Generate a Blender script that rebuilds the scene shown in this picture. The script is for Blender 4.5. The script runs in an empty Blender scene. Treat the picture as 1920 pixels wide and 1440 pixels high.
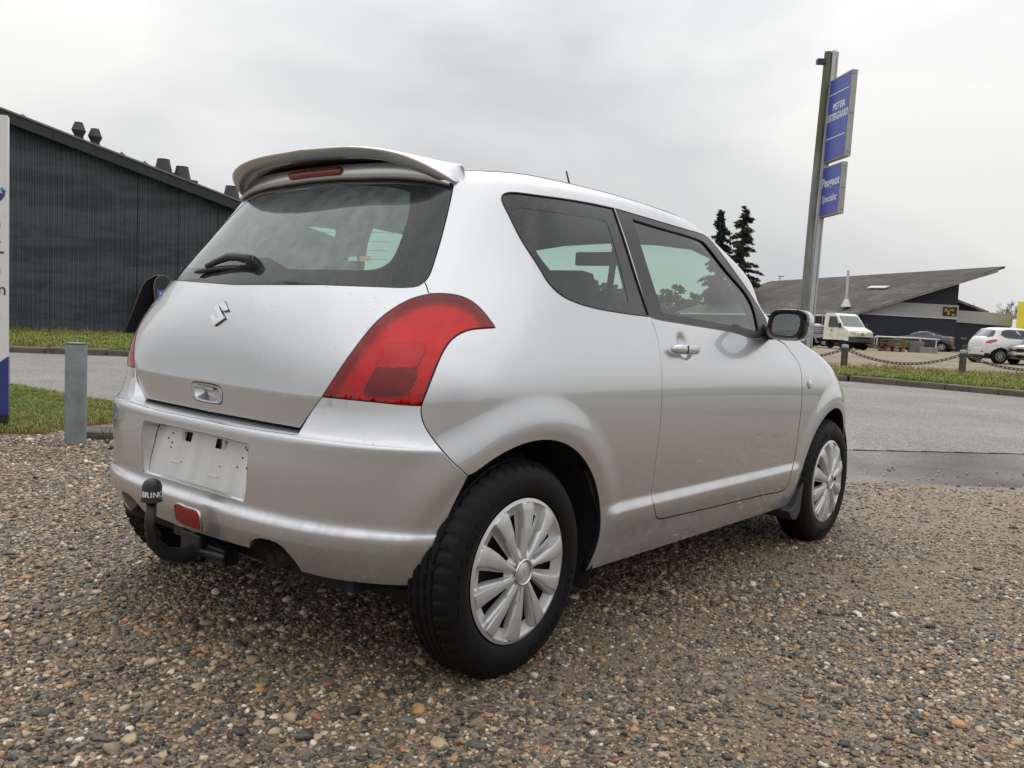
import bpy, bmesh, math, random
import numpy as np
from mathutils import Matrix, Vector
from mathutils.geometry import delaunay_2d_cdt
SC=bpy.context.scene
random.seed(7);RNG=np.random.default_rng(11)
# ------------------------------------------------------------------ camera
cam=bpy.data.cameras.new('camera');CAM=bpy.data.objects.new('camera',cam);SC.collection.objects.link(CAM)
def axes(yaw,pitch,roll):
    cy,sy=math.cos(yaw),math.sin(yaw);cp,sp=math.cos(pitch),math.sin(pitch)
    f=np.array([cy*cp,sy*cp,sp]);r=np.array([sy,-cy,0.]);u=np.cross(r,f)
    c,s=math.cos(roll),math.sin(roll)
    return c*r+s*u,-s*r+c*u,f
YAW=math.radians(38.773)
CR,CU,CF=axes(YAW,math.radians(-4.2),math.radians(2.5))
CPOS=np.array([-1.845,-2.240,.957])
m=Matrix.Identity(4)
for i in range(3):
    m[i][0]=CR[i];m[i][1]=CU[i];m[i][2]=-CF[i];m[i][3]=CPOS[i]
CAM.matrix_world=m
cam.sensor_width=36;cam.lens=36*1645/1920;cam.clip_start=.05;cam.clip_end=3000
SC.camera=CAM
# the parking ground leans about one degree here: frame of the car on it
KR,KU,KF=axes(YAW,math.radians(-3.929),math.radians(3.457))
KPOS=np.array([-1.845,-2.240,.960])
ROT=np.stack([CR,CU,CF],1)@np.stack([KR,KU,KF],1).T
CARM=Matrix.Identity(4)
for i in range(3):
    for j in range(3): CARM[i][j]=ROT[i,j]
    CARM[i][3]=CPOS[i]-(ROT@KPOS)[i]
PN=ROT@np.array([0,0,1.]);PO=np.array(CARM.translation)
def ground_z(x,y):
    """lean of the gravel near the car fading to level ground"""
    x=np.asarray(x,float);y=np.asarray(y,float)
    zt=PO[2]-(PN[0]*(x-PO[0])+PN[1]*(y-PO[1]))/PN[2]
    d=np.hypot(x-.6,y+.3)
    t=np.clip((d-3.2)/(6.5-3.2),0,1);w=1-t*t*(3-2*t)
    return zt*w
# ------------------------------------------------------------------ sky, sun, exposure
W=bpy.data.worlds.new('World');SC.world=W;W.use_nodes=True
nt=W.node_tree;N=nt.nodes;LK=nt.links;N.clear()
SUN_EL,SUN_AZ=math.radians(52),math.radians(36)   # azimuth from +x towards +y
sky=N.new('ShaderNodeTexSky');sky.sky_type='NISHITA';sky.sun_disc=False
sky.sun_elevation=SUN_EL;sky.sun_rotation=math.radians(90)-SUN_AZ
tc=N.new('ShaderNodeTexCoord');mp=N.new('ShaderNodeMapping');mp.inputs['Scale'].default_value=(1,1,1.9)
LK.new(tc.outputs['Generated'],mp.inputs['Vector'])
n1=N.new('ShaderNodeTexNoise');n1.inputs['Scale'].default_value=1.9;n1.inputs['Detail'].default_value=4;n1.inputs['Roughness'].default_value=.5;n1.inputs['Distortion'].default_value=.3
LK.new(mp.outputs[0],n1.inputs['Vector'])
cr=N.new('ShaderNodeValToRGB');e=cr.color_ramp.elements
e[0].position=.32;e[0].color=(.405,.415,.43,1);e[1].position=.62;e[1].color=(.635,.633,.622,1)
LK.new(n1.outputs['Fac'],cr.inputs['Fac'])
sx=N.new('ShaderNodeSeparateXYZ');LK.new(tc.outputs['Generated'],sx.inputs[0])
up=N.new('ShaderNodeMapRange');up.inputs['From Min'].default_value=0;up.inputs['From Max'].default_value=.9;up.inputs['To Min'].default_value=1.0;up.inputs['To Max'].default_value=2.15
up.interpolation_type='SMOOTHSTEP'
LK.new(sx.outputs['Z'],up.inputs['Value'])
mul=N.new('ShaderNodeMix');mul.data_type='RGBA';mul.blend_type='MULTIPLY';mul.inputs['Factor'].default_value=1
LK.new(cr.outputs['Color'],mul.inputs['A']);LK.new(up.outputs[0],mul.inputs['B'])
# clear-sky light that leaks through the cloud
b1=N.new('ShaderNodeBackground');b1.inputs['Strength'].default_value=.05;LK.new(sky.outputs[0],b1.inputs['Color'])
b2=N.new('ShaderNodeBackground');b2.inputs['Strength'].default_value=1.0;LK.new(mul.outputs['Result'],b2.inputs['Color'])
mx=N.new('ShaderNodeMixShader');mx.inputs[0].default_value=.97
LK.new(b1.outputs[0],mx.inputs[1]);LK.new(b2.outputs[0],mx.inputs[2])
wo=N.new('ShaderNodeOutputWorld');LK.new(mx.outputs[0],wo.inputs['Surface'])
sl=bpy.data.lights.new('sun','SUN');sl.energy=.9;sl.angle=math.radians(50);sl.color=(1,.965,.92)
SUN=bpy.data.objects.new('sun',sl);SC.collection.objects.link(SUN)
d=Vector((math.cos(SUN_EL)*math.cos(SUN_AZ),math.cos(SUN_EL)*math.sin(SUN_AZ),math.sin(SUN_EL)))
SUN.rotation_euler=d.to_track_quat('Z','Y').to_euler();SUN.location=d*30
vs=SC.view_settings;vs.view_transform='Standard';vs.look='None';vs.exposure=.36;vs.gamma=1;vs.use_curve_mapping=False
SC.cycles.max_bounces=8;SC.cycles.transparent_max_bounces=14;SC.cycles.caustics_reflective=False;SC.cycles.caustics_refractive=False
SC.cycles.sample_clamp_indirect=4
def pchip(xs,ys,x):
    xs=np.asarray(xs,float);ys=np.asarray(ys,float);x=np.clip(np.asarray(x,float),xs[0],xs[-1])
    h=np.diff(xs);d=np.diff(ys)/h;n=len(xs);m=np.zeros(n)
    if n==2: m[:]=d[0]
    else:
        for i in range(1,n-1):
            if d[i-1]*d[i]>0:
                a=2*h[i]+h[i-1];b=h[i]+2*h[i-1];m[i]=(a+b)/(a/d[i-1]+b/d[i])
        m[0]=d[0];m[-1]=d[-1]
    i=np.clip(np.searchsorted(xs,x,side='right')-1,0,n-2)
    t=(x-xs[i])/h[i];t2=t*t;t3=t2*t
    return (2*t3-3*t2+1)*ys[i]+(t3-2*t2+t)*h[i]*m[i]+(-2*t3+3*t2)*ys[i+1]+(t3-t2)*h[i]*m[i+1]
def nat_spline_M(n):
    # matrix mapping node values -> second derivs, uniform knots 0..n-1 (not-a-knot like: natural)
    A=np.eye(n);B=np.zeros((n,n))
    for i in range(1,n-1):
        A[i,i-1]=1/6.;A[i,i]=2/3.;A[i,i+1]=1/6.
        B[i,i-1]=1;B[i,i]=-2;B[i,i+1]=1
    return np.linalg.solve(A,B)
def arc(b,a,n,N=400):
    """superellipse quarter from (x=-a,y=0) to (x=0,y=b) sampled by arclength, returns f(s) for s in 0..1"""
    t=np.linspace(0,1,6000)**1.5*np.pi/4;t=np.concatenate([t,(np.pi/2-t[::-1])[1:]])
    x=-a*np.cos(t)**(2/n);y=b*np.sin(t)**(2/n)
    L=np.concatenate([[0],np.cumsum(np.hypot(np.diff(x),np.diff(y)))])
    s=np.linspace(0,1,N+1)
    return s,np.interp(s*L[-1],L,x),np.interp(s*L[-1],L,y)
XM,XF=.35,2.1
# row: (x_rear, half width, exponent rear, [(x,z)...], x_front, exponent front, xm, xf)
def make_surface(rows,N=400,mode='nat'):
    nr=len(rows);G=np.zeros((nr,3*N+1,3))
    for i,R in enumerate(rows):
        xr,w,n,zs,xfr,nf=R[:6];xm,xf=(R[6],R[7]) if len(R)>6 else (XM,XF)
        wr=R[8] if len(R)>8 else w   # width at xm .. front end
        s,ax,ay=arc(w,xm-xr,n,N)
        x=list(xm+ax);y=list(ay)
        t=np.linspace(0,1,N+1)[1:]
        x+=list(xm+(xf-xm)*t);y+=list(w+(wr-w)*(t*t*(3-2*t)))
        s,bx,by=arc(wr,xfr-xf,nf,N)
        x+=list((xf-bx[::-1])[1:]);y+=list(by[::-1][1:])
        x=np.array(x);y=np.array(y)
        zx,zz=zip(*zs);z=pchip(zx,zz,x) if len(zs)>1 else np.full_like(x,zz[0])
        G[i,:,0]=x;G[i,:,1]=-y;G[i,:,2]=z
    if mode=='bs':     # quadratic B-spline over the rows: smooth, no overshoot
        def ev(u,v):
            u=np.asarray(u,float);v=np.asarray(v,float)
            sg=np.where(u<0,-1.,1.);U=np.clip(np.abs(u)*N,0,3*N-1e-6);j=U.astype(int);fu=(U-j)[...,None]
            V=np.clip(v,0,nr-1-1e-9)+.5;i=V.astype(int);t=(V-i)[...,None]
            def lin(ii):
                ii=np.clip(ii,0,nr-1);return G[ii,j]*(1-fu)+G[ii,j+1]*fu
            P=.5*(1-t)**2*lin(i-1)+(.5+t-t*t)*lin(i)+.5*t*t*lin(i+1)
            P=P.copy();P[...,1]*=sg
            return P
        ev.nr=nr
        return ev
    M=nat_spline_M(nr);D2=np.tensordot(M,G,1)
    def ev(u,v):
        """u in 0..3 (negative = mirrored), v in 0..nr-1"""
        u=np.asarray(u,float);v=np.asarray(v,float)
        sg=np.where(u<0,-1.,1.);U=np.clip(np.abs(u)*N,0,3*N-1e-6);j=U.astype(int);fu=(U-j)[...,None]
        V=np.clip(v,0,nr-1-1e-9);i=V.astype(int);t=(V-i)[...,None]
        def lin(A,ii): return A[ii,j]*(1-fu)+A[ii,j+1]*fu
        a=lin(G,i);b=lin(G,i+1);c=lin(D2,i);d=lin(D2,i+1)
        q=1-t
        P=q*a+t*b+((q**3-q)*c+(t**3-t)*d)/6
        P=P.copy();P[...,1]*=sg
        return P
    ev.nr=nr
    return ev
ROWS=[
 (-.40,.775,3.0,[(0,.20)],3.06,3.0,.12,XF),
 (-.44,.812,3.0,[(0,.31)],3.14,3.0,.12,XF),
 (-.455,.830,3.0,[(0,.45)],3.16,3.0,.12,XF),
 (-.455,.840,3.1,[(0,.60)],3.15,2.8,.15,XF),
 (-.438,.842,3.6,[(-.4,.745),(1.0,.74),(3,.70)],3.10,2.7,.32,XF),
 (-.425,.825,3.4,[(-.4,.87),(1,.86),(2.2,.82),(3,.76)],2.98,2.6,.35,XF),
 (-.385,.775,2.8,[(-.4,1.0),(0,1.02),(1,1.0),(1.75,.95),(2.3,.90),(2.8,.80)],2.80,2.5,.35,XF),
 (-.295,.735,2.75,[(-.3,1.12),(1,1.12),(1.7,1.06),(2.2,.97)],2.19,2.6,.35,1.57),
 (-.19,.692,2.75,[(-.2,1.24),(1,1.25),(1.6,1.2),(2,1.1)],2.04,2.6,.35,1.47),
 (-.085,.640,3.0,[(-.1,1.345),(.3,1.365),(1,1.36),(1.6,1.29)],1.86,2.6,.35,1.32),
 (-.03,.575,3.0,[(-.05,1.385),(.3,1.41),(.72,1.420),(1.15,1.41),(1.5,1.36)],1.70,2.5,.35,1.20),
 (.0,.44,2.8,[(0,1.405),(.4,1.437),(1,1.44),(1.4,1.40)],1.52,2.5,.38,1.05),
 (.02,.22,2.6,[(0,1.43),(.4,1.462),(1,1.465),(1.4,1.42)],1.38,2.5,.4,.95),
 (.03,.0,2.2,[(0,1.437),(.4,1.470),(1,1.472),(1.4,1.43)],1.36,2.5,.4,.95),
]
BROWS=[
 (-.43,.77,3.1,[(0,.262)],3,3,.12,XF),
 (-.455,.797,3.1,[(0,.281)],3,3,.12,XF),
 (-.503,.815,3.1,[(0,.362)],3,3,.12,XF),
 (-.506,.825,3.1,[(0,.392)],3,3,.12,XF),
 (-.506,.825,3.1,[(0,.414)],3,3,.12,XF),
 (-.489,.824,3.1,[(0,.427)],3,3,.12,XF),
 (-.491,.828,3.1,[(0,.47)],3,3,.12,XF),
 (-.494,.834,3.1,[(0,.54)],3,3,.12,XF),
 (-.490,.838,3.15,[(0,.600)],3,3,.12,XF),
 (-.489,.839,3.18,[(0,.622)],3,3,.12,XF),
 (-.487,.839,3.2,[(0,.634)],3,3,.12,XF),
 (-.484,.839,3.2,[(0,.639)],3,3,.122,XF),
 (-.475,.838,3.22,[(0,.6425)],3,3,.13,XF),
 (-.458,.838,3.3,[(0,.653)],3,3,.15,XF),
 (-.442,.841,3.5,[(0,.70)],3,3,.25,XF),
 (-.438,.842,3.6,[(0,.745)],3,3,.32,XF),
 (-.436,.840,3.6,[(0,.77)],3,3,.32,XF),
]
ARCHES=[(.035,.30,.352),(2.36,.30,.352)]
def sst(a,b,x):
    t=np.clip((x-a)/(b-a),0,1);return t*t*(3-2*t)
def disp(P,fold=True):
    """wheel-arch flares and the door ledge: extra half width"""
    P=P.copy();x=P[...,0];y=P[...,1];z=P[...,2]
    side=sst(.60,.76,np.abs(y))
    e=np.zeros_like(x)
    for cx,cz,R in ARCHES:
        d=np.hypot(x-cx,z-cz)
        e=e+.010*(1-sst(R+.040,R+.125,d))*(z<.9)
        e=e-.006*(1-sst(R-.01,R+.040,d))
    led=sst(.36,.46,x)*(1-sst(1.90,1.99,x))
    e=e+.016*led*(1-sst(.395,.432,z))-.010*led*(1-sst(.30,.385,z))
    P[...,1]=y+np.sign(y)*e*side
    # pressed fold across the tailgate: the part below it leans in
    if fold:
        q=np.clip(.743-z,0,.12);q=np.where(q<.004,q*q/.008,q-.002)
        P[...,0]=x+.18*q*(1-sst(.50,.57,np.abs(y)))*(x<-.2)
    # cup behind the door handle
        d=np.hypot((x-.868)/.050,(z-.918)/.058);P[...,1]=P[...,1]-np.sign(y)*.015*(1-sst(.25,1.0,d))
    return P
S0=make_surface(ROWS);B0=make_surface(BROWS,mode='bs')
S=lambda u,v:disp(S0(u,v))
B=lambda u,v:disp(B0(u,v),False)
S.nr=S0.nr;B.nr=B0.nr
import json
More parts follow.
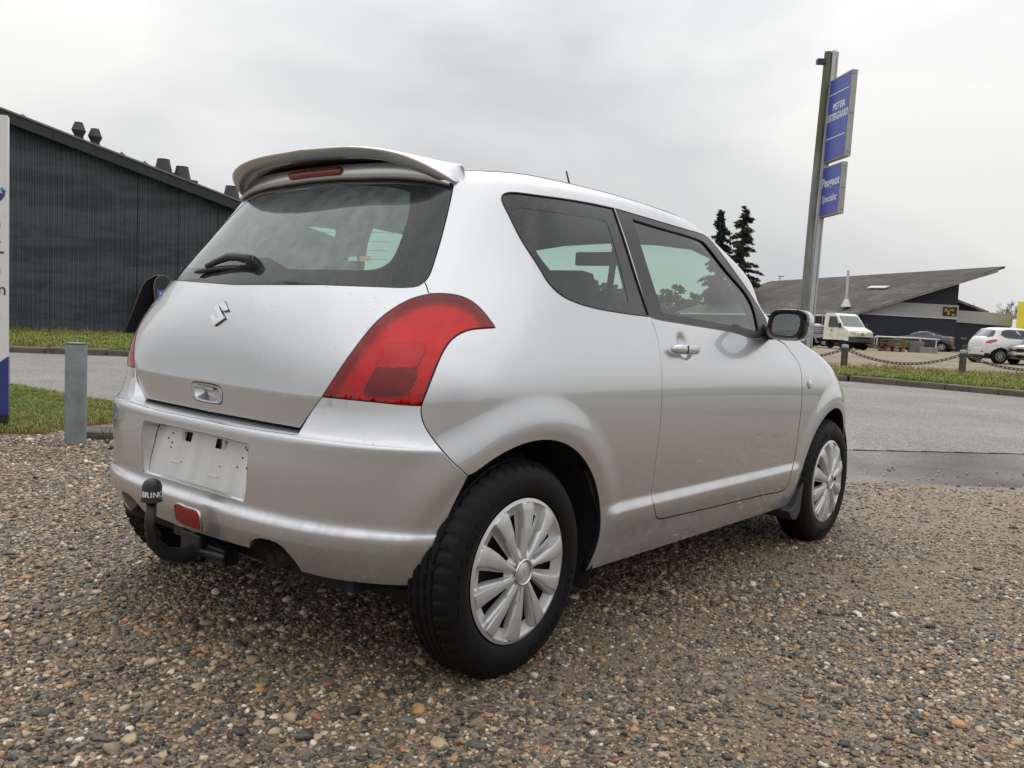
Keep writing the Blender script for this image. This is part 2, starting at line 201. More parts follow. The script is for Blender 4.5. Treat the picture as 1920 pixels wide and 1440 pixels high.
LOOPS=json.loads('''{"tail":[[0.3408,3.9987],[0.3428,4.0555],[0.3451,4.1133],[0.3474,4.1722],[0.35,4.2319],[0.3526,4.2921],[0.3554,4.3528],[0.3584,4.4136],[0.3614,4.4743],[0.3646,4.5346],[0.3678,4.5944],[0.3711,4.6534],[0.3744,4.7113],[0.3778,4.768],[0.3812,4.8233],[0.3846,4.877],[0.3886,4.9375],[0.3925,4.9974],[0.3964,5.0563],[0.4003,5.1139],[0.4042,5.1701],[0.4081,5.2246],[0.4119,5.2773],[0.4156,5.328],[0.4194,5.3763],[0.423,5.4221],[0.4266,5.4651],[0.4302,5.5049],[0.4351,5.5561],[0.4398,5.602],[0.4445,5.644],[0.4493,5.6832],[0.4541,5.7209],[0.4591,5.7583],[0.4651,5.8011],[0.4714,5.8424],[0.4777,5.8817],[0.4841,5.9182],[0.4904,5.9512],[0.4973,5.9832],[0.5043,6.011],[0.5112,6.0353],[0.5178,6.0563],[0.5244,6.0753],[0.5308,6.0899],[0.5374,6.1009],[0.5446,6.1082],[0.552,6.1113],[0.5596,6.1114],[0.5679,6.109],[0.5763,6.1032],[0.5846,6.0932],[0.5924,6.0803],[0.6001,6.0637],[0.6076,6.0405],[0.6155,6.008],[0.6233,5.9693],[0.6306,5.9261],[0.6374,5.8777],[0.6437,5.8255],[0.6496,5.7724],[0.655,5.718],[0.66,5.6627],[0.6646,5.6119],[0.6695,5.5591],[0.6741,5.5095],[0.6664,5.5039],[0.6586,5.4985],[0.6511,5.493],[0.644,5.4872],[0.6359,5.4804],[0.6282,5.4732],[0.621,5.463],[0.6122,5.4437],[0.604,5.4187],[0.5966,5.3884],[0.5896,5.3529],[0.5833,5.3146],[0.5775,5.2696],[0.5733,5.2274],[0.5692,5.18],[0.5655,5.1303],[0.562,5.0802],[0.5589,5.0273],[0.5556,4.9664],[0.5532,4.9164],[0.5506,4.86],[0.5481,4.799],[0.5457,4.7352],[0.5435,4.6708],[0.5415,4.6081],[0.5395,4.5381],[0.5378,4.468],[0.5364,4.3985],[0.5354,4.3301],[0.5347,4.2636],[0.5343,4.1905],[0.5344,4.1203],[0.5349,4.052],[0.5358,3.9847],[0.5297,3.9854],[0.5235,3.9859],[0.5173,3.9861],[0.5112,3.9863],[0.505,3.9866],[0.4988,3.987],[0.4926,3.9878],[0.4863,3.989],[0.48,3.9906],[0.4737,3.9923],[0.4673,3.9942],[0.4608,3.9959],[0.4543,3.9976],[0.4476,3.9989],[0.4413,3.9998],[0.4348,4.0007],[0.4282,4.0015],[0.4216,4.0021],[0.4148,4.0025],[0.408,4.0029],[0.4012,4.003],[0.3944,4.003],[0.3869,4.0029],[0.3795,4.0025],[0.3719,4.002],[0.3643,4.0014],[0.3566,4.0006],[0.3487,3.9997]],"qw":[[1.2733,8.9302],[1.2631,8.7598],[1.256,8.6102],[1.251,8.4723],[1.2477,8.3408],[1.2457,8.2117],[1.2452,8.0821],[1.2458,7.9694],[1.2475,7.8542],[1.2498,7.7368],[1.2523,7.6173],[1.2544,7.4958],[1.2554,7.3726],[1.2548,7.2474],[1.2519,7.1201],[1.2461,6.9893],[1.2368,6.8517],[1.2255,6.7077],[1.2136,6.5598],[1.2027,6.4121],[1.1939,6.2691],[1.1876,6.1342],[1.1837,6.009],[1.1652,6.007],[1.1471,6.0048],[1.1293,6.003],[1.1118,6.0025],[1.0943,6.0041],[1.0784,6.0068],[1.0622,6.0104],[1.0462,6.0151],[1.0306,6.0214],[1.0159,6.0296],[1.0024,6.0401],[0.9826,6.0554],[0.9635,6.0733],[0.9459,6.0949],[0.9295,6.1214],[0.9109,6.1582],[0.894,6.2025],[0.8788,6.2618],[0.865,6.3419],[0.8528,6.4413],[0.8416,6.5621],[0.8328,6.6887],[0.825,6.8297],[0.8171,6.9726],[0.8085,7.1074],[0.8011,7.2059],[0.7931,7.3032],[0.785,7.3993],[0.7769,7.4937],[0.7692,7.5864],[0.762,7.6772],[0.7546,7.7812],[0.7475,7.8874],[0.7408,7.9927],[0.7345,8.094],[0.7286,8.1883],[0.7214,8.2976],[0.7149,8.4016],[0.7114,8.4946],[0.7111,8.5624],[0.7136,8.6201],[0.7211,8.6707],[0.7331,8.7071],[0.7466,8.7243],[0.7642,8.7307],[0.7854,8.7307],[0.8093,8.7286],[0.8351,8.7283],[0.8616,8.7333],[0.8848,8.7415],[0.9103,8.7525],[0.938,8.767],[0.9675,8.7848],[0.9982,8.8035],[1.0272,8.8219],[1.0559,8.8394],[1.0841,8.8555],[1.1158,8.8715],[1.1469,8.8846],[1.1777,8.8959],[1.2087,8.9064],[1.2404,8.9174]],"qwi":[[0.7521,8.2298],[0.752,8.2674],[0.7528,8.3026],[0.756,8.3302],[0.7606,8.3514],[0.7695,8.362],[0.7825,8.3623],[0.7935,8.3635],[0.8079,8.3641],[0.8255,8.3646],[0.846,8.3657],[0.869,8.3679],[0.894,8.3716],[0.9206,8.3772],[0.9477,8.3846],[0.9744,8.393],[0.9991,8.4014],[1.0275,8.4132],[1.0567,8.4264],[1.0855,8.4395],[1.1124,8.4506],[1.1357,8.4577],[1.1539,8.4589],[1.1691,8.4557],[1.1784,8.4383],[1.1815,8.4043],[1.1818,8.3482],[1.1818,8.2783],[1.1815,8.184],[1.1813,8.0723],[1.1819,7.9489],[1.1833,7.8189],[1.1851,7.687],[1.1866,7.5582],[1.1873,7.4374],[1.1868,7.3019],[1.1839,7.1502],[1.1774,6.9873],[1.1673,6.8191],[1.1562,6.6595],[1.1468,6.5253],[1.1401,6.4307],[1.1362,6.375],[1.1322,6.3383],[1.1258,6.3139],[1.1171,6.2991],[1.1039,6.2861],[1.0864,6.2778],[1.0664,6.2741],[1.046,6.2747],[1.0268,6.2792],[1.0105,6.2872],[0.9921,6.2994],[0.9723,6.3158],[0.9542,6.3405],[0.9377,6.378],[0.9191,6.4476],[0.9027,6.5376],[0.8879,6.6433],[0.8743,6.7704],[0.8621,6.9078],[0.8503,7.0366],[0.8396,7.1415],[0.8293,7.2409],[0.8193,7.3483],[0.8121,7.4393],[0.8051,7.5373],[0.7982,7.6377],[0.7913,7.7363],[0.7844,7.8293],[0.7763,7.931],[0.7682,8.0301],[0.7601,8.1288]],"frame":[[1.2862,8.9402],[1.3146,8.9361],[1.3434,8.9321],[1.3772,8.9278],[1.4052,8.9248],[1.4376,8.9217],[1.4732,8.9186],[1.5107,8.9156],[1.5485,8.9127],[1.5852,8.91],[1.619,8.9075],[1.6601,8.9054],[1.6997,8.9075],[1.7415,8.9219],[1.7879,8.9509],[1.8443,9.01],[1.9117,9.1037],[1.9779,9.1968],[2.0279,9.2474],[2.0573,9.221],[2.0584,9.0945],[2.0515,8.9811],[2.0353,8.8293],[2.0163,8.6615],[2.0011,8.4958],[1.9933,8.3411],[1.9929,8.201],[1.999,8.0777],[2.0106,7.9733],[2.0275,7.8727],[2.0465,7.7795],[2.0664,7.6914],[2.0864,7.6063],[2.1056,7.5223],[2.1229,7.437],[2.1432,7.3213],[2.1505,7.1957],[2.1192,7.0345],[2.0449,6.8432],[1.9402,6.6063],[1.852,6.3793],[1.789,6.1678],[1.7243,6.0425],[1.6722,5.9494],[1.6426,5.9347],[1.6158,5.9501],[1.588,5.9737],[1.5561,5.9854],[1.5342,5.9837],[1.5101,5.9799],[1.4847,5.9753],[1.4589,5.9708],[1.4331,5.9671],[1.4081,5.9649],[1.3843,5.9645],[1.3622,5.9658],[1.3419,5.9677],[1.3239,5.97],[1.2967,5.9739],[1.2722,5.9769],[1.2503,5.9801],[1.2307,5.9844],[1.2075,5.9931],[1.1866,6.0026],[1.1912,6.1283],[1.1983,6.264],[1.2082,6.408],[1.2203,6.5567],[1.2335,6.7056],[1.2463,6.8504],[1.2568,6.9886],[1.2636,7.12],[1.2673,7.2488],[1.2684,7.3756],[1.2676,7.5006],[1.2657,7.6238],[1.2633,7.7449],[1.261,7.8639],[1.2594,7.9805],[1.2589,8.0943],[1.2595,8.2242],[1.2613,8.3531],[1.2645,8.4842],[1.2693,8.6214],[1.2762,8.7703]],"dglass":[[1.3679,8.7407],[1.3971,8.7336],[1.4273,8.7261],[1.458,8.7186],[1.4889,8.7113],[1.5196,8.7046],[1.5498,8.6988],[1.5788,8.694],[1.6175,8.692],[1.6556,8.695],[1.6934,8.7],[1.7323,8.7084],[1.7881,8.7331],[1.8476,8.7704],[1.891,8.7774],[1.9009,8.7261],[1.8983,8.6328],[1.897,8.5435],[1.8954,8.4336],[1.8962,8.3147],[1.9011,8.1957],[1.9108,8.0834],[1.9248,7.9837],[1.9443,7.8915],[1.968,7.8035],[1.9935,7.7183],[2.0193,7.6347],[2.0425,7.552],[2.0597,7.4687],[2.0716,7.354],[2.0684,7.2329],[2.0421,7.0796],[1.9945,6.9286],[1.9252,6.7467],[1.8518,6.5578],[1.7895,6.3759],[1.7422,6.2024],[1.7098,6.1917],[1.6795,6.1828],[1.6497,6.1746],[1.6192,6.1662],[1.5866,6.1571],[1.5619,6.1501],[1.5357,6.1432],[1.5086,6.137],[1.4813,6.132],[1.4545,6.1285],[1.4287,6.127],[1.4043,6.1275],[1.3817,6.13],[1.3612,6.1341],[1.343,6.1384],[1.3164,6.1454],[1.2932,6.152],[1.2715,6.1586],[1.2497,6.1654],[1.2595,6.3014],[1.2723,6.4435],[1.2874,6.5878],[1.3035,6.7304],[1.3186,6.8683],[1.3308,7.0003],[1.339,7.1268],[1.3435,7.2493],[1.3451,7.3694],[1.3446,7.4879],[1.3427,7.6054],[1.3403,7.7224],[1.338,7.8396],[1.3366,7.9574],[1.3368,8.0765],[1.3388,8.198],[1.3428,8.3231],[1.3488,8.4536],[1.3571,8.5916]],"door":[[1.1875,5.979],[1.188,5.862],[1.19,5.7512],[1.1916,5.6349],[1.1922,5.5218],[1.1924,5.4014],[1.1923,5.2769],[1.1922,5.1509],[1.1918,5.0248],[1.1909,4.8925],[1.1895,4.7476],[1.1884,4.5848],[1.1884,4.4557],[1.1897,4.3183],[1.193,4.177],[1.1985,4.0368],[1.2062,3.9014],[1.2153,3.7723],[1.2248,3.6496],[1.2343,3.5314],[1.2435,3.4143],[1.2521,3.2988],[1.2597,3.1851],[1.2662,3.0736],[1.2713,2.9649],[1.2752,2.8595],[1.2785,2.7348],[1.2805,2.6133],[1.2816,2.4948],[1.282,2.3794],[1.2822,2.2672],[1.2818,2.1484],[1.281,2.032],[1.281,1.9211],[1.2809,1.8239],[1.2785,1.7237],[1.2808,1.6186],[1.2889,1.4713],[1.3,1.305],[1.3065,1.2634],[1.313,1.2277],[1.3196,1.2116],[1.3269,1.2048],[1.3408,1.1958],[1.3595,1.1891],[1.3726,1.1836],[1.3887,1.1772],[1.4072,1.1699],[1.4279,1.162],[1.4501,1.1537],[1.4733,1.1451],[1.497,1.1365],[1.5206,1.1281],[1.5434,1.1202],[1.5656,1.113],[1.5889,1.1061],[1.6129,1.0994],[1.6375,1.0927],[1.6621,1.0859],[1.6866,1.0789],[1.7105,1.0717],[1.7334,1.064],[1.7549,1.0557],[1.7857,1.0383],[1.8154,1.0172],[1.8415,1.0012],[1.8613,1.0001],[1.8728,1.0118],[1.88,1.0385],[1.8838,1.0821],[1.8848,1.1467],[1.8812,1.3284],[1.878,1.5352],[1.8822,1.6801],[1.8994,1.8068],[1.9053,1.9711],[1.9059,2.1041],[1.9059,2.2503],[1.9055,2.4043],[1.9048,2.5615],[1.9039,2.7171],[1.9028,2.8665],[1.9011,3.0549],[1.899,3.2452],[1.8964,3.4371],[1.8937,3.6299],[1.8914,3.8518],[1.8909,4.0708],[1.8924,4.2958],[1.8954,4.5433],[1.8971,4.7998],[1.8928,5.0311],[1.8821,5.2246],[1.8696,5.3907],[1.8554,5.5632],[1.8452,5.7208],[1.8454,5.8711],[1.8473,5.995],[1.8337,6.0565],[1.8137,6.0955],[1.7995,6.1229],[1.7779,6.1262],[1.7211,6.0205],[1.6666,5.9115],[1.6375,5.8978],[1.6107,5.9141],[1.583,5.9383],[1.5512,5.9508],[1.5296,5.9496],[1.5058,5.9466],[1.4807,5.9426],[1.4551,5.9388],[1.4296,5.9359],[1.4049,5.9344],[1.3813,5.9346],[1.3593,5.9364],[1.3391,5.9385],[1.3213,5.9411],[1.2941,5.9451],[1.2696,5.9481],[1.2478,5.9515],[1.2286,5.9566],[1.2068,5.9672]],"rw_r":[[0.5212,6.3839],[0.525,6.4456],[0.5287,6.5262],[0.5311,6.6173],[0.5333,6.7353],[0.5353,6.8702],[0.5373,7.0104],[0.5393,7.1454],[0.5413,7.2686],[0.5433,7.3824],[0.5451,7.4953],[0.5469,7.6071],[0.5486,7.7173],[0.5503,7.8257],[0.5519,7.9319],[0.5537,8.0485],[0.5553,8.1671],[0.5569,8.2857],[0.5584,8.4018],[0.5597,8.5124],[0.5615,8.6891],[0.5636,8.8763]],"rw_b":[[0.2838,6.2487],[0.2957,6.2479],[0.3075,6.2471],[0.3191,6.2462],[0.3307,6.2452],[0.342,6.2441],[0.3531,6.2431],[0.3639,6.242],[0.3744,6.241],[0.3846,6.24],[0.3944,6.2391],[0.4039,6.2384],[0.4129,6.2378],[0.4234,6.2367],[0.4339,6.2348],[0.4441,6.2327],[0.4539,6.2309],[0.4632,6.2299],[0.4718,6.2302],[0.4797,6.2324],[0.4867,6.2369],[0.4997,6.2511],[0.5099,6.281],[0.5159,6.3282],[0.5212,6.3839]],"rw_i":[[0.4285,8.625],[0.4349,8.4577],[0.4408,8.3043],[0.4448,8.1548],[0.4462,8.0258],[0.4464,7.8951],[0.4457,7.7633],[0.4448,7.6311],[0.4439,7.5102],[0.4428,7.3814],[0.4414,7.2537],[0.4398,7.1363],[0.4378,7.0389],[0.4346,6.9371],[0.4302,6.8578],[0.4228,6.7839],[0.4137,6.7267],[0.4031,6.6876],[0.3889,6.6627],[0.3807,6.6544],[0.371,6.6485],[0.3598,6.6446],[0.3475,6.6424],[0.3342,6.6414],[0.3202,6.6413],[0.3057,6.6415],[0.2909,6.6417],[0.2761,6.6415],[0.2618,6.6404]],"rw_t":[[0.5636,8.8763],[0.5492,8.912],[0.5347,8.9522],[0.5198,8.9954],[0.5041,9.0395],[0.4872,9.0821],[0.4723,9.1159],[0.4568,9.1492],[0.4404,9.1821],[0.4231,9.2146],[0.4047,9.2468],[0.3849,9.2789],[0.3635,9.3111],[0.3469,9.3334],[0.3293,9.3539],[0.3107,9.373],[0.291,9.3911],[0.2704,9.4088],[0.2489,9.4264],[0.2265,9.4447],[0.2033,9.4643],[0.1793,9.4858],[0.1546,9.5101],[0.1292,9.5381],[0.1032,9.5709],[0.0766,9.61]],"hatch_gap":[[0.5212,6.3839],[0.5241,6.3321],[0.5269,6.2791],[0.5293,6.2134],[0.5314,6.1538],[0.5327,6.1254],[0.534,6.1002]],"hatch_b":[[0.3408,3.9987],[0.3376,3.9346],[0.3341,3.8707],[0.3306,3.8074],[0.3273,3.7447],[0.3239,3.6825],[0.3205,3.6206],[0.3171,3.559],[0.3136,3.4975],[0.3099,3.4362],[0.3061,3.3749]],"hatch_bot":[[0.3062,3.3701],[0.2974,3.3714],[0.2884,3.3725],[0.2792,3.3735],[0.2699,3.3743],[0.2604,3.3749],[0.2509,3.3755],[0.2412,3.3759],[0.2314,3.3763],[0.2215,3.3766],[0.2116,3.3769],[0.2016,3.3772],[0.1911,3.3774],[0.1804,3.3777],[0.1696,3.378],[0.1588,3.3783],[0.1478,3.3785],[0.1368,3.3787],[0.1257,3.3787],[0.1146,3.3786],[0.1035,3.3784],[0.0923,3.378],[0.0795,3.3774],[0.0668,3.3766],[0.0541,3.3757],[0.0414,3.3747],[0.0286,3.3737],[0.0157,3.3727],[0.0026,3.3716],[-0.0107,3.3706]],"seam":[[0.5364,3.9746],[0.539,3.9248],[0.5419,3.8758],[0.5456,3.8264],[0.5507,3.7705],[0.5567,3.7141],[0.5635,3.6578],[0.5688,3.6191],[0.5744,3.581],[0.5805,3.5425],[0.5871,3.5029],[0.5943,3.4614],[0.5999,3.4305],[0.6058,3.3983],[0.6118,3.3651],[0.6181,3.3312],[0.6244,3.297],[0.6307,3.2627],[0.637,3.2286],[0.6432,3.195],[0.6493,3.162],[0.6553,3.13],[0.6613,3.098],[0.6675,3.0663],[0.6736,3.0347],[0.6799,3.0031],[0.6863,2.9713],[0.6929,2.939],[0.6998,2.906],[0.707,2.8721],[0.7143,2.8374],[0.7216,2.8022]],"seamB":[[0.539,14.9672],[0.542,14.7926],[0.5456,14.6325],[0.5501,14.4813],[0.5564,14.313],[0.5639,14.1429],[0.5725,13.9729],[0.5793,13.8558],[0.5865,13.7403],[0.5944,13.624],[0.6031,13.5044],[0.6127,13.3726],[0.6201,13.2639],[0.628,13.1365],[0.6364,12.9831],[0.645,12.7864],[0.6539,12.468],[0.6628,11.894],[0.6711,10.8301],[0.6758,9.9929],[0.6795,9.5007],[0.6831,9.1416],[0.6867,8.8499],[0.6905,8.6002],[0.6945,8.3861],[0.6986,8.22],[0.7029,8.0807],[0.7074,7.9575],[0.7123,7.8448],[0.7176,7.7386],[0.7235,7.6369],[0.7296,7.5395]],"bump_arch":[[0.7296,7.5395],[0.7275,7.4118],[0.7252,7.2875],[0.7229,7.1659],[0.7205,7.047],[0.718,6.9306],[0.7154,6.8164],[0.7128,6.7043],[0.7101,6.5939],[0.7075,6.4848],[0.705,6.373],[0.7026,6.2554],[0.7002,6.131],[0.6979,5.9984],[0.6956,5.8542],[0.6934,5.6962],[0.6912,5.5213],[0.6891,5.3239],[0.687,5.0929],[0.685,4.8024],[0.6832,4.3653],[0.6813,3.9278],[0.6792,3.5643],[0.6773,3.2483],[0.6757,2.9647],[0.6739,2.6102],[0.6724,2.3054],[0.6706,2.086],[0.6688,1.9126],[0.6669,1.7703],[0.665,1.6532],[0.6631,1.5584],[0.6592,1.4217],[0.6555,1.2922]],"bump_top":[[0.5384,15.0044],[0.5322,15.0078],[0.526,15.0098],[0.5198,15.0112],[0.5136,15.0123],[0.5074,15.0137],[0.5012,15.0159],[0.4949,15.0193],[0.4886,15.0243],[0.4822,15.0306],[0.4759,15.0377],[0.4695,15.0452],[0.463,15.0525],[0.4564,15.0592],[0.4496,15.0647],[0.4433,15.0688],[0.4368,15.0726],[0.4302,15.0759],[0.4235,15.0787],[0.4167,15.0809],[0.4099,15.0826],[0.403,15.0835],[0.3962,15.0839],[0.3887,15.0836],[0.3812,15.0825],[0.3736,15.0807],[0.3659,15.0784],[0.3582,15.0754],[0.3503,15.0718],[0.3423,15.0678]],"bump_wedge":[[0.3423,15.0678],[0.3398,14.8362],[0.3377,14.6324],[0.3359,14.444],[0.3346,14.2547],[0.334,14.0571],[0.334,13.9057],[0.3344,13.7496],[0.3353,13.5904],[0.3366,13.4275],[0.3382,13.2426],[0.3402,13.0192],[0.3428,12.7183],[0.3473,12.1531]],"crease_r":[[0.3473,12.1531],[0.3384,12.1365],[0.3294,12.1164],[0.3203,12.0929],[0.3111,12.0665],[0.3018,12.0373],[0.2924,12.0058],[0.2829,11.9723],[0.2733,11.937],[0.2635,11.9005],[0.2537,11.8632],[0.2437,11.8257],[0.2328,11.7823],[0.2215,11.7327],[0.21,11.6776],[0.1984,11.6176],[0.1867,11.5533],[0.175,11.4861],[0.1632,11.4229],[0.1516,11.3684],[0.1401,11.3253],[0.1289,11.2963],[0.1147,11.285],[0.101,11.3],[0.0875,11.3326],[0.074,11.3734],[0.0603,11.4132],[0.0463,11.442]],"plate_r":[[0.2145,8.1337],[0.2162,8.0581],[0.2178,7.9657],[0.2186,7.8649],[0.2192,7.7435],[0.2196,7.6119],[0.2199,7.4773],[0.22,7.3393],[0.22,7.1998],[0.2198,7.0635],[0.2196,6.9347],[0.2195,6.8229],[0.2194,6.7009],[0.2193,6.5728],[0.2191,6.4416],[0.2189,6.3041],[0.2186,6.1618],[0.2181,6.0183],[0.2174,5.8782],[0.2165,5.7476],[0.2153,5.634],[0.2138,5.547],[0.2108,5.4702],[0.2076,5.4144]],"plate_t":[[0.2145,8.1337],[0.1702,8.1766],[0.1152,8.2193]],"plate_b":[[0.2077,5.3967],[0.1246,5.4596],[0.0571,5.4679]],"fog":[[-0.0336,2.7399],[-0.0293,2.8914],[-0.024,3.0205],[-0.0155,3.0595],[-0.0044,3.0302],[0.0076,2.9771],[0.019,2.9434],[0.0335,2.953],[0.0478,2.9694],[0.0586,2.9348],[0.0637,2.859],[0.067,2.7276],[0.0697,2.5179],[0.0704,2.2573],[0.0676,2.0242],[0.0627,1.8397],[0.0573,1.72],[0.0529,1.6591],[0.0478,1.6174],[0.0372,1.5893],[0.024,1.5915],[0.0105,1.6016],[0.0001,1.6073],[-0.0114,1.6159],[-0.0227,1.6299],[-0.0322,1.652],[-0.0387,1.6849],[-0.0426,1.7465],[-0.0427,1.8439],[-0.04,1.9811],[-0.0358,2.1787],[-0.0331,2.4367]],"ind":[[1.9461,4.4499]],"dh":[[1.2975,5.3717]],"tail_in":[[0.3408,3.9987],[0.3428,4.0555],[0.3451,4.1133],[0.3474,4.1722],[0.35,4.2319],[0.3526,4.2921],[0.3554,4.3528],[0.3584,4.4136],[0.3614,4.4743],[0.3646,4.5346],[0.3678,4.5944],[0.3711,4.6534],[0.3744,4.7113],[0.3778,4.768],[0.3812,4.8233],[0.3846,4.877],[0.3886,4.9375],[0.3925,4.9974],[0.3964,5.0563],[0.4003,5.1139],[0.4042,5.1701],[0.4081,5.2246],[0.4119,5.2773],[0.4156,5.328],[0.4194,5.3763],[0.423,5.4221],[0.4266,5.4651],[0.4302,5.5049],[0.4351,5.5561],[0.4398,5.602],[0.4445,5.644],[0.4493,5.6832],[0.4541,5.7209],[0.4591,5.7583],[0.4651,5.8011],[0.4714,5.8424],[0.4777,5.8817],[0.4841,5.9182],[0.4904,5.9512],[0.4973,5.9832],[0.5043,6.011],[0.5112,6.0353],[0.5178,6.0563],[0.5245,6.074],[0.5309,6.0874],[0.5374,6.1009]],"tail_out":[[0.5374,6.1009],[0.5447,6.1054],[0.5521,6.1099],[0.5596,6.1114],[0.5679,6.109],[0.5763,6.1032],[0.5846,6.0932],[0.5924,6.0803],[0.6001,6.0637],[0.6076,6.0405],[0.6155,6.008],[0.6233,5.9693],[0.6306,5.9261],[0.6374,5.8777],[0.6437,5.8255],[0.6496,5.7724],[0.655,5.718],[0.66,5.6627],[0.6646,5.6119],[0.6695,5.5591],[0.6741,5.5095],[0.6664,5.5039],[0.6586,5.4985],[0.6511,5.493],[0.644,5.4872],[0.6359,5.4804],[0.6282,5.4732],[0.621,5.463],[0.6122,5.4437],[0.604,5.4187],[0.5966,5.3884],[0.5896,5.3529],[0.5833,5.3146],[0.5775,5.2696],[0.5733,5.2274],[0.5692,5.18],[0.5655,5.1303],[0.562,5.0802],[0.5589,5.0273],[0.5556,4.9664],[0.5532,4.9164],[0.5506,4.86],[0.5481,4.799],[0.5457,4.7352],[0.5435,4.6708],[0.5415,4.6081],[0.5395,4.5381],[0.5378,4.468],[0.5364,4.3985],[0.5354,4.3301],[0.5347,4.2636],[0.5343,4.1905],[0.5344,4.1203],[0.5349,4.052],[0.5358,3.9847]],"tail_ind":[[0.4544,5.2218],[0.4636,5.2278],[0.4736,5.2389],[0.484,5.2524],[0.4944,5.2656],[0.5044,5.2761],[0.5134,5.2812],[0.5212,5.2788],[0.5271,5.2663],[0.5308,5.2412],[0.532,5.1911],[0.53,5.123],[0.5261,5.0416],[0.5212,4.9513],[0.5164,4.8578],[0.5127,4.7681],[0.5046,4.7647],[0.4956,4.7563],[0.4862,4.7449],[0.4766,4.7326],[0.4673,4.7214],[0.4584,4.7136],[0.4503,4.7113],[0.4435,4.7168],[0.4382,4.7322],[0.4349,4.7598],[0.4339,4.8158],[0.436,4.8892],[0.4401,4.9727],[0.4453,5.0596],[0.4504,5.1442]],"tail_rev":[[0.4341,4.7272],[0.4426,4.732],[0.4518,4.7419],[0.4613,4.7546],[0.4708,4.7677],[0.4801,4.7791],[0.4888,4.7867],[0.4967,4.7884],[0.5033,4.7819],[0.5084,4.7653],[0.5118,4.7361],[0.5132,4.6749],[0.512,4.5926],[0.5093,4.4958],[0.5062,4.3918],[0.5037,4.2881],[0.5028,4.1923],[0.4944,4.1849],[0.4854,4.1715],[0.4759,4.1546],[0.4662,4.1367],[0.4567,4.1201],[0.4475,4.1074],[0.4389,4.1009],[0.4313,4.1031],[0.4251,4.1167],[0.4205,4.1444],[0.4178,4.1968],[0.4175,4.2679],[0.4193,4.353],[0.4226,4.447],[0.4266,4.5444],[0.4307,4.6396]],"bump_notch":[[0.3421,1.9511],[0.326,2.1119],[0.3067,2.177],[0.2827,2.1524],[0.2611,2.0175],[0.2431,1.8077],[0.2295,1.4909],[0.1759,1.4762],[0.1135,1.4536],[0.0592,1.4188],[0.0275,1.4206]],"bump_low":[[0.6555,1.2922],[0.6523,1.1876],[0.6487,1.0821],[0.6445,1.0068],[0.6392,0.948],[0.6322,0.9006],[0.6237,0.8695],[0.6136,0.8479],[0.6079,0.84],[0.6015,0.8353],[0.5945,0.8337],[0.5871,0.834],[0.5794,0.835],[0.5715,0.836],[0.5635,0.8364],[0.5555,0.8362],[0.5475,0.8353],[0.5397,0.8341],[0.5323,0.8326],[0.5247,0.831],[0.5169,0.8289],[0.5089,0.8263],[0.5009,0.8236],[0.4929,0.821],[0.4847,0.8188],[0.4766,0.8174],[0.4686,0.8171],[0.4605,0.8184],[0.4526,0.8218],[0.4442,0.8291],[0.4359,0.8405],[0.4276,0.8547],[0.4194,0.8703],[0.4113,0.8863],[0.403,0.9016],[0.3947,0.9152],[0.3862,0.926],[0.3774,0.933],[0.3742,1.1145],[0.371,1.2613],[0.3675,1.3862],[0.3636,1.4947],[0.3598,1.5793],[0.3556,1.6656],[0.3512,1.7551],[0.3467,1.8495],[0.3421,1.9511]],"rw_it":[[0.113,9.1155],[0.1311,9.0944],[0.1489,9.0751],[0.1664,9.0574],[0.1835,9.0407],[0.2002,9.0247],[0.2164,9.0091],[0.2321,8.9937],[0.2472,8.9781],[0.2619,8.9621],[0.2759,8.9454],[0.2929,8.9238],[0.3097,8.9019],[0.3259,8.8799],[0.3411,8.8582],[0.3552,8.8368],[0.3678,8.816],[0.3788,8.7957],[0.3965,8.7572],[0.4107,8.7137],[0.42,8.6701],[0.4285,8.625]],"emb1":[[-0.0278,5.4326],[-0.0152,5.4892],[-0.0001,5.3905],[0.0088,5.4264],[-0.0252,5.6252],[-0.0103,5.6898],[0.0277,5.4231],[-0.0035,5.2489]],"emb2":[[-0.009,5.6977],[0.0055,5.7844],[0.0293,5.6085],[0.0271,5.5787],[0.018,5.5607],[0.0119,5.5802]],"handle":[[-0.0678,3.8344],[-0.066,3.8735],[-0.063,3.9068],[-0.057,3.9234],[-0.0483,3.9314],[-0.0401,3.9362],[-0.0295,3.9395],[-0.0174,3.9411],[-0.0049,3.941],[0.0071,3.9393],[0.0175,3.9359],[0.0254,3.9307],[0.0345,3.9203],[0.0409,3.9004],[0.0458,3.8609],[0.0489,3.8088],[0.0505,3.749],[0.0509,3.6818],[0.0498,3.6273],[0.0477,3.5966],[0.0441,3.5745],[0.0365,3.5614],[0.026,3.5572],[0.0167,3.5542],[0.005,3.5522],[-0.0081,3.5516],[-0.0212,3.5527],[-0.0331,3.5561],[-0.0426,3.5619],[-0.0537,3.5724],[-0.0616,3.5982],[-0.065,3.6413],[-0.0663,3.7015],[-0.0669,3.7692]],"wip":[[0.0298,6.6939],[-0.0312,6.7634],[-0.0665,6.7625],[-0.1049,6.6875],[-0.1497,6.552],[-0.1962,6.4304]],"stick":[[0.3504,7.003],[0.3791,7.0265],[0.3857,6.8934],[0.3579,6.8697]],"stick2":[[0.3215,6.9673],[0.3433,7.0008],[0.3512,6.8947],[0.3279,6.8739]]}''')
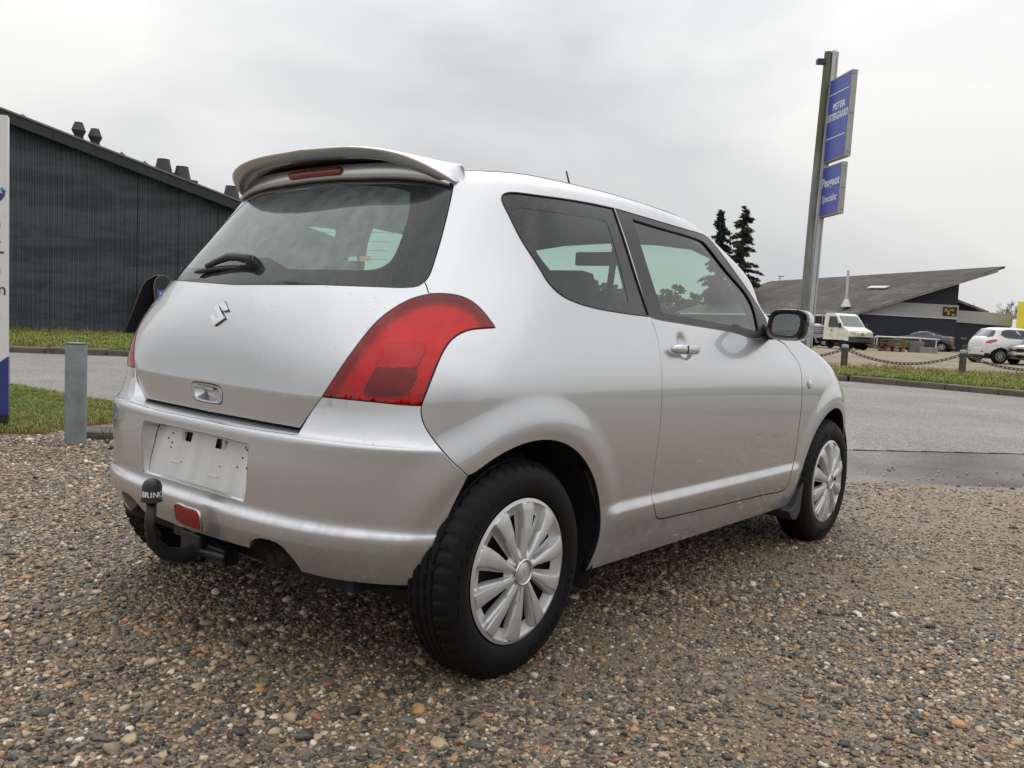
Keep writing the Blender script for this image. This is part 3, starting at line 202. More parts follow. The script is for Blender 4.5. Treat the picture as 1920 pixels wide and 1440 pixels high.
# ------------------------------------------------------------------ helpers
COL=SC.collection
def link(o,parent=None):
    COL.objects.link(o)
    if parent is not None: o.parent=parent
    return o
def tag(o,label=None,cat=None,group=None,kind=None):
    if label:o['label']=label
    if cat:o['category']=cat
    if group:o['group']=group
    if kind:o['kind']=kind
    return o
def empty(name,loc=(0,0,0),rz=0,mat=None,**k):
    o=bpy.data.objects.new(name,None);o.empty_display_size=.2
    if mat is not None:o.matrix_world=mat
    else:o.location=loc;o.rotation_euler=(0,0,rz)
    COL.objects.link(o);return tag(o,**k)
def mesh(name,V,F,mat,parent=None,smooth=False,normals=None,mats=None,fm=None):
    me=bpy.data.meshes.new(name);me.from_pydata([tuple(map(float,v)) for v in V],[],[tuple(map(int,f)) for f in F])
    for q in (mats or [mat]): me.materials.append(q)
    if fm is not None: me.polygons.foreach_set('material_index',np.asarray(fm,np.int32))
    me.polygons.foreach_set('use_smooth',[bool(smooth or normals is not None)]*len(me.polygons))
    me.update()
    if normals is not None: me.normals_split_custom_set_from_vertices([tuple(map(float,n)) for n in normals])
    return link(bpy.data.objects.new(name,me),parent)
class MB:
    """collects simple solids into one mesh"""
    def __init__(s):s.V=[];s.F=[]
    def add(s,V,F):
        k=len(s.V);s.V+=[tuple(v) for v in V];s.F+=[tuple(i+k for i in f) for f in F];return s
    def box(s,c,d,rz=0,M=None):
        c=np.array(c,float);d=np.array(d,float)/2;P=[]
        for z in(-1,1):
            for y in(-1,1):
                for x in(-1,1):P.append(np.array([x,y,z])*d)
        P=np.array(P)
        if rz:
            a,b=math.cos(rz),math.sin(rz);P=np.stack([P[:,0]*a-P[:,1]*b,P[:,0]*b+P[:,1]*a,P[:,2]],1)
        if M is not None:P=P@np.array(M).T
        return s.add(P+c,[(0,2,3,1),(4,5,7,6),(0,1,5,4),(2,6,7,3),(0,4,6,2),(1,3,7,5)])
    def tube(s,pts,r,n=10,cap=True):
        pts=np.array(pts,float);r=np.broadcast_to(np.asarray(r,float),(len(pts),));V=[];F=[]
        T=np.gradient(pts,axis=0);T/=np.linalg.norm(T,axis=1)[:,None]+1e-12
        a=np.array([0,0,1.]) if abs(T[0][2])<.9 else np.array([1.,0,0])
        for i,(p,t) in enumerate(zip(pts,T)):
            x=np.cross(a,t);x/=np.linalg.norm(x)+1e-12;y=np.cross(t,x);a=y
            for k in range(n):
                w=2*math.pi*k/n;V.append(p+r[i]*(math.cos(w)*x+math.sin(w)*y))
        for i in range(len(pts)-1):
            for k in range(n):F.append((i*n+k,i*n+(k+1)%n,(i+1)*n+(k+1)%n,(i+1)*n+k))
        if cap:F+= [tuple(range(n))[::-1],tuple(range((len(pts)-1)*n,len(pts)*n))]
        return s.add(V,F)
    def prism(s,poly,axis_fn,t0,t1):
        n=len(poly);V=[axis_fn(p,t0) for p in poly]+[axis_fn(p,t1) for p in poly]
        F=[tuple(range(n))[::-1],tuple(range(n,2*n))]+[(i,(i+1)%n,n+(i+1)%n,n+i) for i in range(n)]
        return s.add(V,F)
    def lathe(s,prof,n=24,c=(0,0,0)):
        V=[];F=[]
        for r,z in prof:
            for k in range(n):
                w=2*math.pi*k/n;V.append((c[0]+r*math.cos(w),c[1]+r*math.sin(w),c[2]+z))
        for i in range(len(prof)-1):
            for k in range(n):F.append((i*n+k,i*n+(k+1)%n,(i+1)*n+(k+1)%n,(i+1)*n+k))
        return s.add(V,F)
    def build(s,name,mat,parent=None,smooth=False,bevel=0,angle=None):
        o=mesh(name,s.V,s.F,mat,parent,smooth)
        bm=bmesh.new();bm.from_mesh(o.data);bmesh.ops.recalc_face_normals(bm,faces=bm.faces)
        if bevel:
            ed=[e for e in bm.edges if len(e.link_faces)==2 and e.calc_face_angle(0)>.5]
            bmesh.ops.bevel(bm,geom=ed,offset=bevel,segments=2,profile=.6,affect='EDGES')
        bm.to_mesh(o.data);bm.free()
        if smooth and angle is not None:
            try:o.data.set_sharp_from_angle(angle=angle)
            except Exception:pass
        return o
def copy_tree(o,parent=None):
    c=o.copy();COL.objects.link(c);c.parent=parent
    for ch in list(o.children):
        k=copy_tree(ch,c);k.matrix_parent_inverse=ch.matrix_parent_inverse
    return c
def srgb(*c): return tuple((x/12.92 if x<=.04045 else ((x+.055)/1.055)**2.4) for x in c)+(1,)
class Mat:
    """small node-material builder"""
    def __init__(s,name):
        s.m=bpy.data.materials.new(name);s.m.use_nodes=True;s.t=s.m.node_tree;s.n=s.t.nodes;s.n.clear()
        s.out=s.n.new('ShaderNodeOutputMaterial')
    def new(s,t,**k):
        q=s.n.new(t)
        for a,b in k.items():
            if hasattr(q,a):setattr(q,a,b)
            else:q.inputs[a.replace('_',' ')].default_value=b
        return q
    def l(s,a,b):s.t.links.new(a,b)
    def coord(s,scale=(1,1,1),kind='Object',rot=(0,0,0)):
        c=s.n.new('ShaderNodeTexCoord');m=s.n.new('ShaderNodeMapping');m.inputs['Scale'].default_value=scale;m.inputs['Rotation'].default_value=rot
        s.l(c.outputs[kind],m.inputs[0]);return m.outputs[0]
    def geo(s,scale=(1,1,1)):
        c=s.n.new('ShaderNodeNewGeometry');m=s.n.new('ShaderNodeMapping');m.inputs['Scale'].default_value=scale
        s.l(c.outputs['Position'],m.inputs[0]);return m.outputs[0]
    def noise(s,v,scale,detail=4,rough=.55,dist=0):
        q=s.n.new('ShaderNodeTexNoise');q.inputs['Scale'].default_value=scale;q.inputs['Detail'].default_value=detail;q.inputs['Roughness'].default_value=rough;q.inputs['Distortion'].default_value=dist
        s.l(v,q.inputs['Vector']);return q.outputs['Fac']
    def vor(s,v,scale,feature='F1',out='Distance',rand=1):
        q=s.n.new('ShaderNodeTexVoronoi');q.feature=feature;q.inputs['Scale'].default_value=scale;q.inputs['Randomness'].default_value=rand
        s.l(v,q.inputs['Vector']);return q.outputs[out]
    def ramp(s,f,stops,interp='LINEAR'):
        q=s.n.new('ShaderNodeValToRGB');e=q.color_ramp.elements;q.color_ramp.interpolation=interp
        while len(e)<len(stops):e.new(.5)
        for k,(p,c) in enumerate(stops):
            e[k].position=p;e[k].color=c if len(c)==4 else tuple(c)+(1,)
        s.l(f,q.inputs[0]);return q.outputs['Color']
    def rng(s,f,a,b,c,d):
        q=s.n.new('ShaderNodeMapRange');q.inputs[1].default_value=a;q.inputs[2].default_value=b;q.inputs[3].default_value=c;q.inputs[4].default_value=d
        s.l(f,q.inputs[0]);return q.outputs[0]
    def mix(s,f,a,b,mode='MIX'):
        q=s.n.new('ShaderNodeMix');q.data_type='RGBA';q.blend_type=mode
        for v,i in((f,'Factor'),(a,'A'),(b,'B')):
            if isinstance(v,(int,float)):q.inputs[i].default_value=v
            elif isinstance(v,tuple):q.inputs[i].default_value=v if len(v)==4 else v+(1,)
            else:s.l(v,q.inputs[i])
        return q.outputs['Result']
    def math(s,op,a,b=0):
        q=s.n.new('ShaderNodeMath');q.operation=op
        for v,i in((a,0),(b,1)):
            if isinstance(v,(int,float)):q.inputs[i].default_value=v
            else:s.l(v,q.inputs[i])
        return q.outputs[0]
    def bump(s,h,strength=.5,dist=.01):
        q=s.n.new('ShaderNodeBump');q.inputs['Strength'].default_value=strength;q.inputs['Distance'].default_value=dist
        s.l(h,q.inputs['Height']);return q.outputs[0]
    def pbr(s,col=None,rough=.6,metal=0,bump=None,coat=0,coat_rough=.03,spec=.5,**k):
        p=s.n.new('ShaderNodeBsdfPrincipled')
        for v,i in((col,'Base Color'),(rough,'Roughness'),(metal,'Metallic')):
            if v is None:continue
            if isinstance(v,(int,float)):p.inputs[i].default_value=v
            elif isinstance(v,tuple):p.inputs[i].default_value=v if len(v)==4 else v+(1,)
            else:s.l(v,p.inputs[i])
        p.inputs['Coat Weight'].default_value=coat;p.inputs['Coat Roughness'].default_value=coat_rough;p.inputs['Specular IOR Level'].default_value=spec
        if bump is not None:s.l(bump,p.inputs['Normal'])
        s.l(p.outputs[0],s.out.inputs[0]);s.p=p;return s.m
def simple(name,col,rough=.6,metal=0,var=.12,scale=20,bump=0,**k):
    M=Mat(name);v=M.coord();f=M.noise(v,scale,4)
    lo=tuple(c*(1-var) for c in col[:3]);hi=tuple(min(1,c*(1+var)) for c in col[:3])
    c=M.ramp(f,[(.3,lo),(.7,hi)])
    b=M.bump(M.noise(v,scale*4,3),bump,.004) if bump else None
    return M.pbr(c,rough,metal,b,**k)
def glass(name,tint,f0=1.5,rough=0.0,haze=0.0,hazecol=(.5,.53,.52)):
    """thin pane: tinted see-through with a mirror-like surface reflection"""
    M=Mat(name);tr=M.new('ShaderNodeBsdfTransparent');tr.inputs[0].default_value=tint+(1,)
    gl=M.new('ShaderNodeBsdfGlossy');gl.inputs['Roughness'].default_value=rough;gl.inputs[0].default_value=(1,1,1,1)
    fr=M.new('ShaderNodeFresnel');g=M.new('ShaderNodeNewGeometry')
    M.l(M.rng(g.outputs['Backfacing'],0,1,f0,1/f0),fr.inputs[0])
    mx=M.new('ShaderNodeMixShader');M.l(fr.outputs[0],mx.inputs[0])
    a=tr.outputs[0]
    if haze:
        df=M.new('ShaderNodeBsdfDiffuse');df.inputs[0].default_value=hazecol+(1,)
        v=M.coord((5,5,.7));q=M.rng(M.noise(v,6,4,.5),.35,.7,haze*.6,haze)
        m2=M.new('ShaderNodeMixShader');M.l(q,m2.inputs[0]);M.l(a,m2.inputs[1]);M.l(df.outputs[0],m2.inputs[2]);a=m2.outputs[0]
    M.l(a,mx.inputs[1]);M.l(gl.outputs[0],mx.inputs[2]);M.l(mx.outputs[0],M.out.inputs[0]);return M.m
def text_mesh(name,s,size,mat,M4,parent=None,depth=.002,align='CENTER',shear=0,spacing=1,sx=1,bold=0):
    c=bpy.data.curves.new(name,'FONT');c.body=s;c.size=size;c.extrude=depth;c.align_x=align;c.align_y='CENTER';c.shear=shear;c.space_character=spacing;c.resolution_u=3;c.offset=bold
    t=bpy.data.objects.new(name,c);COL.objects.link(t);bpy.context.view_layer.update()
    me=bpy.data.meshes.new_from_object(t.evaluated_get(bpy.context.evaluated_depsgraph_get()));me.name=name
    COL.objects.unlink(t);bpy.data.objects.remove(t)
    me.materials.clear();me.materials.append(mat)
    if sx!=1: me.transform(Matrix.Diagonal((sx,1,1,1)))
    me.transform(M4)
    return link(bpy.data.objects.new(name,me),parent)
def frame_matrix(o,x,y,z):
    M4=Matrix.Identity(4)
    for i in range(3):M4[i][0]=x[i];M4[i][1]=y[i];M4[i][2]=z[i];M4[i][3]=o[i]
    return M4
# ------------------------------------------------------------------ panel cutting on the body surface
SU,SV=1.25,.125
def normals_of(S,u,v):
    e=4e-3
    du=S(u+e,v)-S(u-e,v);dv=S(u,v+e*5)-S(u,v-e*5)
    n=np.cross(du,dv);L=np.linalg.norm(n,axis=-1,keepdims=True)
    # degenerate spots: fall back to up
    n=np.where(L>1e-12,n/np.maximum(L,1e-12),np.array([0,0,1.]))
    return n*NSIGN
NSIGN=1.
def _sgn():
    global NSIGN
    n=normals_of(S,np.array([1.2]),np.array([4.]))[0];NSIGN=1. if n[1]<0 else -1.
_sgn()
def area2(p):x,y=p[:,0],p[:,1];return np.sum(x*np.roll(y,-1)-np.roll(x,-1)*y)
def inside(pts,poly):
    x,y=pts[:,0],pts[:,1];r=np.zeros(len(pts),bool);n=len(poly)
    a=poly;b=np.roll(poly,-1,0)
    for (x0,y0),(x1,y1) in zip(a,b):
        c=((y0>y)!=(y1>y))
        if not c.any():continue
        r^=c&(x<(x1-x0)*(y-y0)/((y1-y0) if y1!=y0 else 1e-12)+x0)
    return r
def segdist(pts,poly):
    d=np.full(len(pts),1e9);a=poly;b=np.roll(poly,-1,0)
    for p,q in zip(a,b):
        w=q-p;L=w@w
        t=np.clip(((pts-p)@w)/max(L,1e-14),0,1);d=np.minimum(d,np.hypot(*(pts-p-t[:,None]*w).T))
    return d
def clean(loop):
    loop=np.array(loop,float);m=np.ones(len(loop),bool);sc=np.array([SU,SV])
    k=0
    for i in range(1,len(loop)):
        if np.linalg.norm((loop[i]-loop[k])*sc)<1.2e-3:m[i]=False
        else:k=i
    loop=loop[m]
    if np.linalg.norm((loop[0]-loop[-1])*sc)<1.2e-3:loop=loop[:-1]
    return loop
def inset(S,loop,g):
    """move a closed uv loop inward by g metres along the surface (negative: outward)"""
    loop=clean(loop)
    if area2(loop*[SU,SV])<0:loop=loop[::-1]
    if g==0:return loop
    P=S(loop[:,0],loop[:,1]);t=np.roll(P,-1,0)-np.roll(P,1,0);t/=np.linalg.norm(t,axis=1)[:,None]+1e-12
    nn=normals_of(S,loop[:,0],loop[:,1]);e=1e-3
    du=(S(loop[:,0]+e,loop[:,1])-P)/e;dv=(S(loop[:,0],loop[:,1]+e*8)-P)/(e*8)
    # in-plane inward direction: left of the direction of travel in uv
    b=np.cross(nn,t)
    out=[]
    for i in range(len(loop)):
        J=np.stack([du[i],dv[i]],1);w,*_=np.linalg.lstsq(J,b[i],rcond=None)
        tl=(np.roll(loop,-1,0)-np.roll(loop,1,0))[i]*[SU,SV];wl=w*[SU,SV]
        if tl[0]*wl[1]-tl[1]*wl[0]<0:w=-w
        out.append(loop[i]+w*g)
    return np.array(out)
def panel_data(S,loop,holes=(),h=.02,gap=0.,off=0.,wall=.012,dispf=None,dense=None):
    sc=np.array([SU,SV])
    L=[inset(S,loop,gap)]+[inset(S,q,-gap) for q in holes]
    Q=[l*sc for l in L]
    lo=Q[0].min(0);hi=Q[0].max(0)
    gx=np.arange(lo[0],hi[0],h);gy=np.arange(lo[1],hi[1],h*.87)
    X,Y=np.meshgrid(gx,gy);X=X+(np.arange(len(gy))%2*.5*h)[:,None]
    pts=np.stack([X.ravel(),Y.ravel()],1)
    hh=np.full(len(pts),h)
    if dense is not None:      # finer points where the sheet is pressed sharply
        h2,mask=dense
        gx=np.arange(lo[0],hi[0],h2);gy=np.arange(lo[1],hi[1],h2*.87);X,Y=np.meshgrid(gx,gy);X=X+(np.arange(len(gy))%2*.5*h2)[:,None]
        p2=np.stack([X.ravel(),Y.ravel()],1);p2=p2[mask(S(p2[:,0]/SU,p2[:,1]/SV))];k1=~mask(S(pts[:,0]/SU,pts[:,1]/SV))
        pts=np.concatenate([pts[k1],p2]);hh=np.concatenate([hh[k1],np.full(len(p2),h2)])
    ok=inside(pts,Q[0])
    for q in Q[1:]:ok&=~inside(pts,q)
    pts=pts[ok];hh=hh[ok]
    d=np.full(len(pts),1e9)
    for q in Q:d=np.minimum(d,segdist(pts,q))
    pts=pts[d>.42*hh]
    allp=np.concatenate(Q+[pts]);edges=[];k=0
    for q in Q:
        n=len(q);edges+=[(k+i,k+(i+1)%n) for i in range(n)];k+=n
    r=delaunay_2d_cdt([Vector(p) for p in allp],edges,[],0,1e-7)
    V2=np.array([tuple(p) for p in r[0]]);F=np.array([f for f in r[2] if len(f)==3])
    c=V2[F].mean(1);ok=inside(c,Q[0])
    for q in Q[1:]:ok&=~inside(c,q)
    F=F[ok];uv=V2/sc
    P=S(uv[:,0],uv[:,1]);Nn=normals_of(S,uv[:,0],uv[:,1])
    P=P+Nn*off
    if dispf is not None:
        P,Nn=dispf(P,Nn,uv)
    fn=np.cross(P[F[:,1]]-P[F[:,0]],P[F[:,2]]-P[F[:,0]])
    flip=np.einsum('ij,ij->i',fn,Nn[F].mean(1))<0
    F[flip]=F[flip][:,::-1]
    V=[P];NN=[Nn];FF=[tuple(f) for f in F];k=len(P)
    if wall:
        for l in L:
            p=S(l[:,0],l[:,1]);n=normals_of(S,l[:,0],l[:,1]);p=p+n*off
            t=np.roll(p,-1,0)-np.roll(p,1,0);t/=np.linalg.norm(t,axis=1)[:,None]+1e-12
            o=np.cross(t,n);m=len(l)
            # rounded lip then a wall going in
            rings=[(p,n*.9+o*.3),(p+o*.0012-n*.0012,n*.5+o),(p+o*.0012-n*wall,o)]
            V+=[a for a,_ in rings];NN+=[b/ (np.linalg.norm(b,axis=1)[:,None]+1e-12) for _,b in rings]
            for j in range(2):
                a=k+j*m;b=k+(j+1)*m
                for i in range(m):
                    i2=(i+1)%m;FF.append((a+i,b+i,b+i2,a+i2))
            k+=3*m
    return np.concatenate(V),FF,np.concatenate(NN)
def mir(D):
    V,F,Nn=D;s=np.array([1,-1,1.]);return V*s,[f[::-1] for f in F],Nn*s
def joinD(*Ds):
    V=[];F=[];Nn=[];k=0
    for a,b,c in Ds:
        V.append(a);F+=[tuple(i+k for i in f) for f in b];Nn.append(c);k+=len(a)
    return np.concatenate(V),F,np.concatenate(Nn)
def put(name,D,mat,parent=None,edge=None,**k):
    if edge is None:return mesh(name,D[0],D[1],mat,parent,normals=D[2],**k)
    # faces turned in at the shut lines: gap shade painted as near-black
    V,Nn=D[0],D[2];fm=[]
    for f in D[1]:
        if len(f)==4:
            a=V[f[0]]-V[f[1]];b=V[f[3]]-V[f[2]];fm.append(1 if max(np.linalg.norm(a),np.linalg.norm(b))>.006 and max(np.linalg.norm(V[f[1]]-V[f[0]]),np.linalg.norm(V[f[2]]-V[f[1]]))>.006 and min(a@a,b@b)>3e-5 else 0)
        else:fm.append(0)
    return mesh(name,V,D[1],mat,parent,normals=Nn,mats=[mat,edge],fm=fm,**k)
def A(k): return np.array(LOOPS[k])
def mirrored(half): return np.concatenate([half,(half*[-1,1])[::-1]])
def uv_of(S,target,axes_,start):
    """solve surface coordinates so that the given world axes match"""
    uv=np.array(start,float)
    for _ in range(30):
        e=1e-4;p=S(uv[0],uv[1]);a=S(uv[0]+e,uv[1]);b=S(uv[0],uv[1]+e)
        J=np.stack([(a-p)[axes_]/e,(b-p)[axes_]/e],1);r=np.array(target)-p[axes_]
        try:d=np.linalg.solve(J,r)
        except Exception:break
        uv=uv+np.clip(d,-.15,.15)
        if np.abs(d).max()<1e-7:break
    return uv
# ------------------------------------------------------------------ car materials
def car_paint(name,base,dirt=.5):
    M=Mat(name);v=M.coord()
    big=M.noise(v,3.2,4,.6);run=M.noise(M.coord((6,16,.7)),2.2,3,.5)
    dz=M.new('ShaderNodeSeparateXYZ');M.l(M.coord(),dz.inputs[0])
    low=M.rng(dz.outputs['Z'],.62,.25,0,1)
    k=M.math('MULTIPLY',M.rng(run,.42,.75,0,1),M.rng(big,.35,.7,.2,1))
    k=M.math('MULTIPLY',k,M.math('ADD',.03,low));k=M.math('MULTIPLY',k,dirt)
    film=M.math('MULTIPLY',low,.10*dirt);k=M.math('ADD',k,film)
    c=M.mix(k,base,(.27,.235,.20))
    r=M.math('ADD',.33,M.math('MULTIPLY',k,.2))
    m=M.pbr(c,r,M.math('SUBTRACT',.86,M.math('MULTIPLY',k,.6)),None,coat=1,coat_rough=.02);M.p.inputs['Coat IOR'].default_value=1.7
    return m
PAINT=car_paint('silver_metallic_paint',(.545,.555,.578,1),dirt=.8)
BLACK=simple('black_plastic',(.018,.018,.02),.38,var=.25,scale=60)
BLACKGLOSS=simple('black_gloss_trim',(.012,.013,.014),.12,var=.2,scale=30,coat=.6)
FRIT=simple('black_glass_border',(.022,.025,.025),.07,var=.3,scale=40)
RUBBER=None
def rubber():
    M=Mat('tyre_rubber');v=M.coord();f=M.noise(v,16,5,.65)
    c=M.ramp(f,[(.3,(.0035,.0035,.004)),(.62,(.006,.006,.0065)),(.88,(.018,.0165,.0145))])
    return M.pbr(c,M.rng(f,.3,.8,.5,.75),0,M.bump(M.noise(v,260,3),.25,.002),spec=.2)
RUBBER=rubber()
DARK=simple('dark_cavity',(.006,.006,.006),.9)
CHROME=simple('chrome',(.72,.73,.74),.10,1.0,var=.05)
HUB=simple('silver_wheel_paint',(.56,.565,.57),.38,.55,var=.06,scale=8,coat=.15)
TRIM=simple('grey_interior_trim',(.045,.047,.05),.8)
LINING=simple("light_headlining",(.20,.20,.195),.9)
SEAT=simple('dark_seat_fabric',(.028,.03,.033),.9,bump=.3,scale=80)
GLASS=glass('tinted_window_glass',(.57,.76,.68),1.6)
RGLASS=glass('rear_window_glass',(.66,.88,.79),1.55,haze=.30,hazecol=(.36,.47,.44))
CLEAR=glass('clear_windscreen_glass',(.86,.95,.91),1.5)
REDLENS=glass('red_lamp_lens',(.74,.010,.008),1.5)
FOGLENS=simple('red_fog_lens',(.33,.003,.007),.35,coat=0,var=.2,scale=50)
REDREF=simple('red_reflector',(.80,.06,.04),.24,.45,var=.08,scale=30)
AMBER=simple('amber_bulb_reflector',(.75,.21,.045),.3,.3,var=.1)
SMOKE=simple('pale_reverse_reflector',(.26,.19,.185),.3,.45,var=.1)
STICK=simple('orange_sticker',(.62,.20,.05),.5)
PALE=simple('pale_sticker',(.55,.52,.42),.5)
WHITE=simple('white_plastic',(.66,.66,.63),.35)
MIRROR=Mat('mirror_glass').pbr((.75,.82,.82),.02,1.0)
def plate_mat():
    M=Mat('plate_panel_paint');v=M.coord();f=M.noise(M.coord((1,3,.8)),5,4,.5)
    c=M.ramp(f,[(.35,(.50,.50,.50)),(.7,(.62,.62,.62))])
    return M.pbr(c,.36,.25,coat=.5,coat_rough=.1)
PLATE=plate_mat()
RUST=simple('rusty_exhaust_steel',(.10,.075,.055),.7,.5,var=.4,scale=40,bump=.4)
DROP=glass('water_drop',(.93,.95,.96),1.8)
# ------------------------------------------------------------------ the silver hatchback
CAR=empty('hatchback_car',mat=CARM,label='silver three-door hatchback with roof spoiler and tow bar in the foreground',cat='car')
def arch_arc(cx,cz,R,a0,a1,n,u0):
    out=[];g=np.array([u0,2.0])
    for a in np.linspace(a0,a1,n):
        g=uv_of(S,(cx+R*math.cos(a),cz+R*math.sin(a)),[0,2],g);out.append(g.copy())
    return np.array(out)
VB=.18
def arch_loop():
    pass
zb=float(S(1.3,VB)[2])
(rx,rz,rR),(fx,fz,fR)=ARCHES
qa=math.asin((zb-fz)/fR)
front=arch_arc(fx,fz,fR,qa,math.pi-qa,46,uv_of(S,(fx+fR*math.cos(qa),zb),[0,2],(2.4,.3))[0])
se=S(*A('seam')[-1]);ae=math.atan2(se[2]-rz,se[0]-rx)
qb=math.asin((zb-rz)/rR)
rear=arch_arc(rx,rz,rR,qb,ae,40,1.0)
WS=np.array([(3,6.35),(2.62,6.5),(2.47,7.2),(2.42,8.2),(2.42,9.2),(2.5,9.9),(2.7,10.4),(3,10.6)])
body_loop=np.concatenate([[(3,VB)],front,rear[:-1],A('seam')[::-1],A('tail_out')[::-1][1:],A('hatch_gap')[::-1][1:],A('rw_r')[1:],A('rw_t')[1:],[(0,9.62),(0,13),(1,13),(2,13),(3,13)],WS[::-1]])
# one opening for the door with its frame
fr=A('frame');dr=A('door')
PAINTED_FR=fr
def pressed(P):
    k=np.zeros(len(P),bool)
    for cx,cz,R_ in ARCHES:k|=np.abs(np.hypot(P[:,0]-cx,P[:,2]-cz)-R_-.06)<.085
    return (k|((np.abs(P[:,2]-.39)<.06)&(P[:,0]>.3)&(P[:,0]<2.05)))&(P[:,2]<.9)
body_half=panel_data(S,body_loop,[A('door'),A('frame'),A('qw')],.024,.0026,0,.02,dense=(.0085,pressed))
BODY=put('body_shell',joinD(body_half,mir(body_half)),PAINT,CAR,edge=DARK)
lin=panel_data(S,inset(S,body_loop,.012),[inset(S,A('frame'),-.006),inset(S,A('qw'),-.02)],.045,0,-.035,0)
put('interior_lining',joinD(lin,mir(lin)),LINING,CAR)
# side glass and doors
def both(name,D,mat,parent_r,parent_l,**k):
    a=put(name,D,mat,parent_r,**k);b=put(name,mir(D),mat,parent_l,**k);return a,b
door_D=panel_data(S,A('door'),[],.012,.0026,0,.02,dense=(.007,pressed))
DR,DL=both('door',door_D,PAINT,CAR,CAR,edge=DARK)
fr_D=panel_data(S,A('frame'),[A('dglass')],.016,.001,-.001,.018)
both('window_frame',fr_D,BLACK,DR,DL)
both('window_pane',panel_data(S,A('dglass'),[],.03,-.002,-.008,0),GLASS,DR,DL)
QR,QL=both('quarter_window',panel_data(S,A('qwi'),[],.03,-.001,-.003,0),GLASS,CAR,CAR)
both('window_border',panel_data(S,A('qw'),[A('qwi')],.014,.001,-.002,.01),FRIT,QR,QL)
# rubber strip round the quarter window and the upper gutter moulding
def strip(name,S_,uvs,r,off,mat,parent,n=6,mirror=False):
    P=S_(uvs[:,0],uvs[:,1])+normals_of(S_,uvs[:,0],uvs[:,1])*off
    o=MB().tube(P,r,n).build(name,mat,parent,smooth=True)
    if mirror:
        P2=P*[1,-1,1];MB().tube(P2,r,n).build(name,mat,mirror,smooth=True)
    return o
q=clean(A('qw'));strip('window_seal',S,np.concatenate([q,q[:1]]),.0028,.0005,BLACK,QR,mirror=QL)
q=clean(A('dglass'));strip('window_seal',S,np.concatenate([q,q[:1]]),.0035,-.004,BLACK,DR,mirror=DL)
gu=np.linspace(.60,2.2,60);strip('roof_moulding',S,np.stack([gu,np.full(60,10.12)],1),.0028,-.001,BLACK,CAR,mirror=CAR)
# windscreen
ws=panel_data(S,np.concatenate([WS,[(3,8)]]),[],.05,-.002,-.004,0)
put('windscreen',joinD(ws,mir(ws)),CLEAR,CAR)
# hatch
hb=A('hatch_bot')[::-1]
hh=np.concatenate([[(0,3.388)],hb,A('hatch_b')[::-1][1:],A('tail_in')[1:],A('hatch_gap')[::-1][1:],A('rw_b')[::-1][1:],[(0,6.19)]])
hatch_loop=mirrored(hh)
hd=A('handle')
HATCH=put('tailgate',panel_data(S,hatch_loop,[hd],.013,.002,.0,.02),PAINT,CAR,edge=DARK)
RWc=np.concatenate([[(0,6.19)],A('rw_b'),A('rw_r')[1:],A('rw_t')[1:],[(0,9.62)]])
rw_loop=mirrored(RWc)
ri=np.concatenate([A('rw_it'),A('rw_i')])
hump=np.array([(.22,6.62),(.16,6.64),(.11,6.78),(.06,6.92),(.0,6.93)])
ri=np.concatenate([[(0,9.12)],ri,hump])
RW=put('rear_window',panel_data(S,mirrored(ri),[],.03,-.001,-.003,0),RGLASS,HATCH)
put('window_border',panel_data(S,rw_loop,[mirrored(ri)],.016,.002,-.002,.012),FRIT,RW)
for k in range(9):   # heating wires on the inside of the pane
    v=6.95+k*.22;uu=np.linspace(-.42,.42,40)
    P=S(uu,np.full(40,v))-normals_of(S,uu,np.full(40,v))*.006
    if k==0:HW=MB()
    HW.tube(P,.0007,4)
HW.build('heating_wires',BLACK,RW)
# tailgate fold line: a pressed edge (thin proud ridge)
# handle: recessed cup
hl=inset(S,hd,0);P0=S(hl[:,0],hl[:,1]);c0=P0.mean(0);n0=normals_of(S,np.array([0.]),np.array([3.76]))[0]
def ring_mesh(name,rings,mat,parent,fill=True,smooth=True):
    V=np.concatenate(rings);m=len(rings[0]);F=[]
    for j in range(len(rings)-1):
        for i in range(m):F.append((j*m+i,j*m+(i+1)%m,(j+1)*m+(i+1)%m,(j+1)*m+i))
    if fill:F.append(tuple(range((len(rings)-1)*m,len(rings)*m)))
    o=mesh(name,V,F,mat,parent,smooth)
    bm=bmesh.new();bm.from_mesh(o.data);bmesh.ops.recalc_face_normals(bm,faces=bm.faces);bm.to_mesh(o.data);bm.free()
    try:o.data.set_sharp_from_angle(angle=.6)
    except Exception:pass
    return o
def scaled(P,c,k):return c+(P-c)*k
HN=ring_mesh('tailgate_handle',[scaled(P0,c0,.985)-n0*.003,scaled(P0,c0,.97)+n0*.002,scaled(P0,c0,.80)*[1,1,1]+n0*.001,scaled(P0,c0+[0,0,-.002],.76)-n0*.003,(scaled(P0,c0+[0,0,.004],.60)*[1,1,1])-n0*.030],PAINT,HATCH)
MB().box(c0-n0*.020+[0,.012,.012],(.018,.05,.012)).build('handle_latch',WHITE,HN,bevel=.002)
# emblem
def emblem(k,name,parent):
    uv=A(k);P=S(uv[:,0],uv[:,1]);n=normals_of(S,uv[:,0],uv[:,1]).mean(0);n/=np.linalg.norm(n)
    c=P.mean(0);b=MB().prism([tuple(p) for p in P],lambda p,t:np.array(p)+n*t,-.002,.0075)
    o=b.build(name,CHROME,parent,bevel=.0012)
    MB().prism([tuple(c+(p-c)*1.0+(p-c)/np.linalg.norm(p-c)*.0022) for p in P],lambda p,t:np.array(p)+n*t,-.002,.0015).build('emblem_gap_shade',BLACK,o)  # black outline plate stands in for the gap shadow round the emblem
    return o
emblem('emb1','emblem',HATCH);emblem('emb2','emblem',HATCH)
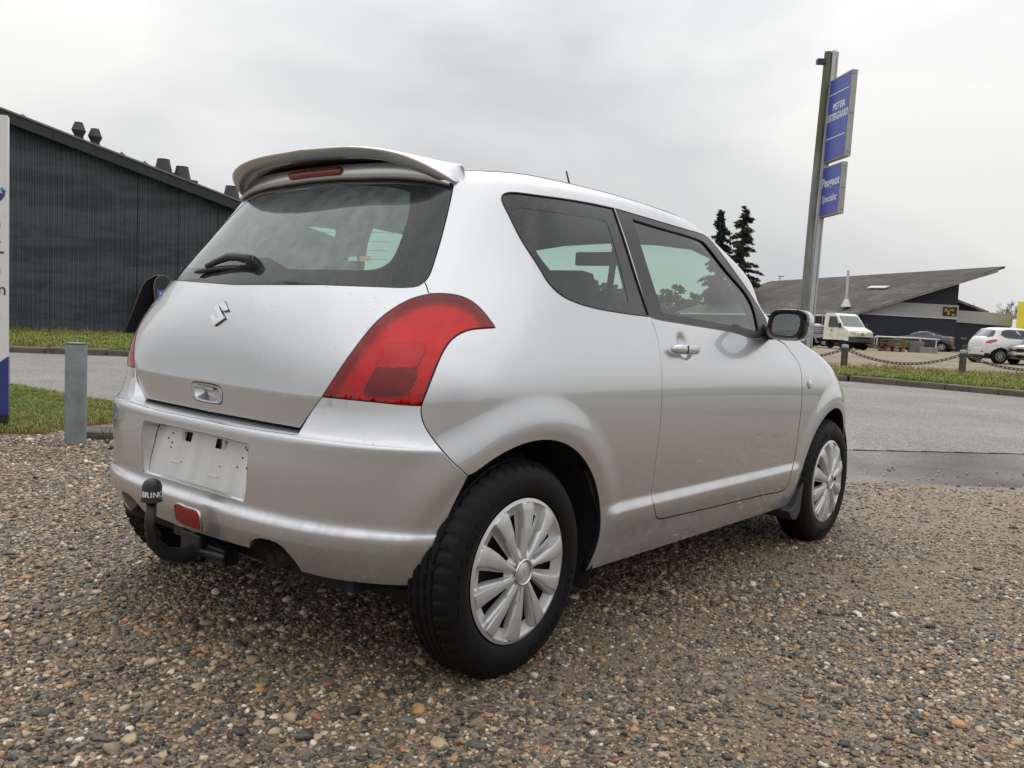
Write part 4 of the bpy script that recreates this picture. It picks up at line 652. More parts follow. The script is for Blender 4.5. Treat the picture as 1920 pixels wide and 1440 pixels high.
# tail lamps
def ribs(P,Nn,uv):
    d=np.hypot(P[:,1]*-1-.56,P[:,2]-.70)
    h=.0010*np.sin(d*2*math.pi/.0072)
    return P+Nn*h[:,None],Nn
def ribs2(P,Nn,uv):
    h=.0013*np.sin(P[:,1]*2*math.pi/.007);return P+Nn*h[:,None],Nn
tl=A('tail')
def recalc(D):  # true normals for the ribbed reflectors
    V,F,Nn=D;N2=np.zeros_like(V)
    for f in F:
        a=np.cross(V[f[1]]-V[f[0]],V[f[2]]-V[f[0]])
        for i in f:N2[i]+=a
    N2/=np.linalg.norm(N2,axis=1)[:,None]+1e-15;return V,F,N2
TR,TL=both('tail_lamp',panel_data(S,tl,[],.014,.0025,.002,.03),REDLENS,CAR,CAR)
both('lamp_reflector',recalc(panel_data(S,inset(S,tl,.004),[],.0042,0,-.026,-.026,ribs)),REDREF,TR,TL)
both('indicator_lamp',recalc(panel_data(S,A('tail_ind'),[],.004,.002,-.014,.010,ribs2)),AMBER,TR,TL)
both('reversing_lamp',recalc(panel_data(S,A('tail_rev'),[],.004,.002,-.014,.010,ribs2)),SMOKE,TR,TL)
q=clean(tl);strip('lamp_seal',S,np.concatenate([q,q[:1]]),.0022,-.003,BLACK,TR,mirror=TL)
# ------------------------------------------------------------------ rear bumper
cr_=A('crease_r');bw=A('bump_wedge');bt=A('bump_top')
bh=np.concatenate([[(0,cr_[-1,1])],cr_[::-1],bw[::-1][1:],bt[::-1][1:],A('seamB')[1:],A('bump_arch')[1:],A('bump_low')[1:],A('bump_notch')[1:],[(0,1.32)]])
pt=np.concatenate([[(0,A('plate_t')[-1,1]+.005)],A('plate_t')[::-1][:-1],A('plate_r'),A('plate_b')[1:],[(0,A('plate_b')[-1,1]-.005)]])
BUMP=put('rear_bumper',panel_data(B,mirrored(bh),[mirrored(pt)],.011,.0022,0,.03),PAINT,CAR)
# ledge between bumper edge and tailgate, with the two wedge faces beside it
def resample(P,n):
    d=np.concatenate([[0],np.cumsum(np.linalg.norm(np.diff(P,axis=0),axis=1))]);t=np.linspace(0,d[-1],n)
    return np.stack([np.interp(t,d,P[:,i]) for i in range(3)],1)
e1=B(*np.concatenate([cr_[::-1]]).T);e1[0,1]=0;e2=B(*bw[::-1].T)
i1=S(*hb.T);i1[0,1]=0;i2=S(*A('hatch_b')[::-1].T)
# side pieces end on the bumper's own top corner
Aout=np.concatenate([resample(e1,40),resample(e2,14)[1:]]);Ain=np.concatenate([resample(i1,40),resample(i2,14)[1:]])
Ain=Ain+np.array([.012,0,0])*np.linspace(1,1,len(Ain))[:,None]
Ain[:,2]-=.006*(np.arange(len(Ain))<40)
V=[];F=[]
for a,b in zip(Aout,Ain):
    for t in (0,.08,.35,.7,1,1.25):
        p=a+(b-a)*t
        if t==.08:p=p+np.array([0,0,.0015])
        V.append(p)
n=6
for i in range(len(Aout)-1):
    for j in range(n-1):F.append((i*n+j,i*n+j+1,(i+1)*n+j+1,(i+1)*n+j))
V=np.array(V);V2=V*[1,-1,1];F2=[tuple(k+len(V) for k in f[::-1]) for f in F]
o=mesh('bumper_ledge',np.concatenate([V,V2]),F+F2,PAINT,BUMP,True)
bm=bmesh.new();bm.from_mesh(o.data);bmesh.ops.remove_doubles(bm,verts=bm.verts,dist=.0004);bmesh.ops.recalc_face_normals(bm,faces=bm.faces);bm.to_mesh(o.data);bm.free()
try:o.data.set_sharp_from_angle(angle=.55)
except Exception:pass
# number plate recess
pl=inset(B,mirrored(pt),-.0012);P=B(pl[:,0],pl[:,1]);nb=normals_of(B,pl[:,0],pl[:,1])
def xf(z):return -.441-(.60-z)*.235
c=np.array([0,0,.523])
Pf=P.copy();Pf[:,1]*=.925;Pf[:,2]=.521+(P[:,2]-.523)*.90;Pf[:,0]=xf(Pf[:,2])
R0=P+nb*.0;R1=P*.985+Pf*.015-nb*.004;R2=P*.06+Pf*.94
V=np.concatenate([R0,R1,R2]);m_=len(P);F=[]
for j in range(2):
    for i in range(m_):F.append((j*m_+i,j*m_+(i+1)%m_,(j+1)*m_+(i+1)%m_,(j+1)*m_+i))
o=mesh('plate_recess',V,F,PAINT,BUMP,True)
bm=bmesh.new();bm.from_mesh(o.data);bmesh.ops.recalc_face_normals(bm,faces=bm.faces);bm.to_mesh(o.data);bm.free()
try:o.data.set_sharp_from_angle(angle=.6)
except Exception:pass
# plate mounting panel with lamp openings, screw holes and two slots
def pin(y,z):return np.array([xf(z),y,z])
PP=np.concatenate([Pf]);holes=[]
def yz_poly(pts):return np.array(pts,float)
outer=np.stack([Pf[:,1],Pf[:,2]],1)
lamps=[]
for s in (-1,1):
    y=s*.077;lamps.append(yz_poly([(y-.015,.561),(y+.015,.561),(y+.015,.588),(y-.015,.588)]))
def flat(outer,holes,h=.05):
    Q=[outer]+list(holes);allp=np.concatenate(Q);ed=[];k=0
    for q in Q:
        n=len(q);ed+=[(k+i,k+(i+1)%n) for i in range(n)];k+=n
    r=delaunay_2d_cdt([Vector(p) for p in allp],ed,[],0,1e-7)
    V2=np.array([tuple(p) for p in r[0]]);F=[f for f in r[2]];c=np.array([V2[list(f)].mean(0) for f in F]);ok=inside(c,outer)
    for q in holes:ok&=~inside(c,q)
    return V2,[f for f,o_ in zip(F,ok) if o_]
V2,F=flat(outer,lamps)
PLT=mesh('plate_panel',[pin(y,z) for y,z in V2],F,PLATE,BUMP)
bm=bmesh.new();bm.from_mesh(PLT.data);bmesh.ops.recalc_face_normals(bm,faces=bm.faces);bm.to_mesh(PLT.data);bm.free()
for s in (-1,1):
    y=s*.077;b=MB();b.box((xf(.5745)+.022,y,.5745),(.034,.034,.031)).build('plate_lamp_socket',DARK,PLT)
    y2=s*.103;MB().box((xf(.572)-.001,y2,.572),(.004,.016,.030)).build('plate_lamp_clip',PLATE,PLT,bevel=.001)
sp=[(.165,.575),(.183,.557),(.157,.547),(.158,.533),(-.203,.580),(-.211,.575),(-.2,.552),(-.185,.525),(-.228,.528),(-.105,.515),(.085,.500)]
for y,z in sp:
    MB().tube([pin(y,z)+[-.0008,0,0],pin(y,z)+[.004,0,0]],.0032 if abs(y)>.15 else .0022,8).build('screw_hole',DARK,PLT)
for y,z in((.118,.497),(-.085,.487)):
    MB().box(pin(y,z)+[-.001,0,0],(.004,.048,.005)).build('plate_slot',WHITE,PLT,bevel=.001)
# fog lamp with its surround
fg=A('fog');FOG=put('fog_lamp',panel_data(B,fg,[],.008,.003,.004,.012),FOGLENS,BUMP)
put('fog_surround',panel_data(B,inset(B,fg,-.003),[fg],.006,0,.0042,.012),PAINT,FOG)
# ------------------------------------------------------------------ roof spoiler
def lat(y,tab):return pchip([t[0] for t in tab],[t[1] for t in tab],abs(y))
TX=[(0,-.158),(.2,-.155),(.3,-.149),(.4,-.125),(.45,-.095),(.49,-.045),(.515,.0)]
TZ=[(0,1.453),(.2,1.447),(.3,1.437),(.4,1.419),(.45,1.400),(.49,1.374),(.515,1.350)]
ys=np.concatenate([-np.linspace(.515,.3,26),np.linspace(-.3,.3,31)[1:-1],np.linspace(.3,.515,26)])
TH=[(0,.026),(.3,.027),(.42,.034),(.48,.032),(.515,.012)]
V=[];F=[];NP=12
def roof_z(x,y):
    # height of the roof skin near the rear edge (row 9.6 .. 13)
    zs=[];return float(pchip([0,.22,.44,.575,.62],[1.437,1.43,1.405,1.385,1.362],abs(y))+ .055*min(max(x,0),.3))
for y in ys:
    xt,zt,th=lat(y,TX),lat(y,TZ),lat(y,TH)
    xr=.10-.065*(abs(y)/.515)**3;zr_=roof_z(xr,y*1.02)+.006
    k=th/.026
    sec=[(xr,zr_-.004),(xr-.02,zr_+.004),((xr+xt)/2+.02,(zr_*.52+zt*.48)+.007),(xt+.035,zt+.003),(xt+.006,zt+.001),(xt,zt-.003),(xt+.005,zt-.010*k),(xt+.020,zt-.024*k),(xt+.040,zt-.030*k),(xt+.075,zt-.024*k),((xr+xt)/2+.02,min(zt,zr_)-.016),(xr,zr_-.02)]
    V+=[(x,y,z) for x,z in sec]
for i in range(len(ys)-1):
    for j in range(NP):F.append((i*NP+j,i*NP+(j+1)%NP,(i+1)*NP+(j+1)%NP,(i+1)*NP+j))
F+=[tuple(range(NP)),tuple(range((len(ys)-1)*NP,len(ys)*NP))[::-1]]
SPO=mesh('roof_spoiler',V,F,PAINT,CAR,True)
bm=bmesh.new();bm.from_mesh(SPO.data);bmesh.ops.recalc_face_normals(bm,faces=bm.faces);bm.to_mesh(SPO.data);bm.free()
mo=SPO.modifiers.new('smooth','SUBSURF');mo.levels=1;mo.render_levels=2
# the panel under the wing that carries the brake lamp
rt=np.concatenate([A('rw_t'),[(0,9.62)]]);Pb=S(rt[:,0],rt[:,1]);Pb[-1,1]=0
Pb=resample(Pb,40);Hh=[(0,.042),(.25,.044),(.38,.042),(.45,.032),(.49,.014),(.51,.004)]
V=[];F=[];NP=7
pts=np.concatenate([Pb,(Pb*[1,-1,1])[::-1][1:]])
for p in pts:
    h=lat(p[1],Hh);x,y,z=p
    sec=[(x+.006,z-.003),(x-.012,z-.006),(x-.018,z+.004),(x-.016,z+h*.6),(x-.012,z+h*.92),(x-.004,z+h),(x+.09,z+h*.9+.012)]
    V+=[(a,y,c_) for a,c_ in sec]
for i in range(len(pts)-1):
    for j in range(NP-1):F.append((i*NP+j,i*NP+j+1,(i+1)*NP+j+1,(i+1)*NP+j))
PB=mesh('spoiler_panel',V,F,PAINT,SPO,True)
bm=bmesh.new();bm.from_mesh(PB.data);bmesh.ops.recalc_face_normals(bm,faces=bm.faces);bm.to_mesh(PB.data);bm.free()
def on_pb(y,t):
    i=np.abs(pts[:,1]-y).argmin();x,_,z=pts[i];z=np.interp(y,pts[::-1,1][::1] if pts[0,1]>pts[-1,1] else pts[:,1],pts[::-1,2] if pts[0,1]>pts[-1,1] else pts[:,2]);x=np.interp(y,pts[::-1,1] if pts[0,1]>pts[-1,1] else pts[:,1],pts[::-1,0] if pts[0,1]>pts[-1,1] else pts[:,0])
    return np.array([x-.0185,y,z+.042*t])
V=[];F=[];yy=np.linspace(-.090,.165,34)
for k,y in enumerate(yy):
    e=min(1,max(.35,math.sqrt(max(0,1-max(0,abs((y-.0375)/.1275)-.88)**2/.14**2))))
    a=on_pb(y,.5-.34*e);b=on_pb(y,.5+.36*e)
    V+=[a+[.004,0,0],a+[-.003,0,.001],(a+b)/2+[-.005,0,0],b+[-.003,0,-.001],b+[.004,0,0]]
for i in range(len(yy)-1):
    for j in range(4):F.append((i*5+j,i*5+j+1,(i+1)*5+j+1,(i+1)*5+j))
F+=[tuple(range(5)),tuple(range((len(yy)-1)*5,len(yy)*5))]
BR=mesh('brake_lamp',V,F,simple('dark_red_brake_lens',(.27,.012,.014),.12,coat=.6,var=.2,scale=40),SPO,True)
bm=bmesh.new();bm.from_mesh(BR.data);bmesh.ops.recalc_face_normals(bm,faces=bm.faces);bm.to_mesh(BR.data);bm.free()
# ------------------------------------------------------------------ rear wiper
w=A('wip');Pw=S(w[:,0],w[:,1]);nw=normals_of(S,w[:,0],w[:,1])
WIP=MB().tube([Pw[0]-nw[0]*.002,Pw[0]+nw[0]*.010,Pw[0]+nw[0]*.026],[.022,.021,.016],14).build('rear_wiper',BLACK,HATCH,smooth=True,angle=.7)
arm=MB();pp=[Pw[0]+nw[0]*.022,Pw[1]+nw[1]*.024,Pw[2]+nw[2]*.024,Pw[3]+nw[3]*.020,Pw[4]+nw[4]*.016]
arm.tube(pp,[.014,.013,.013,.011,.008],8).build('wiper_arm',BLACK,WIP,smooth=True)
bl=MB();q0=Pw[1]+nw[1]*.010+np.array([0,0,-.022]);q1=Pw[5]+nw[5]*.010
ps=[q0+(q1-q0)*t+nw[3]*.004*math.sin(math.pi*t) for t in np.linspace(-.04,1.02,12)]
bl.tube(ps,[.005]+[.0085]*10+[.004],6).build('wiper_blade',BLACK,WIP,smooth=True)
# ------------------------------------------------------------------ stickers, antenna, side repeater
put('inspection_sticker',panel_data(S,A('stick'),[],.02,0,-.0045,0),STICK,RW)
put('round_sticker',panel_data(S,A('stick2'),[],.02,0,-.0045,0),PALE,RW)
un_=S(1.94,13.0);MB().tube([(1.33,0,1.455),(1.31,0,1.475),(1.225,0,1.622)],[.011,.006,.0036],8).build('roof_antenna',BLACK,CAR,smooth=True)
u_,v_=A('ind')[0];pc=S(u_,v_);nc=normals_of(S,np.array([u_]),np.array([v_]))[0]
for s in(1,-1):
    p=pc*[1,s,1];n=nc*[1,s,1];V=[];F=[]
    b=MB().tube([p-n*.002,p+n*.004,p+n*.009,p+n*.011],[.021,.020,.014,.004],18).build('side_repeater',WHITE,CAR,smooth=True)
# door handle over its cup
u_,v_=A('dh')[0];pc=S(u_,v_)
hp=[]
for t in np.linspace(-.092,.092,13):
    g=uv_of(S,(pc[0]-.034+t,pc[2]-.006),[0,2],(u_,v_))
    hp.append(S0(*g)+np.array([0,-(.031-.016*(abs(t)/.088)**3),0]))
hp=np.array(hp)
for s in(1,-1):
    Q=hp*[1,s,1];V=[];F=[];n=12
    for i,p in enumerate(Q):
        t=abs(i-6)/6;hz=.0165*(1-.25*t**4)*(1 if i not in(0,12) else .6);hy=.0095*(1 if i not in(0,12) else .6)
        for k in range(n):
            a=2*math.pi*k/n;V.append(p+[0,hy*math.sin(a),hz*math.copysign(abs(math.cos(a))**.8,math.cos(a))])
    for i in range(12):
        for k in range(n):F.append((i*n+k,i*n+(k+1)%n,(i+1)*n+(k+1)%n,(i+1)*n+k))
    F+=[tuple(range(n)),tuple(range(12*n,13*n))[::-1]]
    o=mesh('door_handle',V,F,PAINT,DR if s==1 else DL,True)
    bm=bmesh.new();bm.from_mesh(o.data);bmesh.ops.recalc_face_normals(bm,faces=bm.faces);bm.to_mesh(o.data);bm.free()
    c=hp[9]*[1,s,1]+np.array([0,-.008*s,0])
    MB().box(hp[4]*[1,s,1]+np.array([0,-.0092*s,0]),(.002,.004,.03)).build('handle_joint',BLACK,o)
# ------------------------------------------------------------------ mirrors
def rrect(cy,cz,hy,hz,k,n=28,skew=0):
    out=[]
    for i in range(n):
        a=2*math.pi*i/n;c,s_=math.cos(a),math.sin(a)
        y=math.copysign(abs(c)**(2/k),c)*hy;z=math.copysign(abs(s_)**(2/k),s_)*hz
        out.append((cy+y+skew*z,cz+z))
    return np.array(out)
for s in(1,-1):
    secs=[(1.572,.070,.052),(1.566,.080,.061),(1.585,.083,.064),(1.63,.082,.063),(1.68,.070,.054),(1.71,.050,.038),(1.722,.022,.018)]
    rings=[]
    for x,hy,hz in secs:
        q=rrect(-.883,1.021,hy,hz,3.4,28,-.10);rings.append(np.stack([np.full(28,x),q[:,0]*s,q[:,1]],1))
    front=ring_mesh('door_mirror',rings[2:],PAINT,DR if s==1 else DL,True)
    ring_mesh('mirror_rim',[rings[3]*[1,1,1]+[0,0,0],rings[2]+[-.002,0,0],rings[1],rings[0],(rings[0]-rings[0].mean(0))*.97+rings[0].mean(0)+[.006,0,0]],BLACKGLOSS,front,False)
    gl=(rings[0]-rings[0].mean(0))*[1,.80,.83]+rings[0].mean(0)+[.002,.006*s,0]
    # mirror glass, its face turned slightly inward
    ring_mesh('mirror_glass',[gl+[.004,0,0],gl],MIRROR,front,True,False)
    r0=(rings[0]-rings[0].mean(0))*[1,.96,.96]+rings[0].mean(0)
    ring_mesh('mirror_housing',[r0+[.002,0,0],gl*1+[.0035,0,0]],BLACK,front,False)
    MB().tube([(1.66,-.74*s*1,.99),(1.655,-.80*s,.985),(1.65,-.85*s,.98)],[.035,.028,.02],10).build('mirror_stalk',BLACK,front,smooth=True)
# ------------------------------------------------------------------ interior
def rbox(name,c,d,mat,bev,rx=0,ry=0,parent=CAR):
    b=MB().box((0,0,0),d);o=b.build(name,mat,parent,bevel=bev,smooth=True);o.location=c;o.rotation_euler=(rx,ry,0);return o
for y in(-.36,.36):
    st=rbox('front_seat',(1.12,y,.50),(.50,.48,.16),SEAT,.05)
    b=MB().box((0,0,0),(.13,.46,.60)).build('seat_back',SEAT,st,bevel=.05,smooth=True);b.location=(-.28,0,.30);b.rotation_euler=(0,-.22,0)
    b=MB().box((0,0,0),(.08,.24,.14)).build('head_rest',SEAT,st,bevel=.04,smooth=True);b.location=(-.35,0,.595);b.rotation_euler=(0,-.15,0)
rs=rbox('rear_seat',(.28,0,.50),(.46,1.16,.16),SEAT,.05)
b=MB().box((0,0,0),(.13,1.16,.54)).build('seat_back',SEAT,rs,bevel=.05,smooth=True);b.location=(-.26,0,.28);b.rotation_euler=(0,-.25,0)
for y in(-.33,.33):
    b=MB().box((0,0,0),(.07,.24,.11)).build('head_rest',SEAT,rs,bevel=.04,smooth=True);b.location=(-.33,y,.535)
rbox('dashboard',(1.92,0,.82),(.42,1.40,.26),TRIM,.06)
sw=MB();sw.tube([(0,.185*math.cos(a),.185*math.sin(a)) for a in np.linspace(0,2*math.pi,30)],.016,8,False)
sw.box((.01,0,0),(.03,.14,.10)).box((.01,0,-.02),(.02,.34,.03))
o=sw.build('steering_wheel',BLACK,CAR,smooth=True);o.location=(1.60,.37,.86);o.rotation_euler=(0,.42,0)
o=rbox('rear_view_mirror',(1.50,0,1.275),(.03,.22,.062),BLACK,.01);MB().box((-.0165,0,0),(.003,.20,.050)).build('mirror_glass',MIRROR,o)
# parcel shelf and floor
rbox('parcel_shelf',(-.13,0,.93),(.34,.98,.02),TRIM,.005)
# belt seen in the rear window and quarter window
MB().tube([(.62,-.665,1.28),(.60,-.66,1.1),(.66,-.60,.85),(.8,-.55,.6)],.012,5).build('seat_belt',BLACK,CAR)
MB().box((1.2,0,.235),(2.9,1.30,.03)).box((-.12,0,.30),(.5,1.15,.10)).build('underbody',DARK,CAR)
for cx in(rx,fx):
    for s in(1,-1):
        n=26;V=[];F=[]
        for k in range(n):
            a=math.radians(-22)+math.radians((206 if cx<1 else 224)-6)*k/(n-1);r=.372+ (0 if a<math.radians(130) or cx>1 else -.03*min(1,(a-math.radians(130))/.3))
            for y in((.80 if a<2.2 or cx>1 else .64),.62,.45):V.append((cx+r*math.cos(a)*(1 if y<.8 else .985),-s*y,.30+r*math.sin(a)*(1 if y<.8 else .985)))
        for k in range(n-1):
            for j in range(2):F.append((k*3+j,k*3+j+1,(k+1)*3+j+1,(k+1)*3+j))
        c0_=len(V);V.append((cx,-s*.45,.30))
        for k in range(n-1):F.append((k*3+2,c0_,(k+1)*3+2))
        mesh('wheel_arch_liner',V,F,DARK,CAR)
# mud flaps in front
for s in(1,-1):
    poly=[(2.035,.33),(2.020,.20),(1.975,.165),(1.93,.175),(1.885,.215),(1.96,.235),(2.0,.29)]
    o=MB().prism(poly,lambda p,t:np.array([p[0],-s*t,p[1]]),.69,.835).build('mud_flap',BLACK,CAR,bevel=.004)
# ------------------------------------------------------------------ tow bar and exhaust
TOWB=simple('black_tow_steel',(.007,.007,.008),.45,var=.3,scale=60)
TB=MB().tube([(-.30,0,.285),(-.43,0,.262),(-.50,0,.246),(-.555,0,.262),(-.590,0,.298),(-.602,0,.345),(-.600,0,.42)],[.030,.028,.024,.020,.0175,.0155,.0140],14).build('tow_bar',TOWB,CAR,smooth=True)
MB().box((-.40,0,.275),(.16,.10,.07)).build('tow_bracket',TOWB,TB,bevel=.004);MB().box((-.44,-.10,.262),(.05,.09,.05)).build('tow_socket',TOWB,TB,bevel=.006)
MB().box((-.40,.06,.30),(.10,.16,.05)).build('tow_bracket',TOWB,TB,bevel=.004);MB().tube([(-.47,-.03,.262),(-.47,-.16,.27)],.012,8).build('socket_cable',TOWB,TB,smooth=True);MB().tube([(-.585,0,.318),(-.585,.032,.318)],.016,12).build('locking_knob',TOWB,TB)
BC=MB().lathe([(0,.062),(.012,.061),(.021,.055),(.0255,.045),(.0265,.014),(.029,.0),(.020,-.002)],22).build('ball_cover',TOWB,TB,smooth=True,angle=.8);BC.location=(-.600,0,.416)
tm=[]
fwd=np.array([-.6,0,0]);
# the maker's name on the ball cover, wrapped round it
for i,ch in enumerate('BRINK'):
    a=math.radians(190+i*24);n=np.array([math.cos(a),math.sin(a),0]);t=np.array([-n[1],n[0],0])
    M4=frame_matrix(np.array([0,0,.021])+n*.0268,t,np.array([0,0,1.]),n)
    text_mesh('cover_letter',ch,.0205,WHITE,M4,BC,.0005,bold=.0006)
EX=MB().tube([(-.10,-.31,.30),(-.36,-.305,.292),(-.415,-.300,.286)],.027,18,False).tube([(-.415,-.300,.286),(-.36,-.305,.292),(-.2,-.308,.295)],.0235,18,False).build('exhaust_pipe',RUST,CAR,smooth=True)
MB().box((-.20,-.30,.30),(.05,.05,.05)).build('exhaust_plug',DARK,EX)
# ------------------------------------------------------------------ wheels
def hub_height(r,phi):
    """phi: angle from the middle of a spoke in radians (36 degrees apart) -> (height, open?)"""
    pitch=math.radians(36);a=abs(phi)*r
    ws=np.interp(r,[.03,.055,.075,.11,.15,.172,.186],[.008,.0092,.0112,.0165,.0225,.0262,.027])
    half=pitch*r/2;ws=min(ws,half*.74)
    face=.004*math.cos(min(1,a/ws)*1.3) if a<ws else 0
    prof=np.interp(r,[0,.03,.06,.12,.17,.186,.198],[.012,.011,.013,.014,.009,.005,.0])
    edge=min(max((a-ws)/.0035,0),1);edge=edge*edge*(3-2*edge)
    if r<.062:edge*=max(0,min(1,(r-.040)/.022))
    # step on one side of the spoke
    st=.0035 if (phi>0 and a>ws*.55 and a<=ws) else 0
    low=np.interp(r,[.04,.07,.15,.165,.184,.192],[.006,-.004,-.012,-.010,-.004,.002])
    if r>.187:h=prof
    else:h=(prof+face-st)*(1-edge)+low*edge
    gap=a-ws-.004
    op=gap>0 and .064<r<.157
    if op and r<.085: op=gap>.0015
    return h,op
def make_hubcap():
    nr=np.concatenate([[.0,.015,.03],np.linspace(.034,.0635,9),[.0645],np.linspace(.068,.153,26),[.1565,.1575],np.linspace(.161,.185,8),[.1865,.1885,.191,.195,.198]]);V=[];ops=[]
    fr_=list(np.linspace(-1,.5,14))+[.56]+list(np.linspace(.62,1,6));ncol=None
    for r in nr:
        r_=max(r,1e-4);pitch=math.radians(36);sw=.10*math.sin((r-.03)/.16*2.2)
        ws=np.interp(r,[.03,.055,.075,.11,.15,.172,.186],[.008,.0092,.0112,.0165,.0225,.0262,.027]);half=pitch*r_/2;ws=min(ws,half*.74);ed=min(.0035,(half-ws)*.3)
        g0,g1=ws+ed,2*half-ws-ed
        a=[f*ws for f in fr_]+[ws+ed*.5]+list(np.linspace(g0,g1,9))+[g1+ed*.5]
        ncol=len(a)
        for k in range(10):
            for c,x in enumerate(a):
                th=k*pitch+sw+x/r_;ph=x/r_ if x<=half else x/r_-pitch
                h,o=hub_height(r_,ph);V.append((r*math.sin(th),-h,r*math.cos(th)));ops.append(22<=c<=28 and .0640<r<.1570 )
    n=10*ncol;F=[]
    for i in range(len(nr)-1):
        for k in range(n):
            q=(i*n+k,i*n+(k+1)%n,(i+1)*n+(k+1)%n,(i+1)*n+k)
            if all(ops[z] for z in q):continue
            F.append(q)
    return np.array(V),F
HV,HF=make_hubcap()
def tyre_mesh(R=.2985,w=.152):
    # half-profile (radius, y) outside -> inside; y=0 on the outer face plane
    prof=[(.196,.020),(.199,.006),(.206,-.002),(.222,-.007),(.245,-.009),(.262,-.006),(.272,.001),(.277,.002),(.283,.008),(.290,.016),(.2935,.024)]
    yt=np.linspace(.030,w-.030,30);prof+=[(R,y) for y in yt]
    prof+=[(.2935,w-.024),(.283,w-.008),(.262,w+.006),(.23,w+.008),(.20,w-.01),(.196,w-.02)]
    nth=360;V=[];F=[];m_=len(prof)
    for k in range(nth):
        a=2*math.pi*k/nth
        for j,(r,y) in enumerate(prof):
            rr=r
            if r>=R-1e-6:
                yy=(y-w/2)
                if min(abs(yy-g) for g in(-.036,-.012,.012,.036))<.0035:rr-=.006
                elif abs(yy)>.038 and (k%8)<2:rr-=.005
                elif abs(yy)<.038 and ((k+int(abs(yy)*300))%10)<1:rr-=.003
            elif r in(.290,.2935):
                if (k%8)<3:rr-=.0035
            elif r==.283 and (k%8)<2:rr-=.003
            V.append((rr*math.sin(a),y,rr*math.cos(a)))
    for k in range(nth):
        for j in range(m_-1):F.append((k*m_+j,k*m_+j+1,((k+1)%nth)*m_+j+1,((k+1)%nth)*m_+j))
    return np.array(V),F
TV,TF=tyre_mesh()
def make_wheel():
    root=empty('wheel')
    ty=mesh('tyre',TV,TF,RUBBER,root,True)
    bm=bmesh.new();bm.from_mesh(ty.data);bmesh.ops.recalc_face_normals(bm,faces=bm.faces);bm.to_mesh(ty.data);bm.free()
    try:ty.data.set_sharp_from_angle(angle=.7)
    except Exception:pass
    b=MB()
    for i,ch in enumerate('TYFOON'):
        a=math.radians(258+i*9.5)
        o_=np.array([math.sin(a)*.240,-.0095,math.cos(a)*.240]);up=np.array([math.sin(a),0,math.cos(a)]);rt_=np.array([math.cos(a),0,-math.sin(a)])
        text_mesh('tyre_letter',ch,.034,RUBBER,frame_matrix(o_,rt_,up,np.array([0,-1.,0])),ty,.001,bold=.0006)
    for i,ch in enumerate('FOUR SEASON'):
        if ch==' ':continue
        a=math.radians(100+i*6.5)
        o_=np.array([math.sin(a)*.240,-.0095,math.cos(a)*.240]);up=np.array([math.sin(a),0,math.cos(a)]);rt_=np.array([math.cos(a),0,-math.sin(a)])
        text_mesh('tyre_letter',ch,.022,RUBBER,frame_matrix(o_,rt_,up,np.array([0,-1.,0])),ty,.0008,bold=.0004)
    hc=mesh('hubcap',HV,HF,HUB,root,True)
    bm=bmesh.new();bm.from_mesh(hc.data);bmesh.ops.remove_doubles(bm,verts=bm.verts,dist=1e-6);bmesh.ops.recalc_face_normals(bm,faces=bm.faces);bm.to_mesh(hc.data);bm.free()
    try:hc.data.set_sharp_from_angle(angle=.75)
    except Exception:pass
    MB().tube([(.0335*math.sin(a),-.0165,.0335*math.cos(a)) for a in np.linspace(0,2*math.pi,40)],.0035,8,False).build('centre_ring',CHROME,hc,smooth=True)
    MB().lathe([(0,.0),(.031,.0),(.033,-.004)],32).build('centre_cap',HUB,hc,smooth=True)
    cc=[o for o in hc.children if o.name.startswith('centre_cap')][-1];cc.rotation_euler=(math.pi/2,0,0);cc.location=(0,-.0155,0)
    b=MB().lathe([(.02,-.035),(.10,-.035),(.17,-.025),(.195,-.008),(.197,-.03),(.197,-.12)],40);b.build('steel_rim',DARK,root,smooth=True).rotation_euler=(math.pi/2,0,0)
    bd=MB().lathe([(.0,-.05),(.135,-.05),(.135,-.06),(.0,-.06)],32).build('brake_disc',simple('brake_steel',(.10,.095,.09),.5,.6),root);bd.rotation_euler=(math.pi/2,0,0)
    return root
WHEEL=make_wheel();WHEEL.parent=CAR;WHEEL.location=(0,-.822,.297);WHEEL.rotation_euler=(0,.0,0)
for (x,y,rz,ry) in((2.38,-.822,0,.55),(0,.772,math.pi,0),(2.38,.79,math.pi,.3)):
    c=copy_tree(WHEEL,CAR);c.location=(x,y,.297);c.rotation_euler=(0,ry,rz)
